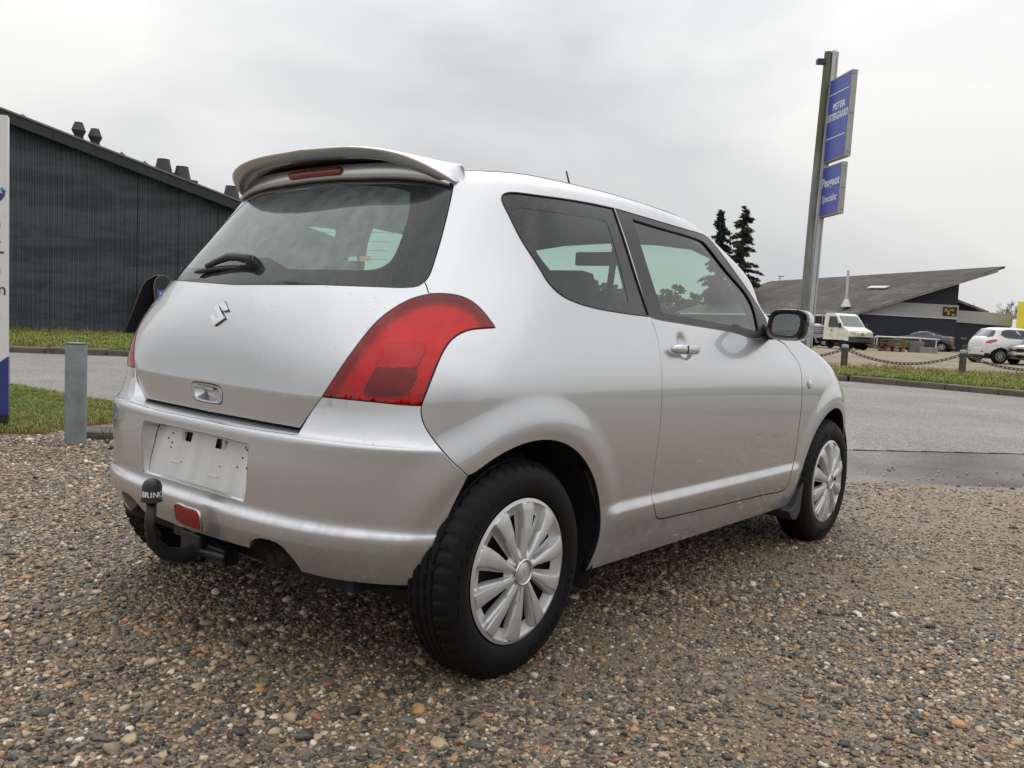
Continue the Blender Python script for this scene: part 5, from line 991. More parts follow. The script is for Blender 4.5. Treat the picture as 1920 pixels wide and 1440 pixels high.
# ------------------------------------------------------------------ rain drops on the panels
def drops():
    V=[];F=[];rg=np.random.default_rng(5)
    ring=[(math.cos(2*math.pi*k/7),math.sin(2*math.pi*k/7)) for k in range(7)]
    def add(p,n,r):
        a=np.array([0,0,1.]) if abs(n[2])<.9 else np.array([1.,0,0]);x=np.cross(a,n);x/=np.linalg.norm(x);y=np.cross(n,x);k=len(V)
        for h,s in((0,1),(.42,.82),(.66,.45)):
            for c,s_ in ring:V.append(p+n*h*r+(x*c+y*s_*1.15)*r*s)
        V.append(p+n*.72*r)
        for j in range(2):
            for i in range(7):F.append((k+j*7+i,k+j*7+(i+1)%7,k+(j+1)*7+(i+1)%7,k+(j+1)*7+i))
        for i in range(7):F.append((k+14+i,k+14+(i+1)%7,k+21))
    def scatter(Sf,loop,holes,n,rmin,rmax):
        lo=loop.min(0);hi=loop.max(0);p=lo+(hi-lo)*rg.random((n*3,2));ok=inside(p,loop)
        for h in holes:ok&=~inside(p,h)
        p=p[ok][:n];P=Sf(p[:,0],p[:,1]);Nn=normals_of(Sf,p[:,0],p[:,1])
        for a,b in zip(P,Nn):add(a,b,rmin+(rmax-rmin)*rg.random()**3)
    scatter(S,clean(hatch_loop),[hd],520,.0012,.0036)
    scatter(B,clean(mirrored(bh)),[mirrored(pt)],760,.0012,.0036)
    scatter(S,clean(rw_loop),[],700,.0006,.0016)
    scatter(S,clean(A('qw')),[],160,.0006,.0014)
    scatter(S,clean(A('dglass')),[],120,.0006,.0014)
    scatter(S,np.array([(.56,8.9),(1.9,9.2),(1.9,12.5),(.6,12.5)]),[],350,.0008,.0026)
    scatter(S,np.array([(.55,5.),(1.1,5.),(1.1,3.4),(.7,3.4)]),[],60,.0006,.0018)
    o=mesh('rain_drops',V,F,DROP,CAR,True);o['kind']='stuff'
drops()
# ------------------------------------------------------------------ ground materials
def gravel_mat():
    M=Mat('gravel_bed');v=M.geo()
    a=M.vor(v,70,out='Color');s=M.new('ShaderNodeSeparateColor');M.l(a,s.inputs[0])
    c=M.ramp(s.outputs[0],[(0,(.035,.034,.034)),(.25,(.09,.082,.075)),(.5,(.17,.145,.12)),(.72,(.26,.22,.175)),(.88,(.40,.36,.30)),(1,(.19,.10,.07))])
    f=M.noise(v,1.3,5,.6);sand=M.ramp(M.noise(v,160,3),[(.3,(.14,.102,.067)),(.7,(.29,.215,.142))])
    c=M.mix(M.rng(f,.40,.56,.35,.9),c,sand)
    h=M.math('ADD',M.math('MULTIPLY',M.vor(v,70),-.6),M.math('MULTIPLY',M.noise(v,230,4,.7),.5))
    return M.pbr(c,.55,0,M.bump(h,.9,.012),spec=.4)
def asphalt_mat(name,lo,hi,rough,k=1.,patch=.15):
    M=Mat(name);v=M.geo();a=M.vor(v,95,out='Color');s=M.new('ShaderNodeSeparateColor');M.l(a,s.inputs[0])
    c=M.ramp(s.outputs[1],[(0,lo),(.55,tuple((x+y)/2 for x,y in zip(lo,hi))),(1,hi)])
    big=M.noise(v,.55,5,.6);c=M.mix(M.rng(big,.3,.7,0,patch*2),c,tuple(x*.55 for x in lo))
    h=M.math('ADD',M.math('MULTIPLY',M.vor(v,95),-.6),M.math('MULTIPLY',M.noise(v,300,3),.4))
    return M.pbr(c,M.rng(big,.35,.65,rough,rough+.2),0,M.bump(h,.7*k,.006),spec=.45)
GRAVEL=gravel_mat()
ASPH=asphalt_mat('worn_asphalt',(.095,.089,.083),(.37,.35,.325),.7)
APRON=asphalt_mat('wet_dark_asphalt',(.06,.055,.052),(.27,.25,.235),.45,1.,.45)
def soil_mat(name,a,b,scale=8):
    M=Mat(name);v=M.geo();c=M.ramp(M.noise(v,scale,6,.65),[(.3,a),(.7,b)]);return M.pbr(c,.9,0,M.bump(M.noise(v,scale*9,4,.7),.8,.03))
SOIL=soil_mat('grass_soil',(.05,.068,.02),(.11,.12,.04))
SOIL2=soil_mat('yellowed_soil',(.07,.065,.025),(.14,.115,.045))
def lot_mat():
    M=Mat('lot_gravel');v=M.geo();f=M.noise(v,.5,6,.65);g=M.noise(v,18,5,.75)
    c=M.ramp(g,[(.25,(.13,.105,.08)),(.5,(.25,.20,.15)),(.75,(.40,.345,.275))])
    c=M.mix(M.rng(f,.48,.62,0,.8),c,(.17,.15,.055));return M.pbr(c,.9,0,M.bump(g,.8,.05))
LOT=lot_mat()
KERB=simple('kerb_concrete',(.105,.088,.07),.85,var=.35,scale=7,bump=.5)
# ------------------------------------------------------------------ ground sheets
def sheet(name,poly,h,z,mat,follow=True,kind='structure'):
    poly=np.array(poly,float)
    if area2(poly)<0:poly=poly[::-1]
    # densify the border
    P=[]
    for a,b in zip(poly,np.roll(poly,-1,0)):
        k=max(1,int(np.linalg.norm(b-a)/h));P+= [a+(b-a)*t/k for t in range(k)]
    P=np.array(P);lo,hi=P.min(0),P.max(0)
    X,Y=np.meshgrid(np.arange(lo[0],hi[0],h),np.arange(lo[1],hi[1],h));q=np.stack([X.ravel(),Y.ravel()],1)
    q=q[inside(q,P)];q=q[segdist(q,P)>.4*h];allp=np.concatenate([P,q]);n=len(P)
    r=delaunay_2d_cdt([Vector(p) for p in allp],[(i,(i+1)%n) for i in range(n)],[],0,1e-6)
    V2=np.array([tuple(p) for p in r[0]]);F=[f for f in r[2]];c=np.array([V2[list(f)].mean(0) for f in F]);ok=inside(c,P)
    F=[f if (V2[f[1]]-V2[f[0]])[0]*(V2[f[2]]-V2[f[0]])[1]-(V2[f[1]]-V2[f[0]])[1]*(V2[f[2]]-V2[f[0]])[0]>0 else f[::-1] for f,o_ in zip(F,ok) if o_]
    zz=(ground_z(V2[:,0],V2[:,1]) if follow else 0)+z
    o=mesh(name,np.column_stack([V2,np.broadcast_to(zz,len(V2))]),F,mat,None,True)
    if kind:o['kind']=kind
    return o
o=mesh('ground',[(-700,-700,-.16),(900,-700,-.16),(900,900,-.16),(-700,900,-.16)],[(0,1,2,3)],SOIL);o['kind']='structure'
NEAR=[(-9,19.5),(-2.5,13.2),(.6,10.3),(1.75,9.0),(2.05,7.7),(2.12,6.8),(2.2,5.87),(2.45,4.6),(2.9,3.6),(3.9,2.1),(5.78,.12),(6.7,-1.0),(7.4,-2.4),(7.7,-5),(7.2,-10),(4,-22)]
FAR=[(-16,34),(-8,26.2),(.1,18.55),(4.61,14.25),(6.04,12.91),(11,8.2),(14.6,5.0),(15.9,4.1),(16.3,3.6),(16.25,2.9),(15.56,.35),(14.9,-3),(13.2,-10),(9,-24)]
GE=[(2.2,5.87),(1.6,4.55),(1.445,4.393),(1.136,4.336),(.815,4.067),(.60,4.25),(-.2,5.2),(-3,9)]
GR=[(1.445,4.393),(2.0,3.4),(2.6,2.2),(3.5,.9),(4.326,-.323),(5.07,-1.26),(5.9,-2.6),(6.4,-5),(6,-10),(3,-22)]
sheet('road',NEAR+FAR[::-1],.9,.0,ASPH)
sheet('yard_apron',[(1.445,4.393),(1.75,4.8),(2.35,5.0)]+NEAR[7:]+[(3,-22)]+GR[::-1][1:],.5,.004,APRON)
YARD=[(-3,9),(-12,9),(-14,-22)]+GR[::-1]+[(1.136,4.336),(.815,4.067),(.60,4.25),(-.2,5.2)]
sheet('gravel_yard',YARD,.35,.008,GRAVEL)
VERGE=[(-3,9),(-.2,5.2),(.60,4.25),(.815,4.067),(1.136,4.336),(1.445,4.393),(1.75,4.8),(2.2,5.4)]+NEAR[:7][::-1]
sheet('grass_verge',VERGE,.3,.012,SOIL2)
# joint between the road and the older yard asphalt
jb=MB();J=NEAR[8:13]
for a,b in zip(J[:-1],J[1:]):
    a=np.array(a);b=np.array(b);k=max(2,int(np.linalg.norm(b-a)/.25))
    for i in range(k):
        p=a+(b-a)*(i+.5)/k;L=np.linalg.norm(b-a)/k;an=math.atan2(*(b-a)[::-1])
        w=.010+.014*random.random();jb.box((p[0],p[1],float(ground_z(*p))+.006),(L*1.02,w,.008),an)
j=jb.build('road_joint',simple('tar_joint',(.02,.018,.017),.7));j['kind']='structure'
# far side: raised verge behind the kerb
def offset_line(L,d):
    L=np.array(L,float);t=np.gradient(L,axis=0);t/=np.linalg.norm(t,axis=1)[:,None];return L+np.stack([-t[:,1],t[:,0]],1)*d
KIN=offset_line(FAR,.26)
FARV=[tuple(p) for p in KIN]
sheet('far_verge',FARV+[(40,-60),(45,-20),(24,-2.6),(21.6,1.9),(21.3,2.55),(20.3,5.0),(19.3,7.5),(17,13),(19,19),(40,45),(36,70),(-20,60)],1.6,.10,SOIL,False)
sheet('gravel_lot',[(24,-2.6),(21.6,1.9),(21.3,2.55),(20.3,5.0),(19.3,7.5),(17,13),(19,19),(40,45),(110,90),(140,20),(80,-60),(45,-20)],4,.098,LOT,False)
# kerb stones one by one
KB=empty('kerb');KB['kind']='structure';KB.location=(0,0,0)
L=np.array(FAR);dd=np.concatenate([[0],np.cumsum(np.linalg.norm(np.diff(L,axis=0),axis=1))]);s=0
shape=[];proto=None
while s<dd[-1]-1:
    ln=.95+.10*random.random()
    p=np.array([np.interp(s+ln/2,dd,L[:,i]) for i in(0,1)]);a=np.array([np.interp(s,dd,L[:,i]) for i in(0,1)]);b=np.array([np.interp(s+ln,dd,L[:,i]) for i in(0,1)])
    if proto is None:
        proto=MB().box((0,0,0),(1,.30,.22)).build('kerb_stone',KERB,KB,bevel=.018);o=proto
    else:
        o=proto.copy();COL.objects.link(o);o.parent=KB
    t=(b-a)/np.linalg.norm(b-a);q=p+np.array([-t[1],t[0]])*.13
    o.location=(q[0],q[1],.0+random.uniform(-.012,.008));o.rotation_euler=(random.uniform(-.03,.03),random.uniform(-.008,.008),math.atan2(t[1],t[0])+random.uniform(-.008,.008));o.scale=(ln-.015,1,1);s+=ln
# ------------------------------------------------------------------ instanced ground cover (geometry nodes on one object)
def scatter_object(name,P,scale,rot,idx,protos,mat):
    me=bpy.data.meshes.new(name);me.vertices.add(len(P));me.vertices.foreach_set('co',np.asarray(P,np.float32).ravel())
    a=me.attributes.new('sc','FLOAT_VECTOR','POINT');a.data.foreach_set('vector',np.asarray(scale,np.float32).ravel())
    a=me.attributes.new('rt','FLOAT_VECTOR','POINT');a.data.foreach_set('vector',np.asarray(rot,np.float32).ravel())
    a=me.attributes.new('ix','INT','POINT');a.data.foreach_set('value',np.asarray(idx,np.int32))
    me.materials.append(mat)
    o=link(bpy.data.objects.new(name,me));o['kind']='stuff'
    cl=bpy.data.collections.new(name+'_shapes')
    for q in protos:cl.objects.link(q)
    g=bpy.data.node_groups.new(name+'_scatter','GeometryNodeTree')
    g.interface.new_socket('Geometry',in_out='INPUT',socket_type='NodeSocketGeometry');g.interface.new_socket('Geometry',in_out='OUTPUT',socket_type='NodeSocketGeometry')
    n=g.nodes;i=n.new('NodeGroupInput');u=n.new('NodeGroupOutput');ip=n.new('GeometryNodeInstanceOnPoints');ci=n.new('GeometryNodeCollectionInfo')
    ci.inputs['Collection'].default_value=cl;ci.inputs['Separate Children'].default_value=True;ci.inputs['Reset Children'].default_value=True
    def at(nm,t):
        q=n.new('GeometryNodeInputNamedAttribute');q.data_type=t;q.inputs['Name'].default_value=nm;return q.outputs['Attribute']
    k=g.links.new;k(i.outputs[0],ip.inputs['Points']);k(ci.outputs[0],ip.inputs['Instance']);ip.inputs['Pick Instance'].default_value=True
    k(at('ix','INT'),ip.inputs['Instance Index']);k(at('rt','FLOAT_VECTOR'),ip.inputs['Rotation']);k(at('sc','FLOAT_VECTOR'),ip.inputs['Scale']);k(ip.outputs[0],u.inputs[0])
    md=o.modifiers.new('scatter','NODES');md.node_group=g;return o
def pebble_mat():
    M=Mat('wet_pebbles');q=M.new('ShaderNodeObjectInfo');r=q.outputs['Random']
    c=M.ramp(r,[(0,(.031,.027,.023)),(.13,(.080,.068,.055)),(.24,(.27,.20,.135)),(.35,(.125,.10,.078)),(.44,(.37,.27,.17)),(.53,(.056,.045,.036)),(.61,(.46,.345,.22)),(.70,(.215,.145,.092)),(.78,(.33,.155,.08)),(.82,(.45,.25,.095)),(.86,(.15,.135,.12)),(.92,(.56,.45,.32)),(.972,(.72,.65,.53))],'CONSTANT')
    v=M.coord((1,1,1));c=M.mix(M.rng(M.noise(v,1.6,5,.65),.3,.7,0,.35),c,(.06,.055,.05))
    return M.pbr(c,M.rng(M.noise(v,1.1,2),.3,.7,.22,.5),0,M.bump(M.noise(v,5,4,.6),.25,.08),spec=.5)
PEB=pebble_mat()
protos=[]
for k in range(9):
    bm=bmesh.new();bmesh.ops.create_icosphere(bm,subdivisions=2,radius=.5)
    rg=np.random.default_rng(100+k);ax=rg.normal(size=(5,3));am=rg.uniform(.04,.16,5);fr_=rg.uniform(1.5,4,5);ph=rg.uniform(0,6,5)
    planes=[(rg.normal(size=3),rg.uniform(.34,.46)) for _ in range(5 if k%2 else 2)]
    for v in bm.verts:
        p=np.array(v.co);d=p/np.linalg.norm(p);f=1+sum(a*math.sin(fr*float(d@x)+h) for a,x,fr,h in zip(am,ax,fr_,ph));p=p*f
        for n_,dd_ in planes:
            n_=n_/np.linalg.norm(n_);e=p@n_-dd_
            if e>0:p=p-n_*e*.85
        v.co=p
    me=bpy.data.meshes.new('pebble_shape');bm.to_mesh(me);bm.free();me.polygons.foreach_set('use_smooth',[True]*len(me.polygons));me.materials.append(PEB)
    protos.append(bpy.data.objects.new('pebble_shape',me))
def vnoise(p,s,seed):
    """cheap smooth 2-D noise in 0..1"""
    rg=np.random.default_rng(seed);G=rg.random((64,64));q=p*s;i=np.floor(q).astype(int);f=q-i;f=f*f*(3-2*f)
    g=lambda a,b:G[(i[:,0]+a)%64,(i[:,1]+b)%64]
    return (g(0,0)*(1-f[:,0])+g(1,0)*f[:,0])*(1-f[:,1])+(g(0,1)*(1-f[:,0])+g(1,1)*f[:,0])*f[:,1]
yard=np.array(YARD)
def wedge(n,d0,d1,half,rg,side=.7):
    """random ground points in front of the camera position, even per square metre"""
    d=np.sqrt(rg.random(n)*(d1*d1-d0*d0)+d0*d0);a=YAW+(rg.random(n)*2-1)*half
    return np.stack([CPOS[0]+d*np.cos(a),CPOS[1]+d*np.sin(a)],1)
rg=np.random.default_rng(3);HALF=math.radians(40);Ps=[];Sc=[]
def sandy(p): 
    f=.55*vnoise(p+50,.9,1)+.3*vnoise(p+50,2.3,2)+.15*vnoise(p+50,6,9)
    # compacted wheel tracks and the strip on the open right-hand side
    lat=(p[:,0]-CPOS[0])*CR[0]+(p[:,1]-CPOS[1])*CR[1];dep=(p[:,0]-CPOS[0])*math.cos(YAW)+(p[:,1]-CPOS[1])*math.sin(YAW)
    return np.clip((f-.375)*6,0,1)*np.clip(.62+lat*.6,.16,1.)
for dens,d0,d1,lo,hi,keep in((55,1.2,7.,.025,.042,.85),(1700,1.2,6.8,.012,.0235,.85),(6400,1.2,5.0,.0064,.0128,.55),(1500,4.4,6.6,.009,.015,.3),(2500,1.2,2.9,.005,.008,.0)):
    n=int(dens*HALF*(d1*d1-d0*d0));p=wedge(n,d0,d1,HALF,rg);ok=inside(p,yard)&(rg.random(n)>sandy(p)*keep);p=p[ok]
    d=lo+(hi-lo)*rg.random(len(p))**1.8;Ps.append(p);Sc.append(d)
ap=np.array([(3.2,1.2),(4.33,-.30),(5.07,-1.24),(5.9,-2.6),(6.6,-2.0),(5.6,-.8),(4.6,.4),(3.6,1.6)])
p=wedge(5200,3.,9.,HALF,rg);p=p[inside(p,ap)&(rg.random(len(p))<np.exp(-segdist(p,np.array(GR))*3.2)*.9+.03)];Ps.append(p);Sc.append(rg.uniform(.008,.022,len(p)))
P=np.concatenate(Ps);D_=np.concatenate(Sc);z=ground_z(P[:,0],P[:,1])+.008+D_*.10
sc=np.stack([D_*rg.uniform(.9,1.35,len(D_)),D_*rg.uniform(.75,1.05,len(D_)),D_*rg.uniform(.42,.72,len(D_))],1)
rot=np.stack([rg.normal(0,.22,len(D_)),rg.normal(0,.22,len(D_)),rg.uniform(0,6.28,len(D_))],1)
# nothing under the tyres
scatter_object('gravel',np.column_stack([P,z]),sc,rot,rg.integers(0,9,len(D_)),protos,PEB)
# ------------------------------------------------------------------ grass
def blade_mat(name,cols):
    M=Mat(name);q=M.new('ShaderNodeObjectInfo');c=M.ramp(q.outputs['Random'],cols)
    n=M.noise(M.geo(),1.1,4,.6);c=M.mix(M.rng(n,.35,.7,0,.55),c,(.33,.27,.075));return M.pbr(c,.55,0,spec=.3)
GRASS=blade_mat('grass_blades',[(0,(.10,.165,.028)),(.5,(.155,.235,.042)),(.85,(.22,.275,.06)),(1,(.36,.31,.11))])
DRY=blade_mat('dry_grass_blades',[(0,(.14,.15,.035)),(.5,(.27,.22,.08)),(1,(.40,.32,.15))])
def tuft(n,h,spread,seed,mat,w=.0035):
    rg=np.random.default_rng(seed);V=[];F=[]
    for _ in range(n):
        a=rg.uniform(0,6.28);r=spread*math.sqrt(rg.random());x,y=r*math.cos(a),r*math.sin(a);l=h*rg.uniform(.5,1.1);b=rg.uniform(0,6.28);ln=rg.uniform(.15,.75);k=len(V)
        ca,sa=math.cos(b),math.sin(b);px,py=-sa*w,ca*w
        V+=[(x-px,y-py,-.01),(x+px,y+py,-.01),(x+ca*ln*l*.35-px*.8,y+sa*ln*l*.35-py*.8,l*.55),(x+ca*ln*l*.35+px*.8,y+sa*ln*l*.35+py*.8,l*.55),(x+ca*ln*l,y+sa*ln*l,l*.9)]
        F+=[(k,k+1,k+3,k+2),(k+2,k+3,k+4)]
    me=bpy.data.meshes.new('grass_tuft');me.from_pydata(V,[],F);me.materials.append(mat);return bpy.data.objects.new('grass_tuft',me)
def grass(name,poly,dens,h,z,mat,seed,spread=.05,n=16,w=.0035,dry=None,follow=True):
    rg=np.random.default_rng(seed);poly=np.array(poly,float);lo,hi=poly.min(0),poly.max(0)
    k=int(dens*np.prod(hi-lo));p=lo+(hi-lo)*rg.random((k,2));ok=inside(p,poly)
    ok&=vnoise(p,1.7,seed)+.5*vnoise(p,5,seed+1)>.32;p=p[ok]
    # only what the frame or a step aside can show
    v=p-CPOS[:2];an=np.arctan2(v[:,1],v[:,0])-YAW;p=p[np.abs(an)<math.radians(42)]
    m=len(p);s=rg.uniform(.6,1.25,m)*(.75+.5*vnoise(p,.8,seed+2))
    pr=[tuft(n,h,spread,seed*10+i,mat,w) for i in range(4)]
    zz=(ground_z(p[:,0],p[:,1]) if follow else 0)+z
    return scatter_object(name,np.column_stack([p,np.broadcast_to(zz,m)]),np.stack([s,s,s*rg.uniform(.7,1.2,m)],1),np.stack([np.zeros(m),np.zeros(m),rg.uniform(0,6.28,m)],1),rg.integers(0,4,m),pr,mat)
GP=[(-1.2,6.6),(-.2,5.3),(.60,4.33),(.815,4.12),(1.136,4.40),(1.445,4.45),(1.75,4.85),(2.15,5.4)]+NEAR[2:7][::-1]
grass('grass',GP,2000,.050,.012,GRASS,21,spread=.035,n=16,w=.0022)
grass('grass',[(-.2,5.2),(.55,4.22),(.815,4.0),(1.15,4.3),(1.5,4.35),(1.7,4.8),(1.4,5.6),(.8,5.9),(0,6.2)],750,.045,.012,DRY,22,spread=.04,n=14,w=.002)
KO=offset_line(FAR,.30)
left=[tuple(p) for p in KO[1:6]]+[(13,10.5),(12.3,20.6),(7.5,22.0),(0,25),(-6,30)]
grass('grass',left,100,.075,.10,GRASS,23,spread=.11,n=26,w=.006,follow=False)
right=[tuple(p) for p in KO[5:11]]+[(19.9,-.5),(20.3,2.3),(19.2,5.0),(18.0,7.5),(13,12)]
grass('grass',right,120,.085,.10,GRASS,24,spread=.11,n=26,w=.006,follow=False)
edge=[(18.0,7.6),(19.1,5.0),(20.1,2.4),(20.3,-.6),(23.8,-1.5),(23.4,2.3),(22.5,5.6),(20.6,9)]
grass('grass',edge,26,.14,.10,DRY,25,spread=.12,n=14,w=.005,follow=False)
# ------------------------------------------------------------------ surroundings
HF_=np.array([math.cos(YAW),math.sin(YAW)]);HR_=np.array([HF_[1],-HF_[0]])
def LD(lat,dep,z=0.):
    p=CPOS[:2]+HR_*lat+HF_*dep;return np.array([p[0],p[1],z])
FACE=math.atan2(-HF_[1],-HF_[0])       # heading that looks back at the yard
# --- left: hall clad in dark corrugated sheets
WD=np.array([.934,-.357,0]);WN=np.array([-.357,-.934,0]);W0=np.array([7.557,21.863,.1])
DARKWOOD=simple('dark_fascia',(.022,.025,.027),.6,var=.3,scale=5)
def clad_mat():
    M=Mat('dark_corrugated_cladding');v=M.geo()
    sx=M.new('ShaderNodeSeparateXYZ');M.l(v,sx.inputs[0])
    big=M.noise(M.geo((.30,.30,1.5)),2.2,6,.68,.6)
    band=M.math('SINE',M.math('MULTIPLY',sx.outputs['Z'],4.6));f=M.math('ADD',big,M.math('MULTIPLY',band,.045))
    c=M.ramp(f,[(.36,(.024,.036,.041)),(.47,(.036,.050,.057)),(.54,(.056,.074,.084)),(.75,(.068,.088,.099))])
    st=M.noise(M.geo((6,6,.25)),2.0,4,.6);c=M.mix(M.rng(st,.5,.75,0,.35),c,(.105,.13,.135))
    return M.pbr(c,.48,0,M.bump(M.noise(v,40,3),.15,.01))
CLAD=clad_mat()
HALL=empty('corrugated_hall',tuple(W0),label='dark hall clad in corrugated sheets with a sloping roof across the road',cat='building')
def hall_pt(s,n,z):return W0*[1,1,0]+WD*s+WN*n+np.array([0,0,z])
def verge_z(s):return 5.50-.285*s
def clad_sheet(s0,s1,z0,z1,n0):
    """one profiled sheet with its own trapezoid ribs; its top follows the roof"""
    pitch=.116;V=[];F=[];xs=[]
    s=math.floor(s0/pitch)*pitch
    prof=[(0,0),(.30,0),(.42,.024),(.78,.024),(.90,0)]
    k=s0
    while s<s1:
        for a,h in prof:
            q=s+a*pitch
            if s0<=q<=s1:xs.append((q,h))
        s+=pitch
    for q,h in xs:
        t=min(z1,verge_z(q)-.16)
        V+=[hall_pt(q,n0+h,z0),hall_pt(q,n0+h,max(t,z0+.01))]
    for i in range(len(xs)-1):F.append((2*i,2*i+2,2*i+3,2*i+1))
    return V,F
def add_sheets():
    for (z0,z1,n0) in((.10,3.44,.012),(3.40,9,.0)):
        s=-6.4
        while s<8.4:
            e=min(s+1.04,8.5)
            if verge_z(s)-.16>z0+.05:
                V,F=clad_sheet(s,e,z0,z1,n0);V=[np.array(v)-W0 for v in V]
                mesh('wall_sheet',V,F,CLAD,HALL)
            s+=1.045
add_sheets()
def hl(P):return [np.array(p)-W0 for p in P]
# core behind the sheets, roof slab, verge boards
core=[];sA,sB,dp=-6.4,8.5,-14
V=[];
for n in(-.03,dp):
    V+=hl([hall_pt(sA,n,.0),hall_pt(sB,n,.0),hall_pt(sB,n,verge_z(sB)-.2),hall_pt(sA,n,verge_z(sA)-.2)])
mesh('inner_wall',V,[(0,1,2,3),(7,6,5,4),(0,4,5,1),(1,5,6,2),(3,7,4,0)],DARKWOOD,HALL)
V=[]
for n in(.34,dp-.2):
    V+=hl([hall_pt(-7,n,verge_z(-7)-.10),hall_pt(8.9,n,verge_z(8.9)-.10),hall_pt(8.9,n,verge_z(8.9)+.02),hall_pt(-7,n,verge_z(-7)+.02)])
ROOFM=simple('grey_roof_sheet',(.085,.088,.09),.7,var=.3,scale=3)
mesh('roof',V,[(3,2,1,0),(4,5,6,7),(0,1,5,4),(1,2,6,5),(2,3,7,6),(3,0,4,7)],ROOFM,HALL)
for a,b,t0,t1,n0 in((-7,.95,.16,-.14,.37),(.96,8.95,.16,-.14,.372)):
    V=[]
    for n in(n0-.03,n0):V+=hl([hall_pt(a,n,verge_z(a)-.24),hall_pt(b,n,verge_z(b)-.24),hall_pt(b,n,verge_z(b)+.0),hall_pt(a,n,verge_z(a)+.0)])
    mesh('verge_board',V,[(3,2,1,0),(4,5,6,7),(0,1,5,4),(1,2,6,5),(2,3,7,6),(3,0,4,7)],DARKWOOD,HALL)
V=[]
for n in(.25,.40):V+=hl([hall_pt(-7,n,verge_z(-7)+.022),hall_pt(8.95,n,verge_z(8.95)+.022),hall_pt(8.95,n,verge_z(8.95)+.07),hall_pt(-7,n,verge_z(-7)+.07)])
mesh('verge_flashing',V,[(3,2,1,0),(4,5,6,7),(0,1,5,4),(1,2,6,5),(2,3,7,6),(3,0,4,7)],simple('zinc_flashing',(.16,.165,.17),.5,var=.2),HALL)
# roof cowls
VENT=simple('dark_roof_cowl',(.035,.036,.038),.6,var=.2)
def cowl(s,n,kind,label):
    z=verge_z(s)-.02;p=hall_pt(s,n,z)+np.array([0,0,.06]);r=empty('roof_cowl',tuple(p),label=label,cat='roof vent')
    b=MB()
    if kind=='hex':
        MB().tube([(0,0,-.1),(0,0,.28)],.12,10).build('vent_pipe',VENT,r)
        b.lathe([(.12,.28),(.20,.42),(.11,.64),(.0,.64)],6);b.build('vent_cap',VENT,r)
    elif kind=='drum':
        MB().box((0,0,.03),(.62,.62,.26)).build('vent_base',VENT,r)
        b.lathe([(.20,.14),(.245,.16),(.17,.50),(.17,.53),(.0,.54)],16);b.build('vent_cap',VENT,r)
    else:
        MB().tube([(0,0,-.1),(0,0,.1)],.05,8).build('vent_pipe',VENT,r);MB().lathe([(.05,.08),(.12,.10),(.0,.20)],10).build('vent_cap',VENT,r)
    return r
for s,n,k,l in((1.62,-.8,'hex','left of the two hexagonal vent cowls on the hall roof'),(2.02,-.8,'hex','right of the two hexagonal vent cowls on the hall roof'),(2.62,-.2,'cap','small cap vent beside the hexagonal cowls on the hall roof'),(3.2,-.2,'cap','small cap vent just uphill of the round drum cowls'),(3.75,-.7,'drum','upper of the two round drum cowls side by side on the hall roof'),(4.25,-.7,'drum','lower of the two round drum cowls side by side on the hall roof'),(5.62,-.7,'drum','round drum cowl alone near the low eave of the hall'),(.30,-.3,'cap','small cap vent at the high end of the hall roof')):
    c=cowl(s,n,k,l);c['group']='vents on the hall roof'
# weeds along the foot of the wall: stuff
rg=np.random.default_rng(8);m=260;s=rg.uniform(-6,8,m);P=np.array([hall_pt(a,rg.uniform(.05,.3),.09) for a in s])
scatter_object('weeds',P,np.stack([rg.uniform(.6,1.5,m)]*3,1),np.stack([np.zeros(m),np.zeros(m),rg.uniform(0,6,m)],1),np.zeros(m,int),[tuft(16,.16,.12,77,DRY,.005)],DRY)
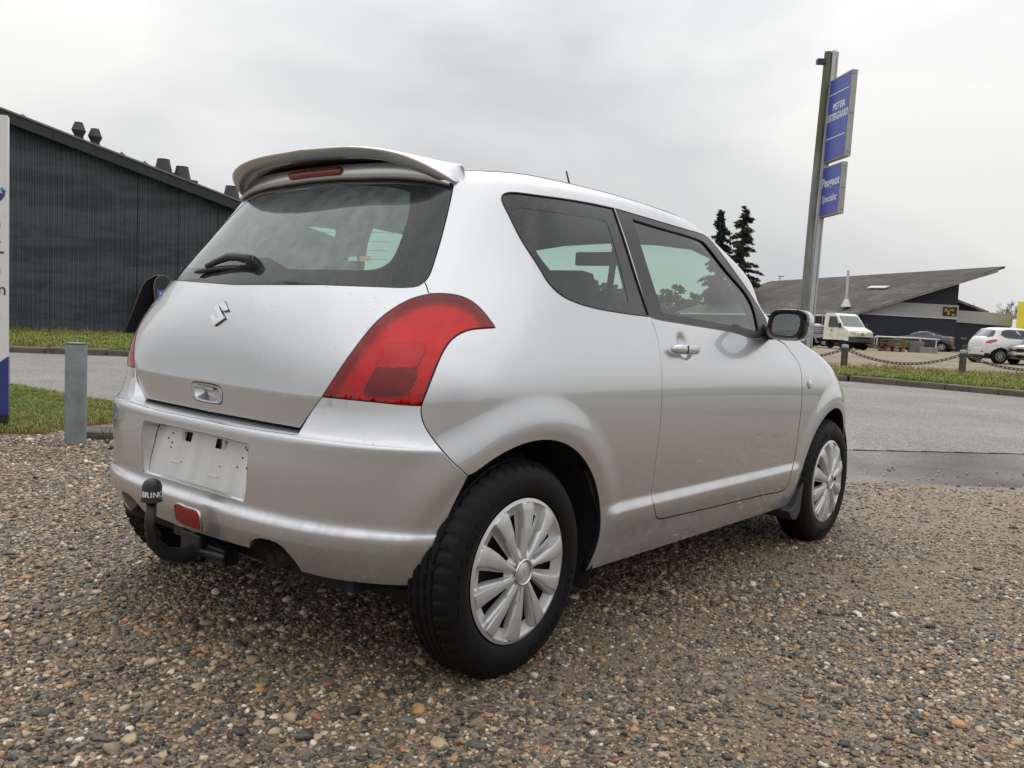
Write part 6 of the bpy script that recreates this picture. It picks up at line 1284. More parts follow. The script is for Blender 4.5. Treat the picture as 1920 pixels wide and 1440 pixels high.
# --- white advertising panel at the left edge
def sign_panel():
    WH=simple('white_sign_face',(.70,.70,.69),.35,var=.03);BL=simple('blue_sign_foil',(.030,.045,.21),.4,var=.1);BK=simple('black_sign_base',(.012,.012,.014),.5);TE=simple('teal_sign_foil',(.05,.33,.36),.4);TXT=simple('dark_sign_text',(.02,.02,.03),.5)
    base=np.array([.735,4.40,0.]);d=np.array([-.885,.465,0]);nrm=np.array([-.465,-.885,0])   # runs off to the left, faces the yard
    r=empty('advertising_sign',tuple(base),label='tall white advertising panel with blue foot at the left edge of the yard',cat='sign')
    Wd,Hh,T=1.35,2.21,.09
    def P(s,n,z):return d*s+nrm*n+np.array([0,0,z])
    def slab(name,poly,n0,n1,mat):
        b=MB().prism(poly,lambda p,t:P(p[0],t,p[1]),n0,n1);return b.build(name,mat,r,bevel=.003 if n1-n0>.02 else 0)
    slab('panel',[(0,.13),(Wd,.13),(Wd,Hh),(0,Hh)],-T,0,WH)
    slab('plinth',[(-.004,-.05),(Wd,-.05),(Wd,.128),(-.004,.128)],-T-.003,.004,BK)
    slab('blue_wedge',[(0,.13),(Wd,.13),(Wd,.134),(.30,.30),(.0,.54)],.001,.004,BL)
    # blue foil folds round the narrow edge
    b=MB();b.box(P(-.002,-T/2,.335),(.003,T*.98,.41),math.atan2(d[1],d[0]));b.build('blue_edge',BL,r)
    slab('rule',[(.022,1.262),(1.2,1.262),(1.2,1.274),(.022,1.274)],.001,.003,TXT)
    slab('logo_flash',[(.012,1.70),(.3,1.64),(.3,1.60),(.045,1.62),(.02,1.655)],.001,.003,BL)
    slab('logo_plate',[(.024,1.712),(.3,1.80),(.3,1.665),(.034,1.655)],.001,.0025,TE)
    ex=-d
    def put_t(ch,s,z,size,mat=TXT,k=.003):
        text_mesh('sign_letter',ch,size,mat,frame_matrix(P(s,k,z),ex,np.array([0,0,1.]),nrm),r,.0006)
    put_t('R',.055,1.70,.085,WH,.0032)
    for ch,s,z,sz in(('9',.070,1.44,.125),('4',.070,1.345,.125),('e',.068,1.155,.115),('n',.034,1.01,.115),('y',.088,1.01,.115),('.',.066,.92,.10),('f',.066,.78,.115)):put_t(ch,s,z,sz)
sign_panel()
# --- bollards
GALV=simple('galvanised_steel',(.23,.265,.275),.55,.25,var=.22,scale=9)
r=empty('steel_bollard',(.823,3.554,.016),label='thick galvanised steel bollard on the gravel beside the grass',cat='bollard')
MB().lathe([(.0655,-.1),(.0655,.655)],32).build('post_tube',GALV,r,smooth=True)
MB().lathe([(.058,.650),(.0635,.654),(.0635,.660),(.060,.666),(0,.668)],32).build('post_cap',simple('dark_bollard_cap',(.03,.035,.045),.4),r,smooth=True,angle=.6)
MB().lathe([(.060,.664),(.060,.6665),(0,.670)],32).build('cap_disc',GALV,r,smooth=True,angle=.6)
OLDWOOD=simple('weathered_post_wood',(.075,.072,.062),.85,var=.35,scale=9,bump=.4);CAPG=simple('grey_post_cap',(.30,.32,.33),.5,.3,var=.15)
posts=[((20.34,5.02),'wooden chain post between the sign mast and the flatbed van'),((21.34,2.55),'wooden chain post in front of the white hatchback'),((22.35,.0),None)]
def chain_post(p):
    r=empty('chain_post',(p[0],p[1],.1))
    MB().lathe([(.083,-.2),(.080,.52)],16).build('post',OLDWOOD,r,smooth=True);MB().lathe([(.084,.52),(.084,.575),(.07,.60),(0,.605)],16).build('post_cap',CAPG,r,smooth=True,angle=.6);return r
pr=None
for p,l in posts:
    if l is None:continue
    if pr is None:pr=chain_post(p);o=pr
    else:o=copy_tree(pr);o.location=(p[0],p[1],.1)
    tag(o,l,'post','posts carrying the chain along the grass')
CHAIN=simple('rusty_grey_chain',(.10,.10,.10),.6,.4,var=.3)
def torus_link(L=.115,w=.062,r=.0125):
    pts=[]
    for k in range(16):
        a=2*math.pi*k/16;x=(L-w)/2*(1 if math.cos(a)>=0 else -1)+w/2*math.cos(a);pts.append((x,w/2*math.sin(a),0))
    return pts+[pts[0]],r
LP,LR=torus_link();lm=MB().tube(LP,LR,6,False)
link_me=bpy.data.meshes.new('chain_link');link_me.from_pydata([tuple(map(float,v)) for v in lm.V],[],lm.F);link_me.materials.append(CHAIN);link_me.polygons.foreach_set('use_smooth',[True]*len(link_me.polygons))
def chain(a,b,sag,label):
    a=np.array(a);b=np.array(b);r=empty('chain',tuple(a),label=label,cat='chain',group='chains between the posts')
    L=np.linalg.norm(b-a);n=int(L*1.03/.092)
    for i in range(n):
        def q(t):p=(b-a)*t;p=p.copy();p[2]-=4*sag*t*(1-t);return p
        t=(i+.5)/n;p=q(t);d=q(t+.01)-q(t-.01);d/=np.linalg.norm(d)
        y=np.cross([0,0,1],d);y/=np.linalg.norm(y);z=np.cross(d,y)
        ang=math.radians(45 if i%2 else -45);yy=y*math.cos(ang)+z*math.sin(ang);zz=np.cross(d,yy)
        o=bpy.data.objects.new('chain_link',link_me);COL.objects.link(o);o.parent=r;o.matrix_local=frame_matrix(p,d,yy,zz)
chain((20.34,5.02,.60),(21.34,2.55,.60),.30,'rusty chain sagging between the two wooden posts')
chain((19.62,6.95,.60),(20.34,5.02,.60),.26,'rusty chain running from the sign mast to the first post')
chain((21.34,2.55,.60),(22.35,.0,.60),.30,'rusty chain at the right edge in front of the beige car')
# --- sign mast by the road
def mast():
    r=empty('sign_mast',(19.92,5.86,.1),label='tall mast of a wooden pole and steel channel with two blue signs',cat='sign mast')
    WOODM=Mat('mossy_pole_wood');v=WOODM.coord();zz=WOODM.new('ShaderNodeSeparateXYZ');WOODM.l(v,zz.inputs[0])
    g=WOODM.noise(WOODM.coord((3,3,.5)),3,5,.65);c=WOODM.ramp(g,[(.3,(.14,.135,.122)),(.7,(.28,.268,.248))])
    up=WOODM.rng(zz.outputs['Z'],4.9,5.5,0,.65);c=WOODM.mix(up,c,(.075,.095,.03));POLE=WOODM.pbr(c,.85,0,WOODM.bump(g,.4,.02))
    ALU=simple('pole_aluminium',(.46,.47,.47),.42,.45,var=.1,scale=3);BLUE=simple('blue_sign_plate',(.075,.10,.41),.42,var=.06);BOX=simple('sign_box_side',(.36,.36,.34),.5,.2,var=.12,scale=4);WT=simple('white_sign_letters',(.75,.75,.77),.45);PALEB=simple('pale_blue_letters',(.18,.21,.48),.45)
    lx=HR_;
    def P(lat,dep,z):return np.array([HR_[0]*lat+HF_[0]*dep,HR_[1]*lat+HF_[1]*dep,z])
    lean=np.array([HR_[0]*.022,HR_[1]*.022,0])
    MB().tube([P(-.14,0,-.3),P(-.14,0,0)+lean*0,P(-.10,0,4)+lean*4*0+lean*2.2,P(-.07,0,7.72)+lean*6.2],[.10,.10,.093,.085],18).build('wooden_pole',POLE,r,smooth=True,angle=.8)
    def column(name,lat,w,d,z0,z1,mat):
        b=MB();a0=P(lat,0,z0)+lean*z0;a1=P(lat+.03,0,z1)+lean*z1*.85
        V=[]
        for c in(a0,a1):
            for sx,sy in((-1,-1),(1,-1),(1,1),(-1,1)):V.append(c+P(sx*w/2,sy*d/2,0))
        b.add(V,[(3,2,1,0),(4,5,6,7),(0,1,5,4),(1,2,6,5),(2,3,7,6),(3,0,4,7)]);return b.build(name,mat,r,bevel=.008)
    column('steel_channel',.03,.10,.14,-.3,7.75,ALU)
    column('steel_flange',.12,.045,.10,-.3,7.73,ALU)
    # flood light
    MB().box(P(-.23,0,7.48)+lean*6,(.20,.14,.12),YAW-math.pi/2).tube([P(-.2,0,7.5)+lean*6,P(-.05,0,7.52)+lean*6],.02,6).build('flood_light',BLACK,r)
    def board(name,A,B_,z0,z1,th):
        """sign box from its pole edge A to its free edge B_ (lat, depth), face turned to the road"""
        a=P(A[0],A[1],0);b=P(B_[0],B_[1],0);d=(b-a)/np.linalg.norm(b-a);n=np.array([d[1],-d[0],0]);
        if n@(-P(1,-.2,0))<0:n=-n
        o=lean*((z0+z1)/2*.86);L=np.linalg.norm(b-a)
        bx=MB().prism([(0,z0),(L,z0),(L,z1),(0,z1)],lambda p,t:o+a+d*p[0]+n*t+np.array([0,0,p[1]])+lean*(p[1]-(z0+z1)/2)*.9,-th,0).build(name,BOX,r,bevel=.012)
        m=.035;MB().prism([(m,z0+m),(L-m*.6,z0+m),(L-m*.6,z1-m),(m,z1-m)],lambda p,t:o+a+d*p[0]+n*t+np.array([0,0,p[1]])+lean*(p[1]-(z0+z1)/2)*.9,.002,.008).build('sign_face',BLUE,bx)
        # bolts on the free end
        for z in np.linspace(z0+.1,z1-.1,3):
            for t in(-.05,-th+.05):MB().tube([o+a+d*(L-.002)+n*t+np.array([0,0,z]),o+a+d*(L+.008)+n*t+np.array([0,0,z])],.012,6).build('bolt',BLACK,bx)
        ex=d if (np.cross(d,[0,0,1.])@n)>0 else -d
        s0=a if ex@d>0 else b
        def txt(tx,fs,fz,size,mat,sx=1,shear=0,bold=0,sp=1):
            c=o+a+d*(L*fs)+n*.0095+np.array([0,0,z0+(z1-z0)*fz])+lean*((z0+(z1-z0)*fz)-(z0+z1)/2)*.9
            text_mesh('sign_letter',tx,size,mat,frame_matrix(c,ex,np.array([0,0,1.])+lean*.9,n),bx,.001,sx=sx,shear=shear,bold=bold,spacing=sp)
        def rule(fz):
            MB().prism([(m+.03,z0+(z1-z0)*fz),(L-m-.03,z0+(z1-z0)*fz),(L-m-.03,z0+(z1-z0)*fz+.022),(m+.03,z0+(z1-z0)*fz+.022)],lambda p,t:o+a+d*p[0]+n*t+np.array([0,0,p[1]])+lean*(p[1]-(z0+z1)/2)*.9,.0085,.011).build('sign_rule',WT,bx)
        return txt,rule,WT,PALEB
    txt,rule,w,pb=board('upper_sign',(.02,-.02),(.15,-1.1),5.02,7.02,.15)
    rule(.80);rule(.27)
    txt('PETER',.55,.64,.22,w,1.0,0,.006);txt('ØSTERGAARD',.52,.52,.245,w,.66,0,.006);txt('AUTOMOBILER',.5,.425,.10,pb,.95,0,0,1.15)
    txt,rule,w,pb=board('lower_sign',(.03,-.02),(.14,-1.0),3.70,4.92,.15)
    txt('Peugeot',.5,.66,.30,w,.92,0,.006);txt('Specialist',.5,.34,.24,w,.85,.25,.002)
    return r
mast()
# --- right: workshop with the great mono-pitch roof
def workshop():
    DW=simple('dark_blue_black_cladding',(.018,.021,.030),.7,var=.12,scale=3);LB=simple('pale_grey_boards',(.40,.40,.41),.6,var=.06,scale=2)
    R=Mat('stained_roof_sheets');v=R.geo();f=R.noise(R.geo((.35,.35,.8)),1.6,6,.7,.4);c=R.ramp(f,[(.32,(.026,.021,.017)),(.52,(.045,.038,.031)),(.62,(.075,.066,.055)),(.74,(.17,.16,.14))]);RF=R.pbr(c,.85,0,R.bump(R.noise(v,9,4),.4,.04))
    VB_=simple('verge_board_grey',(.20,.195,.175),.75,var=.3,scale=2);GLZ=simple('dark_window',(.03,.035,.04),.15)
    r=empty('workshop',tuple(LD(23,60,.1)),label='dark workshop with pale fascia band under a steep mono-pitch roof',cat='building')
    O=LD(23,60,.1)
    def L(lat,dep,z):return LD(lat,dep,z)-O
    gd=np.array([-.296,.955])     # lat, depth direction of the roof axis
    def back(lat,z,t):return L(lat+gd[0]*t,60+gd[1]*t,z)
    # facade: wall panels
    def slab(name,pts,th,mat,d0=60.,parent=r):
        """polygon (lat,z) at depth d0 with thickness th towards the back"""
        b=MB().prism(pts,lambda p,t:L(p[0],d0+t,p[1]),0,th);return b.build(name,mat,parent)
    zt=lambda la:2.40+(la-23)*.372
    slab('lower_wall',[(23.1,-.1),(30.05,-.1),(30.05,2.33),(23.1,2.40)],.3,DW)
    slab('upper_wall',[(25.4,3.30),(30.05,3.25),(30.05,zt(30.05)-.05),(25.4,zt(25.4)-.02)],.3,DW,60.01)
    # fascia band: boards one above the other
    k=6
    for i in range(k):
        f0,f1=i/k,(i+1)/k-.007
        zl0=2.40+.0;pl=[]
        def zb(la,f):
            lo=2.42-(la-23.3)*.012;hi=3.30-(la-25)*.012;return lo+(hi-lo)*f
        a0=max(23.25,23+(zb(23.3,f0)-2.40)/.372+.15);a1=max(23.25,23+(zb(23.3,f1)-2.40)/.372+.15)
        slab('fascia_board',[(a0,zb(a0,f0)),(30.1,zb(30.1,f0)),(30.1,zb(30.1,f1)),(a1,zb(a1,f1))],.05,LB,59.93)
    slab('fascia_trim',[(23.3,2.36),(30.1,2.28),(30.1,2.335),(23.3,2.415)],.06,simple('white_trim',(.6,.6,.6),.5),59.91)
    # left side wall and windows under the eave
    V=[back(23.1,-.1,.2),back(23.1,-.1,22),back(23.1,2.4,22),back(23.1,2.4,.2)]
    mesh('side_wall',V,[(0,1,2,3)],DW,r)
    for t0 in(2.2,3.5,4.8,6.1):
        a=back(23.06,1.1,t0);b=back(23.06,1.1,t0+1.1);c=back(23.06,2.1,t0+1.1);d=back(23.06,2.1,t0)
        w=mesh('window',[a,b,c,d],[(0,1,2,3)],GLZ,r)
    # roof in sheets across the slope
    e0=np.array([22.75,2.30]);e1=np.array([31.75,5.80]);rows=7;cols=5;Tl=26
    th=np.array([0,0,.13])
    for i in range(rows):
        for j in range(cols):
            p0=e0+(e1-e0)*i/rows;p1=e0+(e1-e0)*((i+1)/rows+.004);t0=-.55-.0*i+(Tl)*j/cols;t1=t0+Tl/cols-.02
            if j==0:t0=-.55-1.0*(i/rows);
            dz=-.018*j*(i/rows)*2.6
            dz2=-.018*(j+1)*(i/rows)*2.6
            up=.012*i
            q=[back(p0[0],p0[1]+dz+up,t0),back(p1[0],p1[1]+dz+up,t0 if j else -.55-1.0*((i+1)/rows)),back(p1[0],p1[1]+dz2+up,t1),back(p0[0],p0[1]+dz2+up,t1)]
            mesh('roof_sheet',q+[a-th for a in q],[(0,1,2,3),(7,6,5,4),(0,4,5,1),(1,5,6,2),(2,6,7,3),(3,7,4,0)],RF,r)
    # verge board along the front of the roof
    q=[back(22.7,2.22,-.6),back(31.4,5.48,-1.5),back(31.4,5.70,-1.52),back(22.7,2.44,-.62)]
    q2=[a+np.array([HF_[0]*.06,HF_[1]*.06,0]) for a in q];mesh('verge_board',q+q2,[(3,2,1,0),(4,5,6,7),(0,1,5,4),(1,2,6,5),(2,3,7,6),(3,0,4,7)],VB_,r)
    # dark soffit wedge under the overhang is the wall return
    V=[L(30.05,60.02,-.1),back(30.05,-.1,20),back(30.05,zt(30.05)-.35,20),L(30.05,60.02,zt(30.05)-.05)];mesh('side_wall',V,[(3,2,1,0)],DW,r)
    # skylight and bleached repairs on the slope
    def on_roof(f,t,up):p=e0+(e1-e0)*f;return back(p[0],p[1]+up-.05*f*t/26*2.6,t)
    q=[on_roof(.56,4.0,.125),on_roof(.60,4.0,.135),on_roof(.62,6.2,.135),on_roof(.58,6.2,.125)];q2=[a+[0,0,.05] for a in q]
    mesh('skylight',q+q2,[(3,2,1,0),(4,5,6,7),(0,1,5,4),(1,2,6,5),(2,3,7,6),(3,0,4,7)],simple('pale_skylight',(.40,.41,.42),.4),r)
    # gutter, downpipe
    MB().tube([back(22.7,2.20,-.5),back(22.7,2.20,24)],.07,8).build('gutter',simple('pale_gutter',(.45,.45,.43),.5),r)
    MB().tube([back(22.75,2.18,-.2),back(22.95,1.9,-.2),back(23.05,1.7,-.2),back(23.05,.0,-.2)],.05,8).build('downpipe',simple('pale_gutter',(.45,.45,.43),.5),r)
    # metal flue and two short chimneys
    FL=simple('flue_steel',(.52,.52,.51),.4,.5)
    fb=on_roof(.13,2.2,.12);MB().tube([fb,fb+[.05,.03,2.55]],.10,10).lathe([(.36,0),(.14,.55)],12,tuple(fb)).build('metal_flue',FL,r)
    for f,t,h in((.62,22,1.1),(.66,24,.9)):
        p=on_roof(f,t,.0);MB().box(p+np.array([0,0,h/2]),(.42,.42,h+.4),YAW).build('chimney',simple('pale_chimney',(.36,.33,.29),.8),r)
    # black sign with yellow lettering
    YL=simple('yellow_sign_letters',(.70,.52,.05),.5);b0=slab('wall_sign',[(29.05,2.50),(29.97,2.50),(29.97,3.10),(29.05,3.10)],.05,simple('black_sign_board',(.012,.012,.013),.5),59.86)
    ex=np.array([HR_[0],HR_[1],0]);nn=np.array([-HF_[0],-HF_[1],0])
    for tx,la,z,sz,sx in(('H',29.22,2.86,.36,.75),('B',29.40,2.68,.36,.75),('arald',29.60,2.90,.15,.9),('ilsyn',29.73,2.58,.13,.9)):
        text_mesh('sign_letter',tx,sz,YL,frame_matrix(L(la,59.85,z),ex,np.array([0,0,1.]),nn),b0,.004,sx=sx,bold=.006)
    MB().tube([L(29.37+.16*math.cos(a)+.1,59.85,2.99+.09*math.sin(a)) for a in np.linspace(.3,2.6,9)],.012,5).build('sign_swoosh',YL,b0)
    # annex to the right with its own band and a lower gable behind
    slab('annex_wall',[(30.07,-.1),(34.1,-.1),(34.1,2.0),(30.07,2.12)],.3,DW,60.6)
    for i in range(4):
        f0,f1=i/4,(i+1)/4-.007;zz=lambda la,f:(2.13-(la-30.07)*.044)+(.80+.02*(la-30))*f
        slab('annex_board',[(30.12,zz(30.12,f0)),(34.15,zz(34.15,f0)),(34.15,zz(34.15,f1)),(30.12,zz(30.12,f1))],.06,LB,60.5)
    slab('rear_gable',[(29.9,2.5),(33.1,2.5),(33.1,2.95),(29.9,4.10)],.3,DW,63)
    q=[L(29.7,62.6,4.14),L(33.6,62.6,2.86),L(33.6,75,2.86),L(29.7,75,4.14)];q2=[a+[0,0,.16] for a in q];mesh('rear_roof',q+q2,[(3,2,1,0),(4,5,6,7),(0,1,5,4),(1,2,6,5),(2,3,7,6),(3,0,4,7)],VB_,r)
    slab('wall_grille',[(30.75,.95),(31.15,.95),(31.15,1.08),(30.75,1.08)],.03,VB_,60.57)
workshop()
YEL=simple('yellow_wall_paint',(.80,.70,.07),.55,var=.06,scale=1)
r=empty('yellow_wall',tuple(LD(34.9,58.5,.1)),label='bright yellow building corner at the right edge beyond the annex',cat='building')
O=LD(34.9,58.5,.1)
MB().prism([(33.25,-.1),(40,-.1),(40,3.62),(33.28,3.60)],lambda p,t:LD(p[0]+t*.66,58.5+t,p[1])-O,0,6).build('wall',YEL,r)
MB().prism([(33.02,-.1),(33.24,-.1),(33.26,1.85),(33.06,1.85)],lambda p,t:LD(p[0]+t*.66,58.7+t,p[1])-O,0,5).build('buttress',YEL,r)
# black ornamental lamp before the yellow wall
p=LD(22.6,38.5,.1);r=empty('garden_lamp',tuple(p),label='thin black ornamental lamp post in front of the yellow building',cat='lamp post')
MB().tube([(0,0,0),(0,0,1.6)],.03,8).build('post',BLACK,r);MB().lathe([(.03,1.2),(.10,1.23),(.03,1.28),(.05,1.36),(.11,1.40),(.03,1.46)],10).build('collar',BLACK,r)
rr=np.array([HR_[0],HR_[1],0]);MB().tube([rr*(.02+.36*(1-math.cos(a)))+np.array([0,0,1.45+.52*math.sin(a)]) for a in np.linspace(0,2.0,12)],.018,6).build('arm',BLACK,r)
# --- trees
BARK=simple('conifer_bark',(.06,.045,.035),.95,var=.3,scale=4);NEED=blade_mat('needle_green',[(0,(.010,.020,.012)),(.5,(.017,.030,.016)),(1,(.030,.045,.024))]);NEEDM=simple('dark_needles',(.024,.036,.022),.85,var=.5,scale=1.2);NEED2=simple('brownish_needles',(.042,.047,.028),.85,var=.5,scale=1.2)
def conifer(p,h,spread,mat,label,seed,bare0,droop,gap=0.):
    rg=np.random.default_rng(seed);r=empty('spruce_tree',tuple(p),label=label,cat='tree')
    MB().tube([(0,0,-.3),(.1,0,h*.5),(.05,.05,h)],[h*.022,h*.014,.02],8).build('trunk',BARK,r,smooth=True)
    V=[];F=[]
    n=int(h*9)
    for i in range(n):
        f=bare0+(1-bare0)*(i+rg.random())/n;z=h*f;L=spread*(1-f)**.5*rg.uniform(.5,1.2)+.12
        if rg.random()<gap:continue
        a=rg.uniform(0,6.283);d=np.array([math.cos(a),math.sin(a)])
        m=max(5,int(L*20))
        for k in range(m):
            t=(k+rg.random())/m;b=np.array([d[0]*L*t,d[1]*L*t,z-droop*L*t*t+.12*L*t])
            for _ in range(6):
                w=rg.normal(size=3)*np.array([.10,.10,.07])*(1.3-.5*t);c=b+w;s=rg.uniform(.07,.17)*(1.15-.4*t);u=rg.normal(size=3);u[2]*=.4;u/=np.linalg.norm(u);v=np.cross(u,rg.normal(size=3));v/=np.linalg.norm(v)+1e-9
                q=len(V);V+=[c-u*s*1.5,c+v*s*.55,c+u*s*1.5-[0,0,s*.5],c-v*s*.55];F.append((q,q+1,q+2,q+3))
    mesh('crown',V,F,mat,r);return r
conifer(np.array([72.8,34.1,-.3]),11.9,1.95,NEEDM,'slender dark spruce, left of the two conifers beyond the car roof',1,.30,.35)['group']='conifers beyond the car'
conifer(np.array([72.2,31.6,-.3]),12.1,2.5,NEED2,'taller ragged spruce with gaps, right of the two conifers',2,.30,.30,.30)['group']='conifers beyond the car'
TWIG=simple('bare_twigs',(.12,.085,.07),.9,var=.25,scale=1)
def bare_tree(p,h,w,label,seed):
    rg=np.random.default_rng(seed);r=empty('bare_tree',tuple(p),label=label,cat='tree',group='bare trees behind the workshop')
    tr=MB();cr_=MB()
    tr.tube([(0,0,-.3),(.1,0,h*.3)],[.16,.12],7)
    def br(a,d,L,rad,lv):
        b=a+d*L;(tr if lv<2 else cr_).tube([a,(a+b)/2+rg.normal(size=3)*L*.05,b],[rad,rad*.8,rad*.55],4 if lv>1 else 6,False)
        if lv>=5:return
        for _ in range(3 if lv else 6):
            q=d+rg.normal(size=3)*.55;q[2]+=.12;q/=np.linalg.norm(q);br(a+d*L*rg.uniform(.55,1),q,L*rg.uniform(.6,.8),max(rad*.5,.014),lv+1)
    br(np.array([.1,0,h*.28]),np.array([0,0,1.]),h*.22,.10,0)
    tr.build('trunk',TWIG,r);cr_.build('crown',TWIG,r)
bare_tree(LD(52.8,95,-.5),7.0,3,'bushy leafless tree behind the yellow building at the right edge',4)
bare_tree(LD(50.4,97,-.5),6.2,3,'smaller leafless tree just left of the bigger bare one',5)
bare_tree(LD(55.8,96,-.5),6.6,3,'leafless tree partly cut by the right edge of the frame',6)
# street lamp far off
p=LD(26.2,88,-.2);r=empty('street_lamp',tuple(p),label='thin grey street lamp far off left of the workshop roof',cat='street lamp')
MB().tube([(0,0,0),(0,0,6.6)],[.09,.05],8).build('pole',GALV,r);MB().box((.25,0,6.62),(.7,.16,.09),-.4).build('lamp_head',GALV,r)
# --- vehicles
def poly_mat(c,rough=.28,metal=0.,coat=1,var=.05):return simple('car_body_paint',c,rough,metal,var=var,scale=2,coat=coat)
DKGLASS=simple('dark_car_glass',(.035,.042,.045),.06,var=.2);LAMPR=simple('red_tail_lamp',(.30,.012,.012),.15,coat=1);LAMPW=simple('clear_head_lamp',(.55,.56,.56),.1,.3,coat=1);PLT_W=simple('white_number_plate',(.62,.62,.62),.5);ALLOY=simple('alloy_wheel',(.42,.42,.43),.4,.6)
def shell(Sf,h,n_u=110,n_v=60,v0=.15):
    u=np.linspace(0,3,n_u);v=np.linspace(v0,Sf.nr-1,n_v);U,Vv=np.meshgrid(u,v,indexing='ij');P=Sf(U,Vv).reshape(-1,3);F=[]
    # open the wheel arches
    for i in range(n_u-1):
        for j in range(n_v-1):
            q=(i*n_v+j,(i+1)*n_v+j,(i+1)*n_v+j+1,i*n_v+j+1);c=P[list(q)].mean(0)
            if any(math.hypot(c[0]-a,c[2]-b)<R for a,b,R in ARCHES) and abs(c[1])>.5:continue
            F.append(q)
    Q=P*[1,-1,1];k=len(P);return np.concatenate([P,Q]),F+[tuple(i+k for i in f[::-1]) for f in F]
def far_wheel(root,x,y,r=.30,n=9):
    w=empty('wheel');w.parent=root;w.location=(x,y,r);sg=1 if y<0 else -1
    if sg<0:w.rotation_euler=(0,0,math.pi)
    t=MB().lathe([(r*.66,-.09),(r*.97,-.09),(r,-.06),(r,.06),(r*.97,.09),(r*.66,.09)],28).build('tyre',RUBBER,w,smooth=True,angle=.6);t.rotation_euler=(math.pi/2,0,0)
    b=MB().lathe([(r*.66,.0),(r*.68,.088),(r*.60,.085)],28)
    for k in range(n):
        a=2*math.pi*k/n;b.box((math.cos(a)*r*.34,math.sin(a)*r*.34,.078),(r*.62,r*.13,.02),a)
    b.lathe([(0,.092),(.05,.09),(.055,.07)],12);o=b.build('wheel_rim',ALLOY,w);o.rotation_euler=(math.pi/2,0,0)
    d=MB().lathe([(0,.03),(r*.66,.03)],20).build('wheel_disc',DARK,w);d.rotation_euler=(math.pi/2,0,0)
def surf_patch(root,name,Sf,loop,mat,off=.006,h=.06,both_sides=True):
    D=panel_data(Sf,np.array(loop,float),[],h,0,off,0)
    a=put(name,D,mat,root)
    if both_sides:put(name,mir(D),mat,root)
def small_car(loc,rz,paint,label,scale=(1,1,1),rows=None,kind='hatch',far_side=True):
    Sf=make_surface(rows) if rows else S0
    r=empty('parked_car',tuple(loc),rz,label=label,cat='car');r.scale=scale;r['group']='cars parked in the lot'
    V,F=shell(Sf,.05);o=mesh('car_body',V,F,paint,r,True)
    bm=bmesh.new();bm.from_mesh(o.data);bmesh.ops.remove_doubles(bm,verts=bm.verts,dist=.001);bmesh.ops.recalc_face_normals(bm,faces=bm.faces);bm.to_mesh(o.data);bm.free()
    MB().box((1.2,0,.30),(3.2,1.35,.22)).build('underbody',DARK,r)
    for x in(ARCHES[0][0],ARCHES[1][0]):
        for y in(-.74,.74):far_wheel(r,x,y)
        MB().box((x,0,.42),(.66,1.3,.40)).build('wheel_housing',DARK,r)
    return r,Sf
# white five-door hatchback seen from behind
WPAINT=poly_mat((.62,.63,.64),.25,0)
c,Sf=small_car(tuple(LD(17.95,33.4,.1)),math.radians(-46),WPAINT,'white hatchback parked beyond the chain, seen from its rear corner',(1.0,.98,.93))
surf_patch(c,'rear_window',Sf,mirrored(np.concatenate([[(0,6.5)],[(.40,6.35),(.52,6.6),(.56,7.3),(.55,8.7)],[(.4,9.3),(0,9.45)]])),DKGLASS,both_sides=False)
surf_patch(c,'side_window',Sf,[(.74,7.3),(.86,6.4),(1.0,6.1),(1.36,6.05),(1.33,9.1),(.95,9.05),(.78,8.5)],DKGLASS)
surf_patch(c,'front_window',Sf,[(1.40,6.05),(1.78,6.05),(1.98,6.1),(1.98,7.0),(1.85,8.4),(1.75,9.1),(1.37,9.1)],DKGLASS)
surf_patch(c,'tail_lamp',Sf,[(.38,4.55),(.50,4.45),(.62,4.95),(.69,5.45),(.62,5.7),(.48,5.5),(.39,5.05)],LAMPR,.012)
surf_patch(c,'brake_lamp',Sf,mirrored(np.array([(0,9.7),(.12,9.7),(.12,9.95),(0,9.95)])),LAMPR,.012,both_sides=False)
surf_patch(c,'number_plate',Sf,mirrored(np.array([(0,3.6),(.20,3.6),(.20,4.3),(0,4.3)])),PLT_W,.012,both_sides=False)
surf_patch(c,'reflector',Sf,[(.30,2.0),(.39,2.0),(.39,2.3),(.30,2.3)],LAMPR,.010)
surf_patch(c,'rear_valance',Sf,mirrored(np.array([(0,.2),(.46,.2),(.44,1.0),(.35,1.2),(0,1.2)])),BLACK,.012,both_sides=False)
# beige car at the right edge, nose towards the yard
BPAINT=poly_mat((.30,.275,.245),.3,.4)
c,Sf=small_car((36.2,1.75,.1),math.radians(-46+201),BPAINT,'beige car at the right edge with its nose to the white hatchback',(1.0,1.0,.98));c.location=tuple(LD(21.25,33.4,.1))
surf_patch(c,'grille',Sf,[(2.72,2.2),(3,2.2),(3,3.1),(2.74,3.1)],DARK,.01)
surf_patch(c,'lower_grille',Sf,[(2.66,.6),(3,.6),(3,1.5),(2.70,1.5)],DARK,.01)
surf_patch(c,'head_lamp',Sf,[(2.46,3.6),(2.66,3.4),(2.68,3.9),(2.5,4.6),(2.42,4.4)],LAMPW,.012)
surf_patch(c,'number_plate',Sf,[(2.86,1.65),(3,1.65),(3,2.1),(2.86,2.1)],PLT_W,.02)
surf_patch(c,'windscreen',Sf,np.concatenate([WS[:-1],[(3,10.4)]]),DKGLASS,.008)
surf_patch(c,'side_window',Sf,[(1.0,6.35),(1.9,6.3),(1.85,8.3),(1.7,8.8),(1.0,8.6)],DKGLASS)
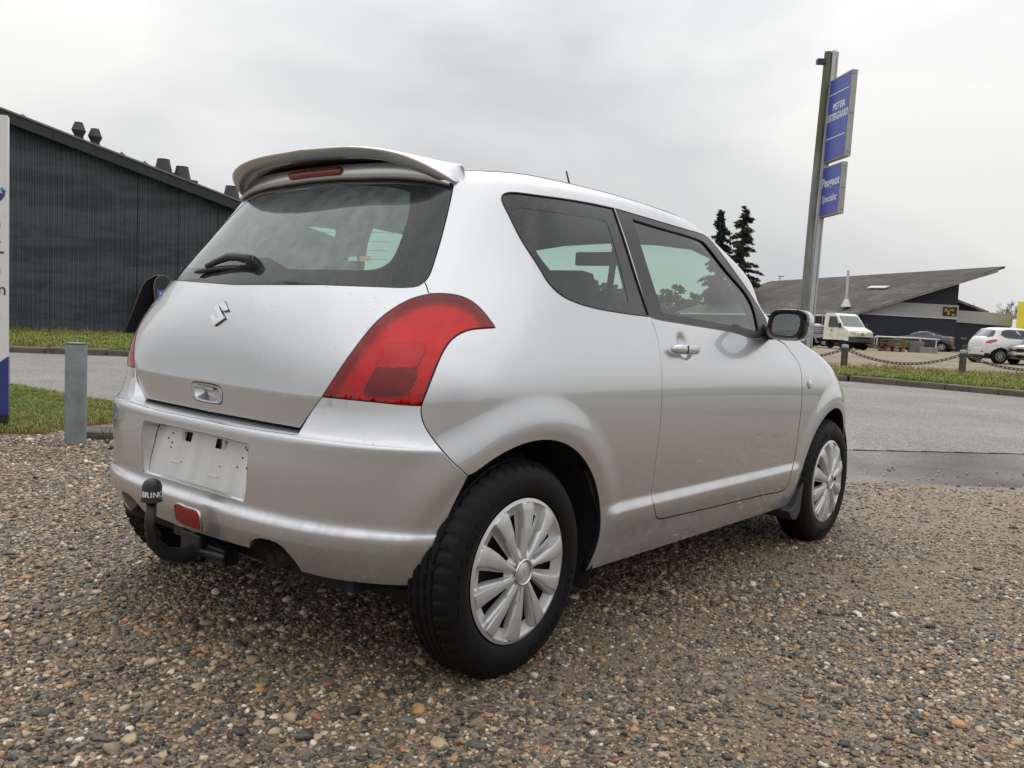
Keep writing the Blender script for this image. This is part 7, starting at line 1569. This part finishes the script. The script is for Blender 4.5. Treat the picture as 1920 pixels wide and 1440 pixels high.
# dark coupe before the dark wall
R2=[list(q) for q in ROWS]
for i in range(6,14):
    R2[i][0]+= [0,0,0,0,0,0,.06,.42,.60,.78,.86,.9,.9,.9][i]
for i in range(7,14):
    R2[i][3]=[(x,z-[0,0,0,0,0,0,0,.02,.06,.10,.11,.11,.11,.11][i]) for x,z in R2[i][3]]
    R2[i]=R2[i][:6]+[max(R2[i][6],.85),R2[i][7]] if len(R2[i])>7 else R2[i]
for i in range(10,14):
    R2[i][6]=1.0;R2[i][7]=max(R2[i][7],1.05)
CP=poly_mat((.035,.037,.042),.25,.3)
c,Sf=small_car(tuple(LD(28.0,57,.1)),math.radians(88),CP,'dark coupe behind the white railing, parked against the dark wall',(1.14,1.04,.97),[tuple(q) for q in R2])
surf_patch(c,'rear_window',Sf,mirrored(np.array([(0,7.2),(.40,7.2),(.44,8.7),(0,8.9)])),DKGLASS,both_sides=False)
surf_patch(c,'side_window',Sf,[(.80,6.6),(1.3,6.3),(1.9,6.3),(1.85,8.2),(1.6,8.7),(1.0,8.6)],DKGLASS)
surf_patch(c,'tail_lamp',Sf,[(.32,3.9),(.52,3.9),(.58,4.6),(.34,4.5)],LAMPR,.012)
# red-roofed car half hidden behind the flatbed
c,Sf=small_car(tuple(LD(20.2,58,.1)),math.radians(128),poly_mat((.34,.33,.36),.3,.3),'car with pale bonnet half hidden behind the flatbed van',(1,1,1))
surf_patch(c,'windscreen',Sf,np.concatenate([WS[:-1],[(3,10.4)]]),DKGLASS,.008)
# --- white flatbed van, front towards us
def van():
    Vp=Mat('algae_stained_white_paint');v=Vp.coord();zz=Vp.new('ShaderNodeSeparateXYZ');Vp.l(v,zz.inputs[0])
    f=Vp.noise(Vp.coord((1,1,.45)),5,6,.7);k=Vp.math('MULTIPLY',Vp.rng(f,.46,.66,0,1),Vp.rng(zz.outputs['Z'],1.55,.75,.05,.8))
    c=Vp.mix(k,(.74,.74,.66),(.33,.36,.09));WH=Vp.pbr(c,.4,0,coat=.4,coat_rough=.15)
    GRY=simple('grey_van_bumper',(.055,.058,.062),.7,var=.2,scale=3)
    # x forward, y left
    r=empty('flatbed_van',tuple(LD(19.15,49.6,.1)),FACE+math.radians(24),label='weathered white flatbed van stained green, parked facing the road',cat='van');r.scale=(.93,.93,.95)
    prof=[(.0,.55),(.55,.50),(.62,.62),(.62,.92),(.50,1.12),(-.02,1.32),(-.62,2.02),(-.80,2.12),(-1.55,2.14),(-1.62,2.05),(-1.62,.55)]
    # cab as a loft across the width with rounded shoulders
    ws=[(-.92,.90),(-.90,.965),(-.82,1.0),(0,1.012),(.82,1.0),(.90,.965),(.92,.90)];V=[];F=[];n=len(prof)
    for y,k_ in ws:
        for x,z in prof:
            t=max(0,(z-1.1)/1.0);V.append((-.5+(x+.5)*(.985+.015*k_) - (1-k_)*.25*(1 if x>0 else 0),y*(1-.09*t),.55+(z-.55)*(.94+.06*k_)))
    for i in range(len(ws)-1):
        for j in range(n):F.append((i*n+j,i*n+(j+1)%n,(i+1)*n+(j+1)%n,(i+1)*n+j))
    F+=[tuple(range(n)),tuple(range((len(ws)-1)*n,len(ws)*n))[::-1]]
    o=mesh('cab',V,F,WH,r,True);bm=bmesh.new();bm.from_mesh(o.data);bmesh.ops.recalc_face_normals(bm,faces=bm.faces);bm.to_mesh(o.data);bm.free()
    try:o.data.set_sharp_from_angle(angle=.5)
    except Exception:pass
    # windscreen lies on the sloping front
    def scr(s,t,off=.012):  # s across, t up
        x0,z0,x1,z1=-.06,1.355,-.60,1.985;x=x0+(x1-x0)*t;z=z0+(z1-z0)*t;w=(.83-.075*t)*s;return (x+off*.75+.012*(1-s*s),w,z+off*.6)
    V=[scr(s,t) for t in(0,.5,1) for s in np.linspace(-1,1,9)];F=[(j*9+i,j*9+i+1,(j+1)*9+i+1,(j+1)*9+i) for j in range(2) for i in range(8)]
    WG=simple('grey_van_windscreen',(.085,.10,.105),.05,var=.3,scale=3,coat=1);mesh('windscreen',V,F,WG,r,True)
    for s in(-1,1):
        q=[(-.30,s*.925,1.30),(-1.22,s*.925,1.30),(-1.22,s*.855,1.93),(-.66,s*.855,1.93)];q=[(x,y+s*.006,z) for x,y,z in q];mesh('side_window',q,[(0,1,2,3)],DKGLASS,r)
        MB().box((-.95,s*.926,1.12),(.14,.02,.035)).build('door_handle',BLACK,r)
        MB().box((-.12,s*1.06,1.40),(.09,.16,.30)).tube([(-.14,s*.9,1.30),(-.12,s*1.03,1.36)],.02,6).build('wing_mirror',BLACK,r,bevel=.02)
        MB().box((.60,s*.66,.985),(.10,.40,.17)).build('head_lamp',LAMPW,r,bevel=.02)
        far_wheel(r,.02,s*.80,.33,6);far_wheel(r,-2.75,s*.80,.33,6)
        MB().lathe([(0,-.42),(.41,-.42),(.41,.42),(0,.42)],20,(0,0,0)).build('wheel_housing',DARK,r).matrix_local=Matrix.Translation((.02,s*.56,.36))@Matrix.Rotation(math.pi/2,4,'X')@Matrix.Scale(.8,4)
    MB().box((.60,0,.60),(.26,1.86,.36)).build('front_bumper',GRY,r,bevel=.05)
    MB().box((.735,0,.70),(.012,1.10,.10)).build('bumper_grille',DARK,r);MB().box((.733,0,.50),(.012,.9,.06)).build('bumper_slot',DARK,r)
    MB().box((.665,0,.955),(.05,.86,.12)).build('radiator_panel',WH,r,bevel=.01);b=MB().box((.70,0,.93),(.02,.16,.14));b.build('badge_plate',BLACK,r)
    MB().box((.714,0,.93),(.008,.07,.09)).build('badge',CHROME,r,bevel=.003)
    # bed
    MB().box((-2.75,0,.88),(2.15,1.95,.10)).build('load_bed',GRY,r);
    for y in(-.97,.97):
        for z in(1.0,1.12,1.24):MB().box((-2.75,y,z),(2.15,.03,.10)).build('side_board',simple('grey_board',(.16,.155,.165),.7),r)
    MB().box((-1.2,0,.5),(2.6,1.2,.2)).build('chassis',DARK,r)
    rk=MB()
    for x in(-1.75,-3.7):
        for y in(-.93,.93):rk.tube([(x,y,.9),(x,y,2.32)],.025,6)
        rk.tube([(x,-.95,2.2),(x,.95,2.2)],.025,6)
    for y in(-.9,.9):rk.tube([(-.6,y,2.26),(-3.8,y,2.26)],.02,6)
    rk.build('ladder_rack',GALV,r)
    MB().box((.02,0,.36),(.5,1.1,.25)).build('axle',DARK,r)
van()
# --- railing, timber, sheets, kerbs in the lot
WPIPE=simple('white_pipe',(.62,.62,.60),.45)
p=LD(22.1,54,.1);r=empty('pipe_railing',tuple(p),label='white pipe railing in front of the timber stack and dark coupe',cat='railing');rr=np.array([HR_[0],HR_[1],0]);ff=np.array([HF_[0],HF_[1],0])
MB().tube([rr*0-[0,0,.1],rr*0+[0,0,.72],rr*.10+[0,0,.80],rr*2.4+[0,0,.80],rr*4.0+[0,0,.76]],.04,8).build('hand_rail',WPIPE,r,smooth=True)
for a in(.2,2.85,3.85):MB().tube([rr*a+ff*.1-[0,0,.1],rr*a+ff*.05+[0,0,.78]],.036,8).build('rail_post',WPIPE,r)
def timber():
    p=LD(21.45,49.5,.1);r=empty('timber_stack',tuple(p),label='stack of old boards on blocks behind the chain',cat='timber')
    rg=np.random.default_rng(12);W_=simple('weathered_boards',(.16,.125,.075),.9,var=.4,scale=3);W2=simple('mossy_boards',(.13,.125,.06),.9,var=.4,scale=3);EN=simple('orange_board_ends',(.30,.16,.075),.8,var=.3)
    me=None
    for lv in range(5):
        for k in range(4):
            L_=rg.uniform(1.0,1.5);c=rr*(-.25+L_*.1+rg.normal()*.1+.05*lv)+ff*(k*.22-.3)+np.array([0,0,.30+lv*.085]);o=MB().box((0,0,0),(L_,.2,.055)).build('board',W2 if lv>2 else W_,r);o.location=c;o.rotation_euler=(0,rg.normal()*.03,math.atan2(rr[1],rr[0])+rg.normal()*.05)
    for a in(-.55,-.15,.3):
        o=MB().box((0,0,0),(.14,.5,.22)).build('bearer',EN,r);o.location=rr*a-ff*.25+np.array([0,0,.12]);o.rotation_euler=(0,0,math.atan2(rr[1],rr[0]))
    for k in range(6):
        o=MB().box((0,0,0),(1.1,.16,.03)).build('board',W_,r);o.location=rr*(-1.25+.05*k)-ff*(.3-.1*k)+np.array([0,0,.16+.03*k]);o.rotation_euler=(0,.30,math.atan2(rr[1],rr[0])+rg.normal()*.1)
    p=LD(22.15,49.3,.1);q=empty('roof_sheet_stack',tuple(p),label='grey corrugated sheets standing beside the timber stack',cat='roof sheets')
    for k in range(3):
        V=[];n=34
        for i in range(n):
            a=i/(n-1)*.86;h=.035*math.sin(i*2*math.pi/7);V+=[rr*a+ff*(k*.07+h)+np.array([0,0,0.]),rr*a+ff*(k*.07+h+.05)+np.array([0,0,.64-.02*k])]
        mesh('corrugated_sheet',V,[(2*i,2*i+2,2*i+3,2*i+1) for i in range(n-1)],simple('fibre_cement',(.17,.17,.165),.85,var=.2),q,True)
    p=LD(23.1,49,.1);q=empty('concrete_blocks',tuple(p),label='low pile of concrete kerb blocks before the dark coupe',cat='concrete blocks')
    for k in range(3):
        o=MB().box((0,0,0),(.95,.25,.10)).build('block',simple('pale_concrete',(.27,.255,.23),.9,var=.2),q,bevel=.01);o.location=rr*.02*k+np.array([0,0,.06+.105*k]);o.rotation_euler=(0,0,math.atan2(rr[1],rr[0])+.02*k)
    p=LD(20.9,49.6,.1);q=empty('scrap_boards',tuple(p),label='loose boards and blue sheeting on the ground beside the van',cat='scrap boards')
    for k,(a,b,z,t,m_) in enumerate(((.1,0,.14,.28,'w'),(.35,.1,.2,.35,'g'),(.2,-.2,.05,.05,'b'),(-.1,-.1,.1,-.3,'w'))):
        o=MB().box((0,0,0),(1.1 if k!=2 else .5,.2,.04)).build('board' if k!=2 else 'blue_sheeting',{'w':W_,'g':simple('grey_plank',(.3,.3,.29),.8),'b':simple('blue_plastic',(.10,.15,.30),.6)}[m_],q);o.location=rr*a+ff*b+np.array([0,0,z]);o.rotation_euler=(0,t,math.atan2(rr[1],rr[0])+.2*k)
    # low rail fence towards the white car
    p=LD(23.7,46,.1);q=empty('rail_fence',tuple(p),label='low weathered rail fence between the coupe and the white hatchback',cat='fence')
    for a in(-.02,1.25):MB().tube([rr*a-[0,0,.1],rr*a+[0,0,.62]],.09,8).build('fence_post',OLDWOOD,q)
    for z in(.5,.3):o=MB().box(rr*.85+np.array([0,0,z]),(2.2,.06,.12),math.atan2(rr[1],rr[0])).build('fence_rail',OLDWOOD,q)
timber()
# --- folding board across the road on the left
def aboard():
    ww=simple('wood_frame_edge',(.30,.20,.14),.6);bk=simple('dark_board',(.008,.010,.016),.4);bl=simple('blue_poster',(.06,.10,.42),.4);wt=simple('poster_white',(.6,.62,.68),.5)
    p=LD(-9.98,23.4,.1);r=empty('pavement_sign',tuple(p),label='dark leaning pavement board with rounded top beside the left tail lamp',cat='pavement sign')
    a3=np.array([HR_[0],HR_[1],0]);f3=np.array([HF_[0],HF_[1],0])
    def leaf(name,foot,u,lean,w,h,mat,poster):
        """board standing on foot, width along u, leaning along lean"""
        n=np.cross(u,[0,0,1.])
        poly=[(0,0),(w,0),(w,h*.78)]+[(w/2+w/2*math.cos(t),h*.78+h*.22*math.sin(t)) for t in np.linspace(.25,math.pi-.25,9)]+[(0,h*.78)]
        ax=lambda q,t:foot+u*q[0]+lean*q[1]+np.array([0,0,q[1]])+n*t
        b=MB().prism(poly,ax,-.012,.012).build(name,mat,r)
        MB().tube([ax(q,0) for q in poly[1:]]+[ax(poly[0],0)],.011,6).build('frame_edge',ww,r,smooth=True)
        if poster:
            for sg in(1,-1):
                MB().prism([(w*.12,h*.34),(w*.88,h*.34),(w*.88,h*.76),(w*.12,h*.76)],ax,sg*.014,sg*.018).build('poster',bl,b)
                for z0,z1 in((.64,.72),(.48,.60)):MB().prism([(w*.25,h*z0),(w*.75,h*z0),(w*.75,h*z1),(w*.25,h*z1)],ax,sg*.019,sg*.021).build('poster_panel',wt,b)
    leaf('back_leaf',-a3*.42,a3*.80+f3*.60,a3*.36,.62,1.62,bk,False)
    leaf('front_leaf',a3*.56-f3*.1,a3*.70+f3*.70,-a3*.12,.55,1.62,bk,True)
aboard()
# dead weed by the bollard
def weed():
    rg=np.random.default_rng(4);r=empty('dead_weed',(.955,3.40,.014),label='small leafless dead weed beside the steel bollard',cat='weed')
    b=MB()
    for k in range(9):
        a=rg.uniform(0,6.28);p=np.zeros(3);pts=[p.copy()];d=np.array([math.cos(a)*.4,math.sin(a)*.4,1.])
        for _ in range(5):p=p+d*rg.uniform(.018,.035);d=d+rg.normal(size=3)*.25;pts.append(p.copy())
        b.tube(pts,[.003,.0025,.002,.0018,.0015,.001],5)
    b.build('stems',simple('dead_stems',(.07,.05,.035),.9),r)
weed()
# low stone edging half sunk beside the bollard
o=MB().box((0,0,0),(.55,.20,.12)).build('edging_stone',simple('dark_mossy_stone',(.10,.094,.082),.9,var=.4,scale=12,bump=.5),None,bevel=.03);o.location=(1.17,3.68,.02);o.rotation_euler=(.1,.05,-.35);tag(o,'dark mossy edging stone half sunk between bollard and silver car','stone')

# --- the trees behind the yard that the paintwork mirrors
def tree_belt():
    rg=np.random.default_rng(31);V=[];F=[]
    for k in range(46):
        t=k/45;a=YAW+math.pi+(-1.25+2.5*t);R_=rg.uniform(66,84);c=np.array([CPOS[0]+R_*math.cos(a),CPOS[1]+R_*math.sin(a)]);h=rg.uniform(3.2,5.2)
        for _ in range(330):
            z=h*rg.random()**.8;w=3.0*math.sqrt(max(.05,1-(z/h)**2));p=np.array([c[0]+rg.normal()*w*.6,c[1]+rg.normal()*w*.6,z]);u=rg.normal(size=3);u/=np.linalg.norm(u);v=np.cross(u,rg.normal(size=3));v/=np.linalg.norm(v);s_=rg.uniform(.35,.8);q=len(V)
            V+=[p-u*s_,p+v*s_*.7,p+u*s_,p-v*s_*.7];F.append((q,q+1,q+2,q+3))
    o=mesh('tree_belt',V,F,simple('dull_foliage',(.05,.055,.03),.9,var=.5,scale=.4));o['kind']='stuff'
tree_belt()

# low wood beyond the junction, hidden behind the car but seen through its windows
def far_wood():
    rg=np.random.default_rng(41);V=[];F=[]
    for k in range(70):
        c=LD(-52+82*k/69+rg.normal()*.8,118+rg.uniform(-6,6),0)
        h=rg.uniform(3.5,7.0)
        for _ in range(240):
            z=h*rg.random()**.8;w=2.0*math.sqrt(max(.05,1-(z/h)**2));p=np.array([c[0]+rg.normal()*w*.6,c[1]+rg.normal()*w*.6,z]);u=rg.normal(size=3);u/=np.linalg.norm(u);v=np.cross(u,rg.normal(size=3));v/=np.linalg.norm(v);s_=rg.uniform(.2,.5);q=len(V)
            V+=[p-u*s_,p+v*s_*.7,p+u*s_,p-v*s_*.7];F.append((q,q+1,q+2,q+3))
    o=mesh('far_wood',V,F,simple('autumn_foliage',(.055,.058,.032),.9,var=.5,scale=.3));o['kind']='stuff'
far_wood()
